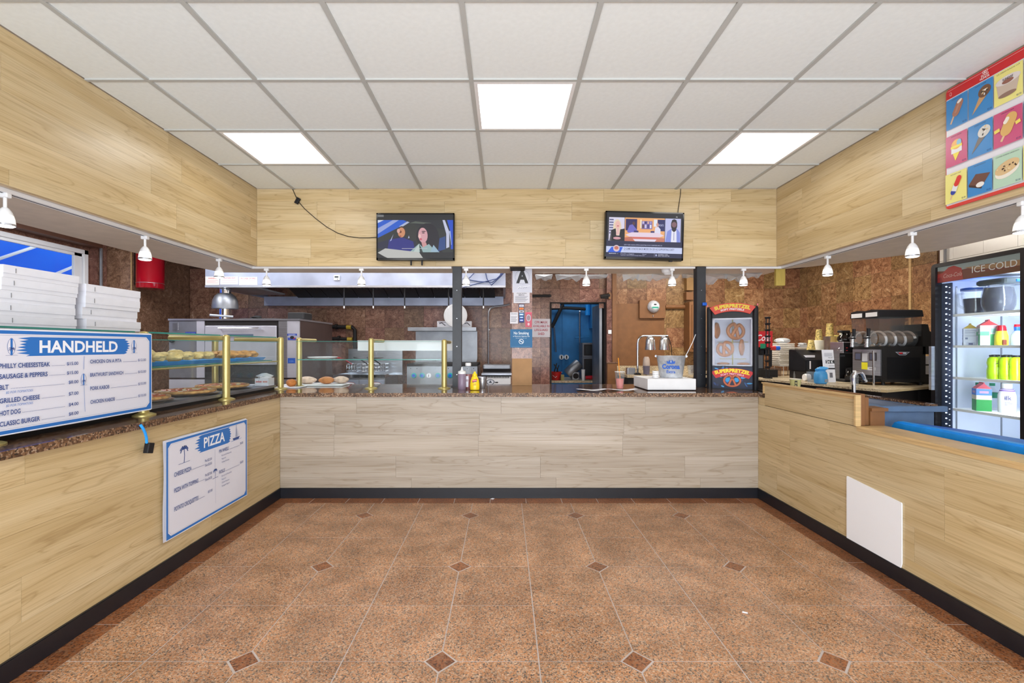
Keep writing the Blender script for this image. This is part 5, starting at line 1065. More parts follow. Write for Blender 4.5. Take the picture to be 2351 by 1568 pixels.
pizza('whole pizza with red sauce at the far end of the case', -2.325, 3.82, 0.195, 3)
sz = ZT+0.269
def tray(label, y0, y1, fl, n, m, seed, hgt):
    t = T('serving_tray', 'blue tray carrying '+label, 'tray', (-2.29, (y0+y1)/2, sz), group='blue trays on the glass shelf'); L = (y1-y0)/2
    pts = [(-0.135, -L), (0.135, -L), (0.15, -L+0.02), (0.15, L-0.02), (0.135, L), (-0.135, L), (-0.15, L-0.02), (-0.15, -L+0.02)]
    k = len(pts); vs = [(x*0.92, y*0.96, 0.0) for x, y in pts]+[(x*1.06, y*1.02, 0.026) for x, y in pts]+[(x*1.0, y*1.0, 0.026) for x, y in pts]+[(x*0.88, y*0.93, 0.006) for x, y in pts]
    fs = [(j*k+i, j*k+(i+1) % k, (j+1)*k+(i+1) % k, (j+1)*k+i) for j in range(3) for i in range(k)]+[tuple(range(k-1, -1, -1)), tuple(range(3*k, 4*k))]
    MB().add(vs, fs).build('tray', M_bluep, t)
    MB().box(-0.12, -L*0.9, 0.008, 0.12, L*0.9, 0.010).build('paper_liner', M_paper, t)
    rn = random.Random(seed); proto = None
    for i in range(n):
        a = MB().blob((0, 0, 0), (0.042, 0.042, 0.028), seed*10+i, 0.20, 16, 11)
        o = a.build('dough_knot' if m is M_dough else 'stuffed_roll', m, smooth=True)
        row = i % 3; o.location = (-2.29+(-0.085+0.075*row)+rn.uniform(-.01, .01), y0+0.07+(y1-y0-0.14)*(i//3)/max(1, (n-1)//3)+rn.uniform(-.01, .01), sz+0.056)
        if i in (1, 4, 10): o.location.z += 0.0; o.scale = (1.15, 1.15, hgt)
        tag(o, fl % (('inner', 'middle', 'outer')[row], ('nearest', 'second', 'third', 'fourth', 'fifth', 'farthest')[i//3]), 'bread', 'pieces on the tray of '+label)
tray('pale garlic knots', 2.78, 3.55, 'pale garlic knot on the nearer blue tray, %s row, %s from viewer', 18, M_dough, 4, 1.6)
tray('browned stuffed rolls', 3.72, 4.15, 'browned roll on the farther blue tray, %s row, %s from viewer', 12, M_crust, 6, 1.2)
# carton with tissue, bun and paper by the corner
t = T('tissue_carton', 'small white carton of tissue in the corner of left glass case', 'carton', (-2.135, 4.12, ZT+DECK+0.002)); MB().box(-0.06, -0.05, 0, 0.06, 0.05, 0.065).build('carton', M_paper, t); MB().blob((0.0, 0, 0.075), (0.06, 0.045, 0.035), 9, 0.2).build('tissue', M_whitem, t, smooth=True)
p = Print((-0.06, -0.051, 0.03), (1, 0, 0), (0, 0, 1)); p.rect(0.008, 0, 0.06, 0.012, (220, 130, 130)); p.rect(0.07, 0, 0.11, 0.012, (220, 150, 140)); p.build('print', t)
tag(MB().tube([P(593, 876, 3.95), P(596, 868, 3.95), P(604, 864, 3.95), P(612, 866, 3.96)], 0.003, 5).build('plastic_strap', M_clear), 'loop of clear strap beside the tissue carton', 'strap')
def bread_board():
    t = T('bread_board', 'white board with loaves inside the back glass case', 'board', (X(738, 4.68), 4.655, ZT)); MB().rbox(-0.33, -0.12, 0.0, 0.26, 0.12, 0.016, 0.02).build('board', M_white, t)
bread_board()
bzz = ZT+0.017
for k, (px, ry_, m, sx, lab) in enumerate(((706, 4.64, M_breadp, 0.085, 'pale floured loaf at left end of bread board'), (750, 4.63, M_bread, 0.075, 'golden brown roll in the middle of bread board'), (783, 4.68, M_breadp, 0.080, 'dark floured loaf at right end of bread board'))):
    tag(MB().blob((0, 0, 0.036), (sx, 0.06, 0.037), k+30, 0.05, 16, 10).build('bread_loaf', m, smooth=True, loc=(X(px, ry_), ry_, bzz)), lab, 'bread')
t = tag(MB().rbox(-0.12, -0.09, 0, 0.12, 0.09, 0.008, 0.01).build('white_napkin', M_paper, loc=(X(668, 4.42), 4.42, ZT+0.001)), 'folded white paper under the bun between the two cases', 'napkin')
tag(MB().blob((0, 0, 0.034), (0.048, 0.048, 0.036), 44, 0.04, 16, 10).build('bread_bun', M_bread, smooth=True, loc=(X(669, 4.42), 4.42, ZT+0.009)), 'single brown bun on paper between the two glass cases', 'bread')
tag(MB().lathe([(0.05, 0), (0.12, 0.008), (0.14, 0.018), (0.135, 0.020), (0.05, 0.004)], n=28).build('plate', M_white, smooth=True, loc=(X(741, 4.5), 4.50, ZT+0.27)), 'empty white plate on the glass shelf of the back case', 'plate')
tag(MB().lathe([(0.03, 0), (0.07, 0.006), (0.08, 0.014), (0.075, 0.015), (0.03, 0.003)], n=20).build('plate', M_steeld, smooth=True, loc=(X(862, 4.55), 4.55, ZT+0.27)), 'small grey metal plate on glass shelf behind the middle brass post', 'plate')
# ------------------------------------------------------------------ pizza boxes
def pbox(x, y, z, w, label, grp, m=M_paper, hh=0.062, proto=None):
    if proto: return dup(proto, (x, y, z), label=label, group=grp)
    t = T('pizza_box', label, 'box', (x, y, z), group=grp)
    MB().box(-w/2, -w/2, 0, w/2, w/2, hh-0.002).build('tray', m, t)
    l = MB().box(-w/2-0.002, -w/2-0.002, hh*0.35, w/2+0.003, w/2+0.002, hh).build('lid', m, t)
    MB().box(w/2+0.003, -w/2+0.05, hh*0.42, w/2+0.005, -w/2+0.052, hh*0.8).build('tab', M_steeld, l)
    return t
rn = random.Random(2); proto = None
pos = ['topmost', 'second from top', 'third from top', 'fourth from top', 'lowest']
for yc, n, hh, lab in ((2.722, 4, 0.064, 'right stack, in front of the stone pilaster'), (2.295, 5, 0.0575, 'left stack, in front of the window')):
    for k in range(n):
        idx = n-1-k
        args = (-2.300-0.19+rn.uniform(-0.006, 0.006), yc+rn.uniform(-0.008, 0.008)+(0.012 if idx == 0 else 0), 1.3665+k*(hh+0.0006), 0.375, 'white pizza box, %s of the %s' % (pos[min(idx, 4)] if idx < n-1 else 'lowest', lab), 'pizza boxes in the '+lab.split(',')[0])
        pr = pbox(*args, hh=hh) if k == 0 else pbox(*args, proto=pr)
# ------------------------------------------------------------------ condiments
def lathe_part(name, prof, m, par, n=20, **k): return MB().lathe(prof, n=n).build(name, m, par, smooth=True, **k)
y = 4.20
t = T('squeeze_bottle', 'white-topped squeeze bottle of brown sauce left of the yellow mustard', 'bottle', (X(1060.5, y), y, ZT))
lathe_part('body', [(0.034, 0), (0.037, 0.005), (0.037, 0.135), (0.032, 0.142)], mat('sauce_plastic', (142, 124, 146), 0.35), t); lathe_part('cap', [(0.036, 0.142), (0.036, 0.165), (0.018, 0.170), (0.010, 0.178), (0.004, 0.205)], M_white, t)
y = 4.14
t = T('mustard_bottle', 'bright yellow mustard squeeze bottle in front of the ketchup', 'bottle', (X(1090, y), y, ZT))
M_must = mat('mustard_yellow', (246, 214, 30), 0.35, var=0.02)
o = lathe_part('body', [(0.034, 0), (0.042, 0.006), (0.043, 0.05), (0.038, 0.085), (0.028, 0.115), (0.022, 0.125)], M_must, t); o.scale = (1, 0.75, 1)
lathe_part('cap', [(0.022, 0.125), (0.022, 0.142), (0.012, 0.150), (0.009, 0.162), (0.006, 0.166)], M_must, t)
p = Print((-0.03, -0.0325, 0.04), (1, 0, 0), (0, 0, 1)); p.poly([(0.008, 0.034), (0.05, 0.044), (0.052, 0.062), (0.012, 0.054)], (214, 50, 40)); p.poly([(0.012, 0.03), (0.05, 0.038), (0.05, 0.043), (0.012, 0.034)], (40, 60, 140)); p.text("French's", 0.031, 0.044, 0.010, (250, 240, 230), width=0.034, align='c', bold=.01); p.rect(0.016, 0.006, 0.046, 0.010, (196, 140, 30)); p.rect(0.020, 0.014, 0.042, 0.019, (200, 150, 30)); p.build('label', t)
y = 4.27
t = T('ketchup_bottle', 'large ketchup bottle with white cap half empty behind mustard bottle', 'bottle', (X(1075, y), y, ZT))
lathe_part('sauce', [(0.040, 0.002), (0.041, 0.010), (0.042, 0.09), (0.038, 0.135)], mat('ketchup', (150, 34, 30), 0.3), t)
lathe_part('clear_body', [(0.044, 0), (0.046, 0.01), (0.046, 0.10), (0.042, 0.150), (0.030, 0.185), (0.024, 0.205), (0.024, 0.215)], M_clear, t)
lathe_part('cap', [(0.027, 0.212), (0.027, 0.236), (0.022, 0.240)], M_white, t)
p = Print((-0.025, -0.0475, 0.02), (1, 0, 0), (0, 0, 1)); p.rect(0, 0, 0.03, 0.10, (224, 224, 236)); p.rect(0.004, 0.05, 0.026, 0.07, (170, 150, 160)); p.build('label', t)
y = 4.34
t = T('steel_container', 'small round stainless steel canister right of the mustard bottle', 'canister', (X(1107, y), y, ZT)); lathe_part('pot', [(0.040, 0), (0.042, 0.004), (0.042, 0.085), (0.046, 0.088), (0.046, 0.092)], M_steel, t); lathe_part('lid', [(0.043, 0.092), (0.043, 0.104), (0.038, 0.108)], M_steel, t)
# ------------------------------------------------------------------ right part of the back counter
y0, y1 = 4.08, 4.52; x0, x1 = 1.264, 1.690
t = T('white_box', 'flat white box on the counter under the metal bucket', 'box', ((x0+x1)/2, (y0+y1)/2, ZT)); MB().box(-0.213, -0.22, 0.008, 0.213, 0.22, 0.104).build('box', M_whitem, t, bevel=0.002); MB().box(-0.205, -0.21, 0, 0.205, 0.21, 0.008).build('foot_pad', M_black, t)
zb = ZT+0.104
yb = 4.28; t = T('ice_bucket', 'galvanised metal ice bucket with blue lettering on the white box', 'bucket', (X(1540.5, yb), yb, zb+0.001), radians(-20))
zt_ = Zc(817, yb)-zb
MB().lathe([(0.098, 0.0), (0.100, 0.004), (0.127, zt_-0.004), (0.131, zt_), (0.126, zt_), (0.120, zt_-0.01), (0.096, 0.008)], n=36, cap=False).lathe([(0.0, 0.006), (0.098, 0.006)], n=36, cap=False).build('pail', mat('galvanised_steel', (204, 208, 214), 0.42, 0.45, var=0.1, scale=30), t, smooth=True)
for s in (-1, 1): MB().lathe([(0.011, -0.005), (0.011, 0.005)], (s*0.132, 0, zt_-0.004), 12, 'y').build('ear', M_steeld, t)
p = Print((0, -0.131, 0), (1, 0, 0), (0, 0, 1)); cb = (30, 92, 190)
p.o = Vector((0, -0.114, 0)); p.V = Vector((0, -0.125, 1))
p.text('Corona', 0.0, 0.085, 0.040, cb, width=0.150, align='c', bold=0.05); p.text('Extra', 0.0, 0.045, 0.026, cb, width=0.075, align='c', bold=0.02)
p.poly([(-0.034, 0.135), (-0.036, 0.158), (-0.022, 0.146), (-0.012, 0.165), (0, 0.148), (0.012, 0.165), (0.022, 0.146), (0.036, 0.158), (0.034, 0.135)], cb); p.ell(0, 0.134, 0.034, 0.006, cb); p.ell(0, 0.147, 0.006, 0.006, (190, 200, 214)); p.build('lettering', t)
tag(MB().tube([P(1571, 822, 4.30), P(1577, 812, 4.32), P(1590, 786, 4.36), P(1597, 768, 4.40)], 0.0035, 6).build('thin_wire', M_white), 'white cord rising from the bucket to the charcoal post', 'cord')
t = T('tape_roll', 'stack of white receipt paper rolls on the white box left of bucket', 'paper roll', (X(1505, 4.2), 4.2, zb+0.001))
for k in range(4): MB().lathe([(0.006, 0.016*k), (0.028, 0.016*k+0.001), (0.028, 0.016*k+0.015), (0.006, 0.016*k+0.015)], n=18).build('roll', M_white, t, smooth=True)
tag(MB().tube([P(1467, 866.5, 4.40), P(1497, 868, 4.22)], 0.004, 6).build('pen', M_bluep), 'blue pen lying on the left edge of the white box', 'pen')
y = 4.25; t = T('drink_cup', 'clear plastic cup of pink drink with an orange straw', 'cup', (X(1423, y), y, ZT))
lathe_part('drink', [(0.029, 0.004), (0.036, 0.095)], mat('pink_drink', (226, 130, 120), 0.2, var=0.05), t); lathe_part('cup_wall', [(0.031, 0), (0.034, 0.02), (0.044, 0.150), (0.046, 0.158)], M_clear, t)
MB().tube([(0.01, 0, 0.02), (-0.004, 0, 0.16), (-0.014, 0.0, 0.285)], 0.0042, 6).build('straw', mat('orange_straw', (236, 150, 40), 0.4), t); MB().lathe([(0.046, 0.157), (0.047, 0.161)], n=20, cap=False).build('rim', M_white, t)
for k, (px, w, lab) in enumerate(((1358, 0.13, 'curled printed napkin left of the drink cup'), (1428, 0.125, 'curled printed napkin under the drink cup'))):
    t = T('napkin', lab, 'napkin', (X(px, 4.12), 4.12, ZT+0.001), group='two white napkins on the back counter')
    MB().sheet(lambda u, v: ((u-0.5)*w*2, -0.06+0.12*v, 0.002+0.012*abs(u-0.5)**2*4*(1-v*0.5)+0.002*sin(u*8)), 10, 4).build('sheet', M_paper, t, smooth=True)
    for q in range(3): MB().box(-0.07+0.05*q, -0.03, 0.0052, -0.045+0.05*q, -0.022, 0.0056).build('printed_line', M_steeld, t)
# ------------------------------------------------------------------ heated pretzel display
y = 4.215; xa, xb2 = 1.865, 2.285; hw = 0.21
t = T('pretzel_warmer', 'black illuminated pretzel warmer with red and yellow arched sign', 'food warmer', ((xa+xb2)/2, y, ZT), radians(-24))
zz = lambda py: Zc(py, y)-ZT
H = zz(703)
for s in (-1, 1):
    o = MB().extx([(0.0, 0.0), (0.29, 0.0), (0.29, H), (0.03, H), (0.0, H-0.03)], s*hw-(0.0 if s < 0 else 0.045), s*hw+(0.045 if s < 0 else 0.0)).build('side_column', M_black, t, bevel=0.006)
    MB().box(s*(hw-0.005)-0.005, 0.005, H, s*(hw-0.005)+0.005, 0.02, H+0.018).build('clip', M_red, o)
MB().box(-hw+0.02, 0.27, 0.0, hw-0.02, 0.29, H).build('rear_panel', M_steeld, t)
MB().box(-hw+0.045, 0.0, 0.0, hw-0.045, 0.27, zz(841)).build('base', M_black, t)
MB().box(-hw+0.045, 0.0, zz(729), hw-0.045, 0.27, H-0.002).build('header', M_black, t)
MB().box(-hw+0.045, 0.012, zz(841), hw-0.045, 0.016, zz(729)).build('glass_door', M_glass, t)
M_frm = mat('silver_frame', (168, 168, 178), 0.5, 0.3)
f = MB(); z0, z1 = zz(840), zz(730); f.box(-hw+0.045, 0.006, z0, -hw+0.065, 0.012, z1).box(hw-0.055, 0.006, z0, hw-0.045, 0.012, z1).box(-hw+0.045, 0.006, z1-0.014, hw-0.045, 0.012, z1).box(-hw+0.045, 0.006, z0, hw-0.045, 0.012, z0+0.01); f.build('door_frame', M_frm, t)
MB().box(-hw+0.05, 0.25, z0, hw-0.05, 0.265, z1).box(hw-0.052, 0.02, z0, hw-0.047, 0.25, z1).box(-hw+0.047, 0.02, z0, -hw+0.052, 0.25, z1).build('lit_back', mat('lit_panel', (190, 186, 200), 0.5, emit=(200, 196, 224), estr=0.18), t)
for s in (-1, 1): MB().lathe([(0.024, 0.0), (0.024, H-0.02), (0.018, H-0.004)], (s*(hw-0.022), 0.004, 0), 20).build('corner_column', M_black, t, smooth=True)
zc = (z0+z1)/2
tr = MB().tube([(0.01, 0.16, z0), (0.01, 0.16, z1)], 0.005, 8); tr.tube([(-0.12, 0.16, zc), (0.14, 0.16, zc)], 0.0035, 6).tube([(-0.10, 0.16, z0+0.06), (0.12, 0.16, z0+0.06)], 0.0035, 6).tube([(0.0, 0.02, zc+0.003), (0.0, 0.24, zc+0.003)], 0.0035, 6).build('hanging_rack', M_brass, t, smooth=True)
W2 = lambda a, b, c: (t.location.x+a*cos(radians(-24))-b*sin(radians(-24)), t.location.y+a*sin(radians(-24))+b*cos(radians(-24)), ZT+c)
M_pret = mat('pretzel_crust', (176, 104, 48), 0.4, var=0.1, scale=8)
def pretzel_pts(s):
    o = []
    for k in range(41):
        a = k/40.0; th = pi*(-0.5+0.0)+0; q = -1+2*a
        # closed-looking loop: two big lobes and crossed ends
        ang = q*pi*1.25; rr_ = 1.0
        if abs(q) < 0.72: x = sin(ang)*0.50; z = cos(ang)*0.46*-1+0.0
        else:
            w_ = (abs(q)-0.72)/0.28; sg = 1 if q > 0 else -1; xs_, zs_ = sin(0.72*pi*1.25)*0.50*sg, -cos(0.72*pi*1.25)*0.46
            xe, ze = -0.22*sg, -0.38; x = xs_+(xe-xs_)*w_; z = zs_+(ze-zs_)*w_+0.10*sin(pi*w_)
        o.append((x*s, 0.02*sin(8*a*pi)*s, z*s))
    return o
for i, (x, yy, z, s, rz, lab) in enumerate(((0.035, 0.13, zz(759), 0.15, 0.5, 'large upright pretzel hanging at top right inside the warmer'), (-0.055, 0.10, zz(801), 0.135, -0.3, 'dark brown pretzel hanging at lower left inside the warmer'), (-0.125, 0.14, zz(757), 0.14, 1.35, 'pretzel seen edge-on at top left inside the warmer'), (0.085, 0.12, zz(797), 0.14, 1.4, 'pretzel seen edge-on at lower right inside the warmer'))):
    o = MB().tube(pretzel_pts(s), s*0.105, 10).build('pretzel', M_pret, smooth=True)
    o.location = W2(x, yy, z); o.rotation_euler = (0, 0.15 if i == 0 else -0.35 if i == 1 else 0.05, rz-0.42); tag(o, lab, 'pretzel', 'pretzels in the warmer')
for i, x in enumerate((-0.07, 0.10)): tag(MB().blob((0, 0, 0.014), (0.06, 0.04, 0.015), 60+i, 0.05).build('pretzel_roll', M_pret, smooth=True, loc=W2(x, 0.10, z0+0.001)), 'flat baked roll lying on the warmer floor at %s' % ('left' if i == 0 else 'right'), 'bread')
def arch(p, cu, cv, w, hgt, R_, col, tip=0.0):
    n = 12; a0 = w/2/R_; up = []; lo = []
    for k in range(n+1): a = -a0+2*a0*k/n; up.append((cu+(R_+hgt/2)*sin(a), cv-R_+(R_+hgt/2)*cos(a))); q = 0.90; lo.append((cu+(R_-hgt/2)*sin(a*q), cv-R_+(R_-hgt/2)*cos(a*q)))
    p.poly(lo+up[::-1], col)
# header sign board
vA = zz(707); n = 12
def arch_pts(w, hgt, R_, cz, q=0.9):
    a0 = w/2/R_; up = [((R_+hgt/2)*sin(-a0+2*a0*k/n), cz-R_+(R_+hgt/2)*cos(-a0+2*a0*k/n)) for k in range(n+1)]; lo = [((R_-hgt/2)*sin((-a0+2*a0*k/n)*q), cz-R_+(R_-hgt/2)*cos((-a0+2*a0*k/n)*q)) for k in range(n+1)]
    return lo+up[::-1]
czs = zz(705.5)
MB().ext(arch_pts(0.355, 0.075, 0.42, czs), -0.030, 0.0).build('sign_board', flat((226, 50, 30)), t)
p = Print((0, -0.0305, 0), (1, 0, 0), (0, 0, 1), emit=0.75)
p.poly(arch_pts(0.350, 0.071, 0.42, czs), (226, 60, 34)); p.text('SUPERPRETZEL', 0, czs-0.002, 0.030, (250, 220, 40), width=0.29, align='c', bold=0.05, arc=0.42); p.text('SOFT PRETZELS', 0, czs-0.026, 0.016, (250, 236, 236), width=0.19, align='c', bold=0.04, arc=0.40); p.build('header_print', t)
p = Print((0, -0.0005, 0), (1, 0, 0), (0, 0, 1)); w = 0.355; zl, zh = zz(892), zz(842)
p.rect(-w/2, zl, w/2, zh, (20, 30, 58))
rn = random.Random(8)
for k in range(22): x = rn.uniform(-w/2+0.03, w/2-0.03); z = rn.uniform(zl+0.015, zh-0.01); p.ell(x, z, rn.uniform(0.01, 0.028), rn.uniform(0.004, 0.012), [(30, 56, 110), (44, 100, 170), (26, 40, 84), (60, 150, 210)][k % 4], 10, rn.uniform(0, 3)); p.h -= p.step*0.7
cz2 = zz(854); p.h += .0005
p.poly(arch_pts(0.335, 0.070, 0.42, cz2), (196, 34, 40)); p.text('SUPERPRETZEL', 0, cz2-0.001, 0.030, (248, 222, 40), width=0.285, align='c', bold=0.05, arc=0.42); p.text('SOFT PRETZELS', 0, cz2-0.026, 0.015, (226, 190, 206), width=0.19, align='c', bold=0.03, arc=0.40)
pc = zz(875); p.ell(-0.035, pc+0.012, 0.022, 0.020, (30, 150, 214)); p.ell(0.035, pc+0.012, 0.022, 0.020, (30, 150, 214))
pp = [(a*0.95, b*0.8) for a, _, b in pretzel_pts(0.14)]
for c, wd in (((110, 44, 30), 0.020), ((198, 100, 60), 0.013)): 
    for a, b in zip(pp, pp[1:]): p.line([(a[0], pc+a[1]+0.006), (b[0], pc+b[1]+0.006)], wd, c); p.h -= p.step
    p.h += 0.0006
p.build('lower_print', t)
tag(MB().rbox(-0.02, -0.012, 0, 0.02, 0.012, 0.03, 0.006).build('blue_clip', M_blued, loc=(1.918, 4.434, Zc(702, 4.44))), 'small blue clip fixed to the charcoal post beside the warmer top', 'clip')
# ------------------------------------------------------------------ brown wall, meter, heat lamp
yw = YW-0.026
tag(MB().box(X(1414, yw), yw-0.008, 0.88, X(1525, yw), yw-0.001, Zc(697, yw)).build('painted_board', M_brownp), 'large flat brown painted board on the wall behind the heat lamp', 'board')
t = T('meter_panel', 'brown board with a round electric meter on the back wall', 'electric meter', (X(1495.5, yw), yw-0.008, Zc(731, yw)))
w = (X(1525, yw)-X(1466, yw))/2; h = Zc(690, yw)-Zc(731, yw)
MB().box(-w, -0.05, 0, w, 0.0, h).build('board', M_brownp, t, bevel=0.003)
m = MB().lathe([(0.088, 0.0), (0.092, -0.03), (0.078, -0.06), (0.05, -0.085), (0.0, -0.09)], (0.012, -0.05, h-0.10), 26, 'y', cap=False).build('meter', mat('meter_glass', (206, 210, 220), 0.15), t, smooth=True)
MB().lathe([(0.096, -0.02), (0.096, 0.0)], (0.012, -0.05, h-0.10), 26, 'y').build('collar', M_alu, m)
p = Print((0.012, -0.142, h-0.10), (1, 0, 0), (0, 0, 1)); p.ell(0, 0.0, 0.06, 0.05, (226, 228, 236)); p.rect(-0.05, -0.035, 0.05, -0.008, (50, 160, 140)); p.rect(-0.02, 0.014, 0.02, 0.036, (50, 50, 60)); p.build('dial_print', m)
MB().box(0.0, -0.06, 0.02, 0.012, -0.05, 0.05).build('seal_tag', M_alu, t)
t = T('electrical_cabinet', 'tall brown metal electrical cabinet left of the right charcoal post', 'cabinet', (X(1570, yw), yw, Zc(807, yw))); cw = X(1640, yw)-X(1570, yw); chh = Zc(696, yw)-Zc(807, yw)
MB().box(0, -0.22, 0, cw, 0, chh).build('body', M_brownp, t); d = MB().box(0.035, -0.235, 0.05, cw, -0.22, chh-0.05).build('door', M_brownp, t); MB().box(0.11, -0.238, 0.06, cw-0.02, -0.235, chh-0.10).build('faded_panel', mat('faded_brown', (140, 108, 80), 0.6), d)
t = T('junction_box', 'small brown junction box above the electrical cabinet', 'junction box', (X(1569, yw), yw, Zc(690, yw))); MB().box(0, -0.12, 0, 0.12, 0, 0.12).build('box', M_brownp, t); MB().tube([(0.14, -0.06, 0.0), (0.14, -0.06, 0.10)], 0.012).build('conduit', M_white, t)
tag(MB().box(X(1571, yw), yw-0.10, Zc(668, yw), X(1590, yw), yw, Zc(628, yw)).build('brown_box', mat('tan_paint', (150, 116, 70), 0.6)), 'narrow tan box high on the wall beside the right charcoal post', 'box')
t = T('brown_pipe', 'brown horizontal pipe between the meter and the electrical cabinet', 'pipe', (X(1526, yw), yw-0.03, Zc(705, yw))); MB().tube([(0, 0, 0), (X(1570, yw)-X(1526, yw), 0, 0)], 0.032).build('pipe', M_brownp, t, smooth=True)
t = T('wall_bracket', 'black bracket lying on the wall just right of the doorway top', 'bracket', P(1382, 681, 7.14)); MB().tube([(-0.02, 0, 0.0), (0.12, -0.0, 0.02)], 0.03).tube([(-0.02, 0, -0.02), (0.12, 0.0, -0.02)], 0.012).build('bar', M_blackm, t); MB().box(0.10, -0.02, -0.04, 0.14, 0.06, 0.06).build('plate', M_brownp, t)
t = T('switch_plate', 'small white wall switch to the right of the doorway', 'switch', P(1400, 762, 7.19)); MB().box(-0.025, -0.008, -0.03, 0.025, 0.008, 0.03).build('plate', M_white, t); MB().box(-0.006, -0.014, -0.01, 0.006, -0.008, 0.01).build('toggle', M_white, t)
# back service counter with laminate top
KZ = 0.865
t = T('service_counter', 'speckled laminate service counter along the brown back wall', 'counter', (0, 6.62, 0)); MB().box(1.76, 0.0, KZ-0.035, 2.91, 0.64, KZ).build('top', M_lam, t); MB().box(1.78, 0.03, 0, 2.91, 0.63, KZ-0.035).build('cabinet', M_blackm, t); MB().box(1.76, 0.60, KZ, 2.91, 0.625, KZ+0.11).build('splashback', M_lam, t)
t = T('heat_lamp', 'chrome food heat lamp stand with two bell shades on service counter', 'heat lamp', (X(1464, 6.75), 6.75, KZ))
HZ = Zc(771, 6.75)-KZ
MB().tube([(0, 0, 0.02), (0, 0, HZ-0.11), (0.01, 0, HZ-0.06), (0.035, 0, HZ-0.02), (0.08, 0, HZ), (0.44, 0, HZ)], 0.016, 12).build('pole', M_chrome, t, smooth=True)
MB().lathe([(0.05, 0), (0.05, 0.015), (0.02, 0.03)], n=18).build('base', M_black, t)
for px in (1493, 1525):
    x = X(px, 6.75)-t.location.x; s = MB().lathe([(0.078, HZ-0.205), (0.078, HZ-0.19), (0.072, HZ-0.14), (0.066, HZ-0.06), (0.055, HZ-0.03), (0.035, HZ-0.015)], (x, 0, 0), 22).build('shade', M_alu, t, smooth=True); MB().lathe([(0.07, HZ-0.203), (0.02, HZ-0.19)], (x, 0, 0), 16).build('reflector', M_steeld, s)
MB().tube([(0.38, 0, HZ+0.01), (0.44, -0.03, HZ-0.02), (0.48, -0.03, HZ-0.15), (0.49, -0.03, HZ-0.30)], 0.006, 6).build('cable', M_black, t, smooth=True)
MB().box(0.10, -0.1, 0.0, 0.30, 0.1, 0.012).build('tray_plate', M_steel, t)
t = T('lidded_cups', 'stack of clear lids and grey cups under the heat lamp', 'cups', (X(1484, 6.66), 6.66, KZ+0.014)); MB().lathe([(0.042, 0), (0.050, 0.12)], n=18).build('cup', mat('grey_cup', (110, 104, 120), 0.4), t, smooth=True); MB().lathe([(0.052, 0.12), (0.050, 0.14), (0.045, 0.22), (0.03, 0.25)], n=18).build('lid_stack', mat('frosted_lid', (176, 160, 150), 0.35), t, smooth=True)
tag(MB().rbox(-0.06, -0.05, 0, 0.06, 0.05, 0.10, 0.01).build('napkin_box', M_steel, loc=(X(1411, 6.5), 6.82, KZ)), 'small grey box beside the laminate counter edge near the drink cup', 'box').location.x = 1.86
# low wall panels under the laminate counter are hidden; clear cup near the post
t = tag(MB().lathe([(0.030, 0), (0.045, 0.14), (0.047, 0.14), (0.032, 0.002)], n=16, cap=False).build('clear_cup', M_clear, smooth=True, loc=(X(1587, 6.7), 6.72, KZ)), 'empty clear cup on the laminate counter behind the metal bucket', 'cup')
# ------------------------------------------------------------------ crumpled film along the soffit's back edge
rn = random.Random(21)
xa = 0.33; k = 0
while xa < 2.7:
    w = rn.uniform(0.16, 0.34); d = rn.uniform(0.03, 0.085)
    if 1.02 < xa < 1.2: xa += 0.08; continue
    if 2.0 < xa < 2.5: d += 0.05
    nn = 7; pts = [(xa, ZS+0.004)]; 
    for i in range(nn): pts.append((xa+w*(i+0.5)/nn, ZS-d*rn.uniform(0.35, 1.0)))
    pts.append((xa+w, ZS+0.004)); b = MB(); vs = []; ye = 4.99 if xa < 2.4 else 4.93
    for x, z in pts: vs.append((x, ye-0.075*(xa/3)+rn.uniform(-0.02, 0.02), z))
    c = (xa+w/2, vs[0][1]-0.05, ZS-d*0.4); n = len(vs)
    b.add(vs+[c]+[(v[0], v[1]+0.03, v[2]) for v in vs], [(i, (i+1) % n, n) for i in range(n)]+[(i, (i+1) % n, (i+1) % n+n+1, i+n+1) for i in range(n)])
    k += 1
    tag(b.build('plastic_film', M_film), 'ragged strip of clear plastic film hanging from the soffit, %s from the pillar' % ('first', 'second', 'third', 'fourth', 'fifth', 'sixth', 'seventh', 'eighth', 'ninth', 'tenth', 'eleventh', 'twelfth', 'thirteenth', 'fourteenth')[k-1], 'plastic film', 'plastic film strips')
    xa += w*rn.uniform(0.85, 1.15)
# ------------------------------------------------------------------ right hand drinks counter
DZ2 = 0.902
poly = [(2.93, 6.3), (2.99, 5.45), (3.27, 4.02), (3.30, 3.99), (3.97, 4.33), (4.60, 4.33), (4.60, 7.18), (2.93, 7.18)]
t = T('drinks_counter', 'speckled laminate drinks counter on the right with black cabinets', 'counter', (0, 0, 0))
o = MB().prism(poly, DZ2-0.022, DZ2).build('top', [M_lam, M_lamedge], t)
for f in o.data.polygons: f.material_index = 1 if f.normal.y < -0.7 else 0
MB().prism([(3.05, 6.25), (3.10, 5.45), (3.37, 4.13), (3.95, 4.42), (4.5, 4.42), (4.5, 7.1), (3.05, 7.1)], 0, DZ2-0.022).build('cabinet', M_dark, t)
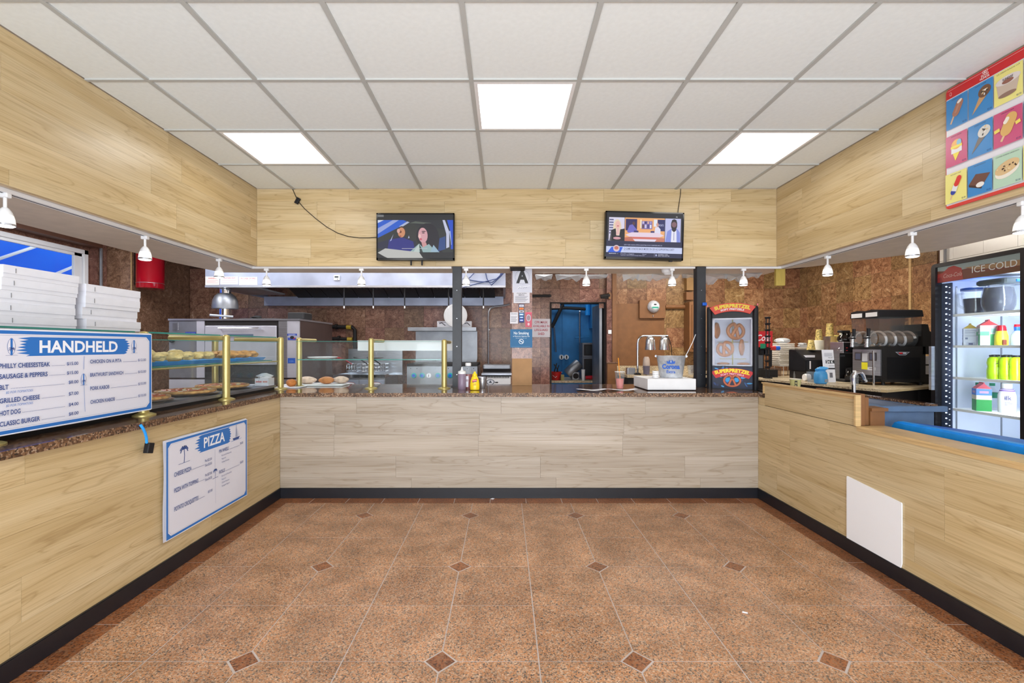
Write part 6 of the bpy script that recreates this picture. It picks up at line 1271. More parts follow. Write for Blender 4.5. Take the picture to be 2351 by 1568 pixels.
# cola dispenser
t = T('soda_dispenser', 'black soda dispenser with red illuminated sign right of the pretzel warmer', 'drink dispenser', (3.19, 5.75, DZ2))
q = lambda px: X(px, 5.75)-3.19; qz = lambda py: Zc(py, 5.75)-DZ2
MB().box(q(1725), 0.10, 0.0, q(1764), 0.45, qz(802)).build('body', M_blackm, t); MB().box(q(1725), -0.10, 0.0, q(1775), 0.2, 0.09).build('drip_tray', M_blackm, t); MB().box(q(1730), 0.09, 0.1, q(1761), 0.10, qz(812)).build('splash_plate', M_steeld, t)
MB().box(q(1725), -0.06, qz(803), q(1764), 0.40, qz(797)).build('valve_shelf', M_black, t)
sg = MB().box(q(1725), -0.10, qz(797), q(1763), 0.38, qz(761)).build('sign_box', flat((206, 26, 36)), t)
p = Print((0, -0.1005, 0), (1, 0, 0), (0, 0, 1), emit=0.7); p.rect(q(1726), qz(796), q(1762), qz(762), (206, 26, 36)); p.text('Coca-Cola', q(1757), qz(782.5), 0.075, (246, 230, 232), width=0.40, align='r', bold=0.02, slant=0.25); p.rect(q(1735), qz(800), q(1748), qz(789), (24, 130, 90)); p.build('sign_print', sg)
for k, px in enumerate((1741, 1751)): MB().box(q(px)-0.02, -0.09, qz(815), q(px)+0.02, -0.03, qz(803)).build('valve', M_black, t)
# black cutlery tree
t = T('cup_rack', 'tall thin black cup dispenser rack standing right of soda dispenser', 'rack', (X(1762.5, 5.45), 5.45, DZ2)); hh = Zc(728, 5.45)-DZ2
for s in (-1, 1): MB().tube([(s*0.018, 0, 0), (s*0.018, 0, hh)], 0.006, 6).build('upright', M_black, t)
for k in range(9):
    z = 0.12+k*(hh-0.14)/8; MB().lathe([(0.026, 0), (0.034, 0.02), (0.030, 0.022)], (0, 0, z), 10).build('ring', M_black, t)
MB().rbox(-0.04, -0.04, 0, 0.04, 0.04, 0.012, 0.01).build('foot', M_black, t)
t = T('label_tag', 'small red and blue bottle lying beside the black cup rack', 'bottle', (X(1775, 5.5), 5.5, 0)); 
t.location.z = Zc(803, 5.6); t.name = 'cleaner_bottle'
MB().lathe([(0.022, 0.0), (0.026, 0.05)], (-0.045, 0, 0.02), 12, 'x').build('body', mat('red_plastic', (190, 34, 36), 0.4), t); MB().lathe([(0.024, 0.05), (0.024, 0.10)], (-0.045, 0, 0.02), 12, 'x').build('cap', M_blued, t)
MB().box(-0.05, 0.0, -0.20, -0.03, 0.02, 0.0).build('prop', M_black, t)
t.location.y = 5.47
# takeaway box stacks on a wire stand
t = T('wire_stand', 'white wire stand holding up the stacked takeaway boxes', 'stand', (3.72, 6.05, DZ2)); 
for x in (-0.13, 0.05, 0.24): MB().tube([(x, -0.10, 0), (x, -0.10, 0.12), (x, 0.10, 0.12), (x, 0.10, 0)], 0.005, 6).build('leg', M_white, t)
MB().box(-0.17, -0.11, 0.12, 0.28, 0.12, 0.126).build('shelf', M_white, t)
M_clam = mat('takeaway_foam', (226, 222, 214), 0.7, var=0.02)
pr = None; cnt = 0
for s, (x, n, lab) in enumerate(((3.645, 11, 'left stack'), (3.875, 9, 'right stack'))):
    for k in range(n):
        z = DZ2+0.128+k*0.0262; idx = n-1-k
        lb = 'white takeaway box, %s in the %s beside the cash register' % (('topmost', 'second', 'third', 'fourth', 'fifth', 'sixth', 'seventh', 'eighth', 'ninth', 'tenth', 'lowest')[idx], lab)
        loc = (x+rn.uniform(-.003, .003), 6.05+rn.uniform(-.004, .004), z)
        if pr is None:
            pr = T('takeaway_box', lb, 'box', loc, group='stacked white takeaway boxes'); MB().rbox(-0.105, -0.09, 0, 0.105, 0.09, 0.0115, 0.02).build('base', M_clam, pr); MB().rbox(-0.108, -0.093, 0.0125, 0.108, 0.093, 0.025, 0.02).build('lid', M_clam, pr)
        else: dup(pr, loc, label=lb)
tag(MB().blob((0, 0, 0.035), (0.10, 0.08, 0.036), 5, 0.08).build('napkin_bag', M_film, smooth=True, loc=(3.64, 6.05, DZ2+0.128+11*0.0262)), 'clear bag of napkins on top of the left takeaway stack', 'bag')
tag(MB().blob((0, 0, 0.03), (0.06, 0.05, 0.03), 15, 0.25).build('crumpled_bag', M_film, smooth=True, loc=(3.90, 6.05, DZ2+0.128+9*0.0262)), 'crumpled clear plastic bag on top of the right takeaway stack', 'bag')
tag(MB().box(-0.06, -0.10, 0, 0.10, 0.1, 0.10).build('condiment_bin', M_smoke, loc=(3.42, 5.98, DZ2)), 'dark see-through bin left of the white wire stand', 'bin')
# cash register
t = T('cash_register', 'black cash register with slanted top right of the takeaway boxes', 'cash register', (X(1862, 5.3)+0.075, 5.42, DZ2)); 
MB().extx([(-0.16, 0.09), (0.16, 0.09), (0.16, 0.34), (0.02, 0.33), (-0.16, 0.22)], -0.16, 0.18).build('body', M_black, t, bevel=0.006); MB().box(-0.155, -0.14, 0.0, 0.16, 0.15, 0.088).build('drawer', M_blackm, t)
MB().box(-0.13, -0.12, 0.25, -0.03, 0.0, 0.275).build('receipt', M_paper, t); MB().box(-0.12, -0.164, 0.12, -0.105, -0.160, 0.21).build('paper_slip', M_paper, t)
p = Print((0, -0.161, 0), (1, 0, 0), (0, 0, 1)); p.text('min', -0.13, 0.105, 0.008, (200, 200, 206)); p.text('sec', -0.05, 0.105, 0.008, (200, 200, 206)); p.ell(-0.03, 0.13, 0.006, 0.01, (220, 220, 224)); p.build('print', t)
# cups
M_gold = mat('patterned_gold_cup', (186, 164, 96), 0.5, var=0.35, scale=60)
def cupstack(label, px, y, z0, n, r=0.040, h=0.10, m=M_gold, top=None):
    t = T('paper_cups', label, 'cups', (X(px, y), y, z0)); dz = 0.022
    MB().lathe([(r*0.72, 0), (r, h), (r*1.05, h), (r*1.05, h+0.006)], n=16).build('cup', m, t, smooth=True)
    for k in range(1, n): MB().lathe([(r*0.95, h+0.006+dz*(k-1)), (r, h+0.006+dz*k-0.006), (r*1.05, h+0.006+dz*k-0.006), (r*1.05, h+0.006+dz*k)], n=16).build('cup', m, t, smooth=True)
    return t
rt = DZ2+0.34
def inv(label, px, y, z0, parts):
    t = T('paper_cups', label, 'cups', (X(px, y), y, z0)); z = 0
    for r0, r1, h, m in parts: MB().lathe([(r0*1.04, z), (r0, z+0.006), (r1, z+h-0.003), (r1*0.9, z+h)], n=18).build('cup_stack', m, t, smooth=True); z += h
    return t
M_cream = mat('cream_cup', (226, 222, 204), 0.5, var=0.03)
inv('short stack of patterned gold cups on the cash register', 1862, 5.45, DZ2+0.335, [(0.045, 0.028, 0.12, M_gold)])
inv('tall stack of cream and gold cups left of the white poster', 1880, 5.55, DZ2+0.001, [(0.05, 0.05, 0.30, M_blackm), (0.052, 0.05, 0.15, M_cream), (0.038, 0.030, 0.13, M_gold)])
inv('tallest stack of gold patterned cups behind the white poster', 1905, 5.75, DZ2+0.001, [(0.06, 0.06, 0.30, M_blackm), (0.07, 0.068, 0.20, M_smoke), (0.044, 0.034, 0.16, M_gold)])
inv('yellow cup stack between the white poster and coffee brewer', 1917, 5.95, DZ2+0.001, [(0.05, 0.05, 0.42, M_blackm), (0.05, 0.045, 0.10, mat('yellow_cup', (222, 206, 120), 0.5))])
t = T('paper_poster', 'leaning white paper sign with bold 24 left of the coffee brewer', 'sign', (X(1905, 4.80), 4.80, DZ2+0.004), rot=(radians(-7), 0, 0))
MB().box(-0.055, 0, 0, 0.065, 0.004, 0.34).build('sheet', M_paper, t); p = Print((-0.055, -0.001, 0), (1, 0, 0), (0, 0, 1)); p.rect(0.03, 0.195, 0.12, 0.232, (34, 34, 40)); p.text('24 K', 0.036, 0.199, 0.028, (240, 240, 244), width=0.075, bold=.03); p.text('MUST', 0.06, 0.25, 0.012, (90, 90, 100), width=0.05); p.text('IGNITED', 0.06, 0.165, 0.012, (90, 90, 100), width=0.055); p.rect(0.04, 0.135, 0.12, 0.150, (40, 40, 46))
for k in range(5): p.rect(0.02, 0.27+0.008*k, 0.11-0.01*(k % 2), 0.273+0.008*k, (150, 150, 160)); p.h -= p.step
p.rect(0.06, 0.05, 0.09, 0.10, (110, 110, 120)); p.build('print', t)
t = T('blue_bag', 'light blue plastic bag of coffee tied at the top', 'bag', (X(1884, 4.66), 4.66, DZ2)); M_bag = mat('sky_blue_bag', (74, 160, 222), 0.4, var=0.06)
MB().lathe([(0.045, 0), (0.056, 0.01), (0.060, 0.05), (0.058, 0.095), (0.050, 0.12), (0.030, 0.135)], n=20).build('bag', M_bag, t, smooth=True); MB().blob((0.01, 0, 0.145), (0.055, 0.035, 0.028), 8, 0.28).build('bag_top', M_bag, t, smooth=True); MB().rbox(0.0, -0.062, 0.02, 0.035, -0.058, 0.05, 0.001).build('label', M_steeld, t)
tag(MB().lathe([(0.028, 0), (0.040, 0.115), (0.042, 0.115), (0.030, 0.004)], n=18, cap=False).build('plastic_cup', M_clear, smooth=True, loc=(X(1862, 4.8), 4.80, DZ2)), 'clear plastic cup directly left of the blue bag', 'cup')
tag(MB().lathe([(0.035, 0), (0.040, 0.02), (0.038, 0.055)], n=14, axis='x').build('white_cup', M_white, smooth=True, loc=(X(1846, 5.0), 5.0, DZ2+0.042)), 'white foam cup lying in front of the cash register', 'cup')
tag(MB().lathe([(0.010, 0), (0.010, 0.05), (0.004, 0.075), (0.004, 0.09)], n=10).build('tiny_bottle', M_clear, smooth=True, loc=(X(1823.5, 5.3), 5.3, DZ2)), 'tiny clear bottle left of the cash register', 'bottle')
# coffee brewer
cy = 4.93; t = T('coffee_brewer', 'stainless and black double coffee brewer beside the blue bag', 'coffee machine', (X(1937, cy), cy, DZ2)); qx = lambda px: X(px, cy)-X(1937, cy); qz = lambda py: Zc(py, cy)-DZ2
hx_ = (qx(1936), qx(1985))
MB().rbox(hx_[0], 0.0, qz(811), hx_[1], 0.20, qz(785), 0.006).build('head', M_steel, t); MB().box(hx_[0]+0.004, -0.004, qz(810), hx_[1], 0.0, qz(787)).build('switch_panel', M_black, t)
MB().box(hx_[0]+0.01, 0.12, 0.0, hx_[1], 0.20, qz(811)).build('tower', M_blackm, t); MB().rbox(hx_[0]-0.02, -0.05, 0, hx_[1], 0.20, 0.03, 0.01).build('base', M_blackm, t); MB().box(hx_[0]+0.002, 0.06, 0.03, hx_[0]+0.008, 0.2, qz(811)).build('side_plate', M_steel, t)
for z in (qz(798), qz(804)): MB().box(qx(1942), -0.007, z-0.006, qx(1945), -0.004, z).build('lamp', flat((220, 40, 40), 0.5), t)
MB().rbox(qx(1945), 0.112, qz(819), qx(1958), 0.119, qz(815), 0.002).build('badge', M_steel, t)
MB().tube([(hx_[0]-0.006, 0.05, qz(806)), (hx_[0]-0.028, 0.05, qz(803)), (hx_[0]-0.006, 0.05, qz(799))], 0.004, 6).build('ring_handle', M_chrome, t)
def carafe(label, x, y, z, s=1.0):
    t = T('coffee_carafe', label, 'carafe', (x, y, z), group='glass coffee carafes'); MB().lathe([(0.05*s, 0), (0.075*s, 0.02*s), (0.078*s, 0.045*s), (0.050*s, 0.085*s), (0.040*s, 0.11*s)], n=22).build('glass', mat('dark_glass', (26, 22, 22), 0.06), t, smooth=True)
    MB().lathe([(0.046*s, 0.105*s), (0.048*s, 0.135*s), (0.03*s, 0.145*s)], n=18).build('collar', M_blackm, t, smooth=True); MB().tube([(-0.05*s, -0.03*s, 0.12*s), (-0.09*s, -0.05*s, 0.12*s), (-0.085*s, -0.05*s, 0.05*s)], 0.010*s, 8).build('handle', M_blackm, t, smooth=True)
carafe('glass carafe on the lower plate of the coffee brewer', X(1958, cy), cy+0.03, DZ2+0.031, 0.85)
t0 = T('coffee_warmer', 'black glass carafe and filter basket on top of brewer', 'carafe', (X(1958, cy), cy+0.10, DZ2+qz(785)+0.001)); MB().lathe([(0.065, 0), (0.082, 0.02), (0.080, 0.05), (0.05, 0.085), (0.045, 0.10)], n=22).build('glass', mat('dark_glass', (26, 22, 22), 0.06), t0, smooth=True); MB().rbox(-0.07, -0.03, 0.10, 0.03, 0.04, 0.125, 0.01).build('lid', M_blackm, t0); MB().box(-0.085, -0.04, 0.075, -0.07, -0.02, 0.095).build('tag', M_cream, t0); MB().tube([(0.03, 0, 0.10), (0.13, -0.02, 0.098)], 0.006).build('handle', M_chrome, t0)
# cold water tap column & bottle
t = T('water_bottle', 'clear plastic water bottle behind the chrome faucet', 'bottle', (X(1961.5, 4.35), 4.35, DZ2)); t.location.x = X(1961.5, 4.45); t.location.y = 4.45
MB().lathe([(0.032, 0), (0.034, 0.01), (0.032, 0.05), (0.034, 0.09), (0.024, 0.115), (0.012, 0.130)], n=16).build('body', M_clear, t, smooth=True); MB().lathe([(0.013, 0.130), (0.013, 0.145)], n=12).build('cap', M_whitem, t)
# slush machine
t = T('slush_machine', 'black and steel twin bowl slush machine with white spirals', 'drink dispenser', (3.645, 4.46, DZ2+0.001))
L, Wd = 0.42, 0.38; q = lambda py: Zc(py, 4.46)-DZ2
for a in (0.03, L-0.03):
    for b in (0.03, Wd-0.03): MB().lathe([(0.018, 0), (0.014, 0.03)], (a, b, 0), 10).build('foot', M_blackm, t)
MB().box(0.0, 0.0, 0.03, L, Wd, q(795)).build('body', M_blackm, t, bevel=0.004)
MB().box(-0.010, 0.012, 0.09, 0.0, Wd-0.012, q(803)).build('front_panel', M_steel, t)
MB().box(-0.10, 0.02, 0.03, 0.0, Wd-0.02, 0.06).build('drip_tray', M_black, t)
sv = MB()
for k in range(18): sv.box(0.045, -0.004, 0.06+0.012*k, L-0.06, 0.0, 0.066+0.012*k)
o = sv.build('side_louvre', M_black, t); o['kind'] = 'stuff'
p = Print((0.19, -0.005, q(811)), (1, 0, 0), (0, 0, 1)); p.poly([(-0.07, 0.012), (0.07, 0.012), (0.03, -0.02), (-0.03, -0.02)], (176, 180, 190)); p.poly([(-0.06, 0.008), (0.06, 0.008), (0.027, -0.016), (-0.027, -0.016)], (70, 70, 80)); p.rect(-0.035, -0.008, 0.0, 0.006, (200, 30, 40)); p.rect(0.003, -0.008, 0.035, 0.006, (190, 192, 200)); p.build('badge', t)
p = Print((-0.0105, Wd-0.012, 0.09), (0, -1, 0), (0, 0, 1)); hh = q(803)-0.09; p.rect(0.12, hh-0.20, 0.20, hh-0.13, (236, 226, 40)); p.rect(0.13, hh-0.12, 0.20, hh-0.04, (206, 206, 214)); p.rect(0.20, 0.05, 0.30, 0.08, (226, 226, 232)); p.rect(0.22, 0.062, 0.28, 0.068, (90, 90, 100))
for u in (0.03, 0.22): p.rect(u, hh-0.11, u+0.09, hh-0.03, (60, 50, 50)); p.rect(u+0.01, hh-0.10, u+0.08, hh-0.04, (80, 84, 110))
p.build('front_print', t)
for b in (0.095, 0.285):
    zc_ = q(777); R_ = 0.080
    bowl = MB().lathe([(R_, -0.02), (R_, L-0.06)], (0, b, zc_), 26, 'x', cap=False).build('bowl', M_clear, t, smooth=True)
    hb = MB().extx([(b-0.075, zc_+0.02), (b+0.075, zc_+0.02), (b+0.088, q(727)), (b-0.088, q(727))], -0.02, L-0.03).build('hopper', M_smoke, t)
    ld = MB().extx([(b-0.094, q(727)), (b+0.094, q(727)), (b+0.080, q(712)), (b, q(709)), (b-0.080, q(712))], -0.03, L-0.02).build('lid', M_black, t); MB().box(-0.034, b-0.07, q(726), -0.030, b+0.07, q(716)).build('lid_plate', M_white, t)
    MB().lathe([(0.052, 0.0), (0.052, L-0.08)], (0, b, zc_), 20, 'x').build('freezing_drum', mat('warm_steel', (180, 150, 120), 0.25, 0.7), t, smooth=True)
    sp = [(0.01+(L-0.09)*k/96.0, b+0.068*cos(k/96.0*2*pi*3.5), zc_+0.068*sin(k/96.0*2*pi*3.5)) for k in range(97)]
    MB().tube(sp, 0.011, 6).build('auger', M_white, t, smooth=True)
    MB().lathe([(R_, -0.035), (R_*0.9, -0.05), (0.04, -0.06)], (0, b, zc_), 22, 'x').build('bowl_front', M_clear, t, smooth=True)
    MB().tube([(-0.07, b, zc_+0.02), (-0.075, b, zc_-0.085)], [0.016, 0.022], 10).build('spigot', M_alu, t, smooth=True); MB().rbox(-0.10, b-0.03, zc_+0.0, -0.06, b+0.03, zc_+0.014, 0.006).build('spigot_lever', M_black, t)
    MB().tube([(-0.06, b, zc_+0.10), (-0.06, b, zc_+0.02)], 0.015, 8).build('tap_knob', M_black, t)
MB().ext([(L-0.03, 0.3), (L+0.06, 0.3), (L+0.06, q(764)), (L+0.035, q(760)), (L+0.02, q(745)), (L-0.02, q(744)), (L-0.03, q(760))], 0.0, Wd).build('motor_cover', M_blackm, t)
tag(MB().tube([(X(1977, 4.55), 4.40, Zc(805, 4.4)), (X(1978, 4.55), 4.40, DZ2)], 0.009, 8).build('chrome_tube', M_chrome), 'thin vertical chrome tube at left of the slush machine', 'tube')
# papers on the wall beside the fridge
t = T('wall_papers', 'white card papers stuck to wall between slush machine and fridge', 'papers', (4.22, 4.62, 1.0)); MB().box(-0.06, 0, 0.0, 0.06, 0.25, 0.085).build('tray', M_paper, t); MB().box(-0.05, 0.02, 0.10, 0.07, 0.25, 0.18).build('tray', M_paper, t); MB().box(-0.07, 0.01, -0.099, 0.08, 0.26, -0.003).box(-0.065, 0.06, 0.085, 0.075, 0.25, 0.10).build('box', M_blackm, t)
# ------------------------------------------------------------------ drinks fridge
fx, fy0, fy1, fz = 3.74, 3.31, 4.055, 1.993
t = T('drinks_fridge', 'tall black glass-door drinks fridge reading ICE COLD at right', 'fridge', (fx, 0, 0))
M_fw = mat('fridge_liner', (226, 232, 246), 0.5, var=0.01)
MB().box(0.05, fy0+0.01, 0.0, 0.78, fy1-0.01, 0.12).box(0.05, fy0+0.01, fz-0.14, 0.78, fy1-0.01, fz-0.01).box(0.05, fy0+0.01, 0.12, 0.78, fy0+0.035, fz-0.14).box(0.05, fy1-0.035, 0.12, 0.78, fy1-0.01, fz-0.14).box(0.75, fy0+0.035, 0.12, 0.78, fy1-0.035, fz-0.14).build('cabinet', M_black, t)
MB().box(0.06, fy1-0.042, 0.12, 0.75, fy1-0.036, fz-0.14).box(0.06, fy0+0.036, 0.12, 0.75, fy0+0.042, fz-0.14).box(0.742, fy0+0.042, 0.12, 0.749, fy1-0.042, fz-0.14).box(0.06, fy0+0.042, 0.121, 0.742, fy1-0.042, 0.13).box(0.06, fy0+0.042, fz-0.15, 0.742, fy1-0.042, fz-0.141).build('liner', M_fw, t)
# door: rounded black frame around header and glass
def ringp(y0, y1, z0, z1, r, n=5):
    o = []
    for cy_, cz_, a in ((y1-r, z1-r, 0), (y0+r, z1-r, 1), (y0+r, z0+r, 2), (y1-r, z0+r, 3)):
        for i in range(n+1): q = (a+i/n)*pi/2; o.append((cy_+r*cos(q), cz_+r*sin(q)))
    return o
oo, ii = ringp(fy0, fy1, 0.14, fz, 0.035), ringp(fy0+0.045, fy1-0.040, 0.22, 1.962, 0.006)
k = len(oo); vs = [(x, a, b) for x in (0.0, 0.048) for a, b in oo]+[(x, a, b) for x in (0.0, 0.048) for a, b in ii]; fs = []
for i in range(k):
    j = (i+1) % k; fs += [(i, j, k+j, k+i), (2*k+i, 3*k+i, 3*k+j, 2*k+j), (i, 2*k+i, 2*k+j, j), (k+i, k+j, 3*k+j, 3*k+i)]
dr = MB().add(vs, fs).build('door', mat('fridge_door_frame', (26, 23, 27), 0.35), t)
MB().box(0.030, fy0+0.045, 0.22, 0.036, fy1-0.040, 1.83).build('door_glass', M_glass, dr)
MB().box(0.02, fy0+0.045, 1.829, 0.036, fy1-0.040, 1.962).build('header_panel', flat((120, 60, 44)), dr)
p = Print((0.0195, fy1-0.042, 1.829), (0, -1, 0), (0, 0, 1), emit=0.42); w, h = fy1-fy0-0.087, 0.132
p.rect(0, 0, w, h, (122, 62, 44)); p.poly([(0, h), (w, h), (w, h*0.62), (w*0.55, h*0.72), (w*0.3, h*0.60), (0, h*0.75)], (156, 166, 160)); p.poly([(w*.35, h*0.72), (w, h*0.62), (w, h*0.30), (w*.5, h*0.48)], (170, 128, 88))
p.poly([(0.0, 0), (0, h*0.55), (w*.07, h*.6), (w*0.15, h*0.9), (w*.22, h*0.95), (w*.32, h*0.72), (w*.34, 0)], (178, 56, 48)); p.poly([(w*.5, 0), (w*.55, h*.26), (w*.8, h*.2), (w, h*.28), (w, 0)], (110, 66, 34)); p.poly([(0.0, 0), (0.0, h*.3), (w*.05, h*.35), (w*.08, 0)], (150, 30, 36))
p.text('Coca-Cola', w*.20, h*.26, 0.034, (226, 190, 176), width=w*.245, align='c', bold=0.0, slant=0.25); p.text('ICE COLD', w*0.70, h*0.30, 0.052, (236, 234, 226), width=w*0.50, align='c'); p.build('header_print', dr)
MB().box(-0.03, fy1-0.036, 0.9, 0.0, fy1-0.012, 1.28).build('handle', M_steel, dr)
# inner mullion with LED dots
MB().box(0.052, fy1-0.135, 0.15, 0.060, fy1-0.042, 1.82).build('led_mullion', mat('led_channel', (70, 84, 118), 0.3, 0.4), t)
M_led = mat('led_dot', (255, 255, 255), 0.4, var=0, emit=(225, 240, 255), estr=6.0); lm = None
for k in range(34):
    z = 0.24+k*0.047
    if lm is None: o = MB().lathe([(0.0045, 0.046), (0.0045, 0.052)], (0, 0, 0), 8, 'x').build('led', M_led, t); lm = o.data
    else: o = bpy.data.objects.new('led', lm); COL.objects.link(o); o.parent = t
    o.location = (0, fy1-0.088, z)
    q = bpy.data.objects.new('led', lm); COL.objects.link(q); q.parent = t; q.location = (0, fy1-0.118, z-0.01); q.scale = (1, 0.5, 0.35)
area('fridge_light', (fx+0.10, 3.42, 1.1), (0, radians(-90), radians(28)), 1.5, 0.05, 9, (0.88, 0.94, 1.0))
area('fridge_top_light', (fx+0.33, 3.7, 1.80), (0, 0, 0), 0.3, 0.4, 4, (0.88, 0.94, 1.0))
SHZ = [1.543, 1.28, 1.014, 0.748, 0.48]
for z in SHZ:
    b = MB().box(0.065, fy0+0.045, z-0.012, 0.075, fy1-0.044, z+0.008)
    for k in range(24): b.box(0.075, fy0+0.05+k*0.0275, z-0.004, 0.70, fy0+0.054+k*0.0275, z)
    for k in range(4): b.box(0.15+0.16*k, fy0+0.045, z-0.008, 0.155+0.16*k, fy1-0.044, z-0.004)
    b.build('wire_shelf', M_white, t)
for x in (0.18, 0.57):
    MB().box(x-0.006, fy1-0.046, 0.2, x+0.006, fy1-0.0425, 1.8).build('shelf_rail', M_steeld, t)
def fz_(i): return SHZ[i]+0.001
# contents
t = T('pitcher', 'clear pitcher of dark drink with blue lid in the fridge', 'pitcher', (X(2238, 3.87), 3.87, fz_(0)))
M_cola = mat('dark_drink', (34, 36, 66), 0.15); 
MB().lathe([(0.062, 0.004), (0.072, 0.135)], n=22).build('drink', M_cola, t, smooth=True); MB().lathe([(0.066, 0), (0.086, 0.205)], n=22, cap=False).build('jug', M_clear, t, smooth=True); MB().lathe([(0.088, 0.203), (0.088, 0.222), (0.07, 0.226)], n=22).build('lid', M_blued, t, smooth=True)
MB().tube([(-0.075, 0.02, 0.18), (-0.12, 0.03, 0.17), (-0.11, 0.03, 0.08), (-0.065, 0.02, 0.05)], 0.011, 8).build('handle', M_clear, t, smooth=True)
t = T('glass_jar', 'big rounded jar of dark drink right of the pitcher', 'jar', (X(2293, 3.66), 3.66, fz_(0)))
MB().lathe([(0.075, 0.002), (0.095, 0.06), (0.097, 0.12), (0.082, 0.20)], n=26).build('drink', M_cola, t, smooth=True); MB().lathe([(0.080, 0), (0.100, 0.06), (0.102, 0.13), (0.086, 0.215)], n=26, cap=False).build('glass', M_clear, t, smooth=True)
t = T('wrapped_tray', 'dark wrapped package lying on top of the jar in the fridge', 'package', (X(2312, 3.66), 3.66, fz_(0)+0.222)); MB().rbox(-0.14, -0.12, 0, 0.12, 0.12, 0.045, 0.03).build('package', mat('dark_wrap', (70, 78, 84), 0.25), t); MB().box(-0.06, -0.125, 0.01, 0.02, -0.12, 0.03).build('blue_strip', M_blued, t)
def carton(label, px, y, i, w, h, rz, body, top, deco=None, dz=0.0):
    t = T('milk_carton', label, 'carton', (X(px, y), y, fz_(i)+dz), rz, 'drink cartons in the fridge'); hw_ = w/2
    MB().box(-hw_, -hw_, 0, hw_, hw_, h*0.78).build('box', flat(body), t)
    MB().ext([(-hw_, h*0.78), (hw_, h*0.78), (0.004, h*0.95), (0.004, h), (-0.004, h), (-0.004, h*0.95)], -hw_, hw_).build('gable', flat(top), t)
    for U_, o_ in (((1, 0, 0), (-hw_, -hw_-0.0006, 0)), ((0, -1, 0), (-hw_-0.0006, hw_, 0))):
        p = Print(o_, U_, (0, 0, 1))
        for a, b, c, d, col in deco: p.rect(a*w, b*h, c*w, d*h, col)
        p.build('label', t)
carton('white carton with yellow gable top on the second shelf', 2227, 3.89, 1, 0.085, 0.19, radians(-40), (214, 220, 236), (206, 176, 70), [(0.1, .66, .9, .68, (150, 160, 190)), (0.1, .58, .8, .60, (150, 160, 190)), (0.1, .44, .9, .46, (170, 180, 200)), (.12, .30, .3, .38, (130, 140, 170)), (.2, .04, .8, .18, (190, 198, 220)), (.35, .06, .65, .14, (90, 96, 130))])
carton('large carton with red top and green panels on the second shelf', 2267, 3.76, 1, 0.105, 0.215, radians(-35), (226, 230, 240), (206, 50, 60), [(0, .68, 1, .76, (220, 190, 200)), (.55, .0, 1, .45, (90, 190, 130)), (.0, .40, .5, .55, (120, 200, 160)), (.1, .1, .45, .35, (200, 210, 226)), (.6, .5, .95, .66, (150, 200, 190))])
carton('blue and green striped carton on the lowest visible shelf', 2254, 3.82, 3, 0.092, 0.235, radians(-30), (226, 226, 232), (196, 70, 90), [(0, 0, 1, .40, (26, 150, 66)), (0, .40, 1, .55, (226, 216, 190)), (0, .55, 1, .775, (80, 130, 220)), (.2, .62, .8, .70, (190, 150, 190))])
t = T('yellow_bottle', 'yellow and red plastic bottle on the second fridge shelf', 'bottle', (X(2299, 3.66), 3.66, fz_(1))); MB().lathe([(0.034, 0), (0.040, 0.01), (0.040, 0.08), (0.030, 0.12)], n=18).build('body', mat('bright_yellow', (236, 220, 60), 0.35), t, smooth=True); MB().lathe([(0.030, 0.12), (0.028, 0.15), (0.022, 0.165)], n=16).build('red_shoulder', M_red, t, smooth=True); MB().box(-0.03, -0.042, 0.01, -0.002, -0.036, 0.05).build('label', flat((130, 60, 40)), t)
t = T('spray_bottle', 'blue and white bottle with red cap at right edge of fridge', 'bottle', (X(2336, 3.60), 3.60, fz_(1))); MB().lathe([(0.036, 0), (0.040, 0.02), (0.036, 0.09), (0.018, 0.12)], n=18).build('body', mat('pale_blue', (170, 190, 236), 0.3), t, smooth=True); MB().lathe([(0.018, 0.12), (0.020, 0.15)], n=14).build('neck', M_blued, t); MB().lathe([(0.020, 0.15), (0.018, 0.17)], n=14).build('cap', M_red, t)
M_lime = mat('lime_drink', (176, 216, 20), 0.25, emit=(176, 216, 20), estr=0.0); pr = None
for k, (px, y) in enumerate(((2281, 3.74), (2309, 3.67), (2334, 3.60), (2286, 3.88), (2314, 3.82))):
    lb = 'lime green drink bottle with black cap, %s' % ('front left', 'front middle', 'front right', 'back left', 'back right')[k]+' on the third shelf'
    if pr is None:
        pr = T('sports_drink', lb, 'bottle', (X(px, y), y, fz_(2)), group='lime green bottles in the fridge')
        MB().lathe([(0.036, 0), (0.041, 0.01), (0.041, 0.07), (0.036, 0.10), (0.041, 0.13), (0.036, 0.165), (0.022, 0.18)], n=20).build('bottle', M_lime, pr, smooth=True); MB().lathe([(0.026, 0.18), (0.026, 0.195)], n=16).build('cap', M_black, pr)
        p = Print((-0.03, -0.0415, 0.12), (1, 0, 0), (0, 0, 1)); p.poly([(0.0, 0.0), (0.06, 0.018), (0.06, 0.026), (0.012, 0.010)], (40, 50, 30)); p.text('LIME', 0.03, 0.02, 0.010, (110, 140, 20), width=0.04, align='c', bold=.02)
        for q in range(5): p.rect(0.01, -0.03-0.012*q, 0.05-0.006*(q % 2), -0.026-0.012*q, (214, 236, 140)); p.h -= p.step
        p.build('label', pr)
    else: dup(pr, (X(px, y), y, fz_(2)), label=lb)
t = T('milk_bottle', 'white milk bottle with purple band on lowest visible fridge shelf', 'bottle', (X(2312, 3.70), 3.70, fz_(3)), radians(-30)); MB().lathe([(0.048, 0), (0.053, 0.01), (0.053, 0.14), (0.040, 0.185), (0.024, 0.20)], n=22).build('bottle', M_white, t, smooth=True); MB().lathe([(0.030, 0.20), (0.030, 0.232)], n=18).build('cap', M_white, t); MB().lathe([(0.0455, 0.172), (0.036, 0.192)], n=22, cap=False).build('purple_band', mat('purple', (130, 90, 190), 0.5), t, smooth=True)
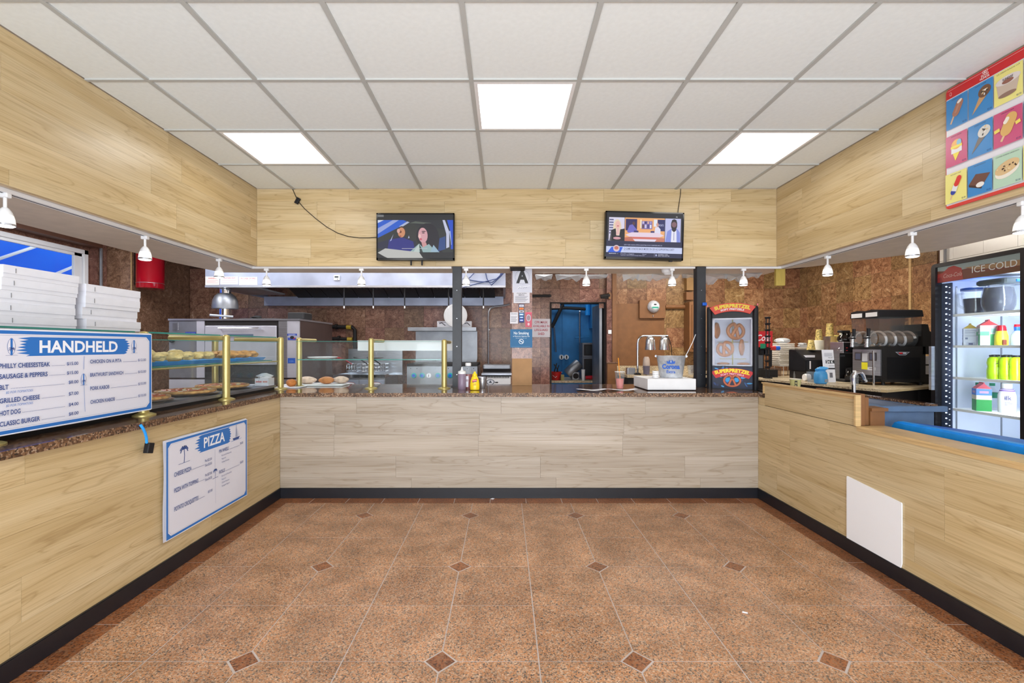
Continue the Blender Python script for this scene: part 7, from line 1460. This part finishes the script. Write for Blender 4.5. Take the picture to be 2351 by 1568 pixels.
p = Print((-0.03, -0.0545, 0.05), (1, 0, 0), (0, 0, 1)); p.text('ilk', 0.0, 0.055, 0.034, (60, 54, 110), width=0.04, bold=0.02); p.rect(0, 0.034, 0.03, 0.038, (110, 110, 150)); p.rect(0, 0.024, 0.045, 0.028, (110, 110, 150)); p.rect(0, 0.014, 0.025, 0.018, (110, 110, 150)); p.build('label', t)
pr = None
for k, (px, y, lb) in enumerate(((2246, 3.94, 'water bottle with green cap behind the striped carton, at its left'), (2278, 3.88, 'water bottle with green cap between the striped carton and milk bottle'))):
    if pr is None: pr = T('water_bottle', lb, 'bottle', (X(px, y), y, fz_(3)), group='green-capped bottles'); MB().lathe([(0.034, 0), (0.036, 0.01), (0.036, 0.15), (0.016, 0.20)], n=18).build('body', M_clear, pr, smooth=True); MB().lathe([(0.018, 0.20), (0.018, 0.222)], n=14).build('cap', mat('green_cap', (20, 140, 100), 0.4), pr); MB().lathe([(0.0365, 0.10), (0.0365, 0.145)], n=18, cap=False).build('label_band', mat('green_cap', (20, 140, 100), 0.4), pr, smooth=True)
    else: dup(pr, (X(px, y), y, fz_(3)), label=lb)
# ------------------------------------------------------------------ sink unit, tap, foam board, cup
t = T('sink_unit', 'blue-grey sink counter with marbled top behind the right wall', 'sink', (2.535, 2.93, 0)); M_bg = mat('blue_grey_paint', (92, 118, 152), 0.45, var=0.06)
MB().box(-0.215, 0.02, 0, 0.205, 0.62, 0.86).build('cabinet', M_bg, t)
MB().box(-0.21, -0.012, 0.866, 0.265, 0.02, 0.90).box(-0.21, 0.02, 0.866, 0.23, 0.08, 0.895).box(0.16, 0.08, 0.866, 0.23, 0.62, 0.895).box(-0.21, 0.08, 0.866, -0.12, 0.62, 0.895).box(-0.12, 0.50, 0.866, 0.16, 0.62, 0.895).build('top', M_bg, t, bevel=0.003)
MB().box(-0.12, 0.08, 0.80, 0.16, 0.50, 0.81).box(-0.12, 0.08, 0.81, -0.11, 0.5, 0.892).box(0.15, 0.08, 0.81, 0.16, 0.5, 0.892).box(-0.11, 0.49, 0.81, 0.15, 0.5, 0.892).box(-0.11, 0.08, 0.81, 0.15, 0.09, 0.892).build('basin', M_steel, t)
MB().box(0.17, 0.02, 0.896, 0.228, 0.62, 0.912).build('marbled_lip', M_counter, t)
t = T('faucet', 'chrome gooseneck faucet rising behind the right wall', 'faucet', (X(1960, 3.38), 3.38, 0.897)); q = lambda px, py: (X(px, 3.38)-X(1960, 3.38), 0, Zc(py, 3.38)-0.897)
MB().tube([(0, 0, 0), q(1960, 885), q(1960, 868), q(1962, 861), q(1967, 856), q(1973, 855), q(1979, 858), q(1983, 865), q(1985, 873)], 0.0125, 12).build('spout', M_chrome, t, smooth=True); MB().tube([q(1984.6, 872), q(1985.5, 877)], 0.017, 12).build('aerator', M_chrome, t); MB().lathe([(0.028, 0), (0.022, 0.02), (0.014, 0.03)], n=18).build('base', M_chrome, t)
MB().tube([(0.0, -0.02, 0.03), (-0.05, -0.03, 0.035)], 0.010, 8).build('tap_lever', M_chrome, t)
t = T('foam_board', 'bright blue foam rescue board lying behind the low right wall', 'board', (2.435, 2.0, 0)); 
MB().extx([(-0.9, 0.25), (0.80, 0.25), (0.845, 0.30), (0.86, 0.72), (0.85, 0.80), (0.82, 0.825), (-0.9, 0.825)], -0.055, 0.0).build('side', M_bluep, t, bevel=0.010)
n = 14; pts = [(0.0, 0.80)]; 
crv = [(0.002+0.115*sin(pi*min(1, i/n))**0.8, 0.79-i*1.05/n) for i in range(n+1)]
MB().prism([(0.001, 0.79)]+crv[1:]+[(0.001, -0.27)], 0.3, 0.822).build('curved_deck', M_blued, t)
t = T('printed_cup', 'yellow paper cup with black print on the laminate behind right wall', 'cup', (2.40, 4.02, 0), radians(-28)); t.location = (X(1826, 4.0)+0.0, 4.0, 0.89)
MB().lathe([(0.032, 0), (0.044, 0.105)], n=20).build('cup', mat('pale_yellow_cup', (232, 222, 150), 0.5), t, smooth=True); MB().lathe([(0.045, 0.104), (0.047, 0.108)], n=20, cap=False).build('rim', M_white, t)
p = Print((-0.03, -0.045, 0.03), (1, 0, 0), (0, 0, 1)); p.rect(0.022, 0, 0.042, 0.065, (44, 40, 36)); p.text('H', 0.032, 0.035, 0.02, (232, 222, 150), width=0.012, align='c', bold=.03); p.text('R', 0.032, 0.008, 0.02, (232, 222, 150), width=0.012, align='c', bold=.03); p.build('print', t)
tag(MB().box(0, 0, 0, 0.34, 0.45, 0.865).box(0.0, 0, 0.866, 0.34, 0.45, 0.888).build('side_cabinet', M_dark, loc=(2.28, 3.72, 0)), 'dark low cabinet behind the corner of the right wall', 'cabinet')
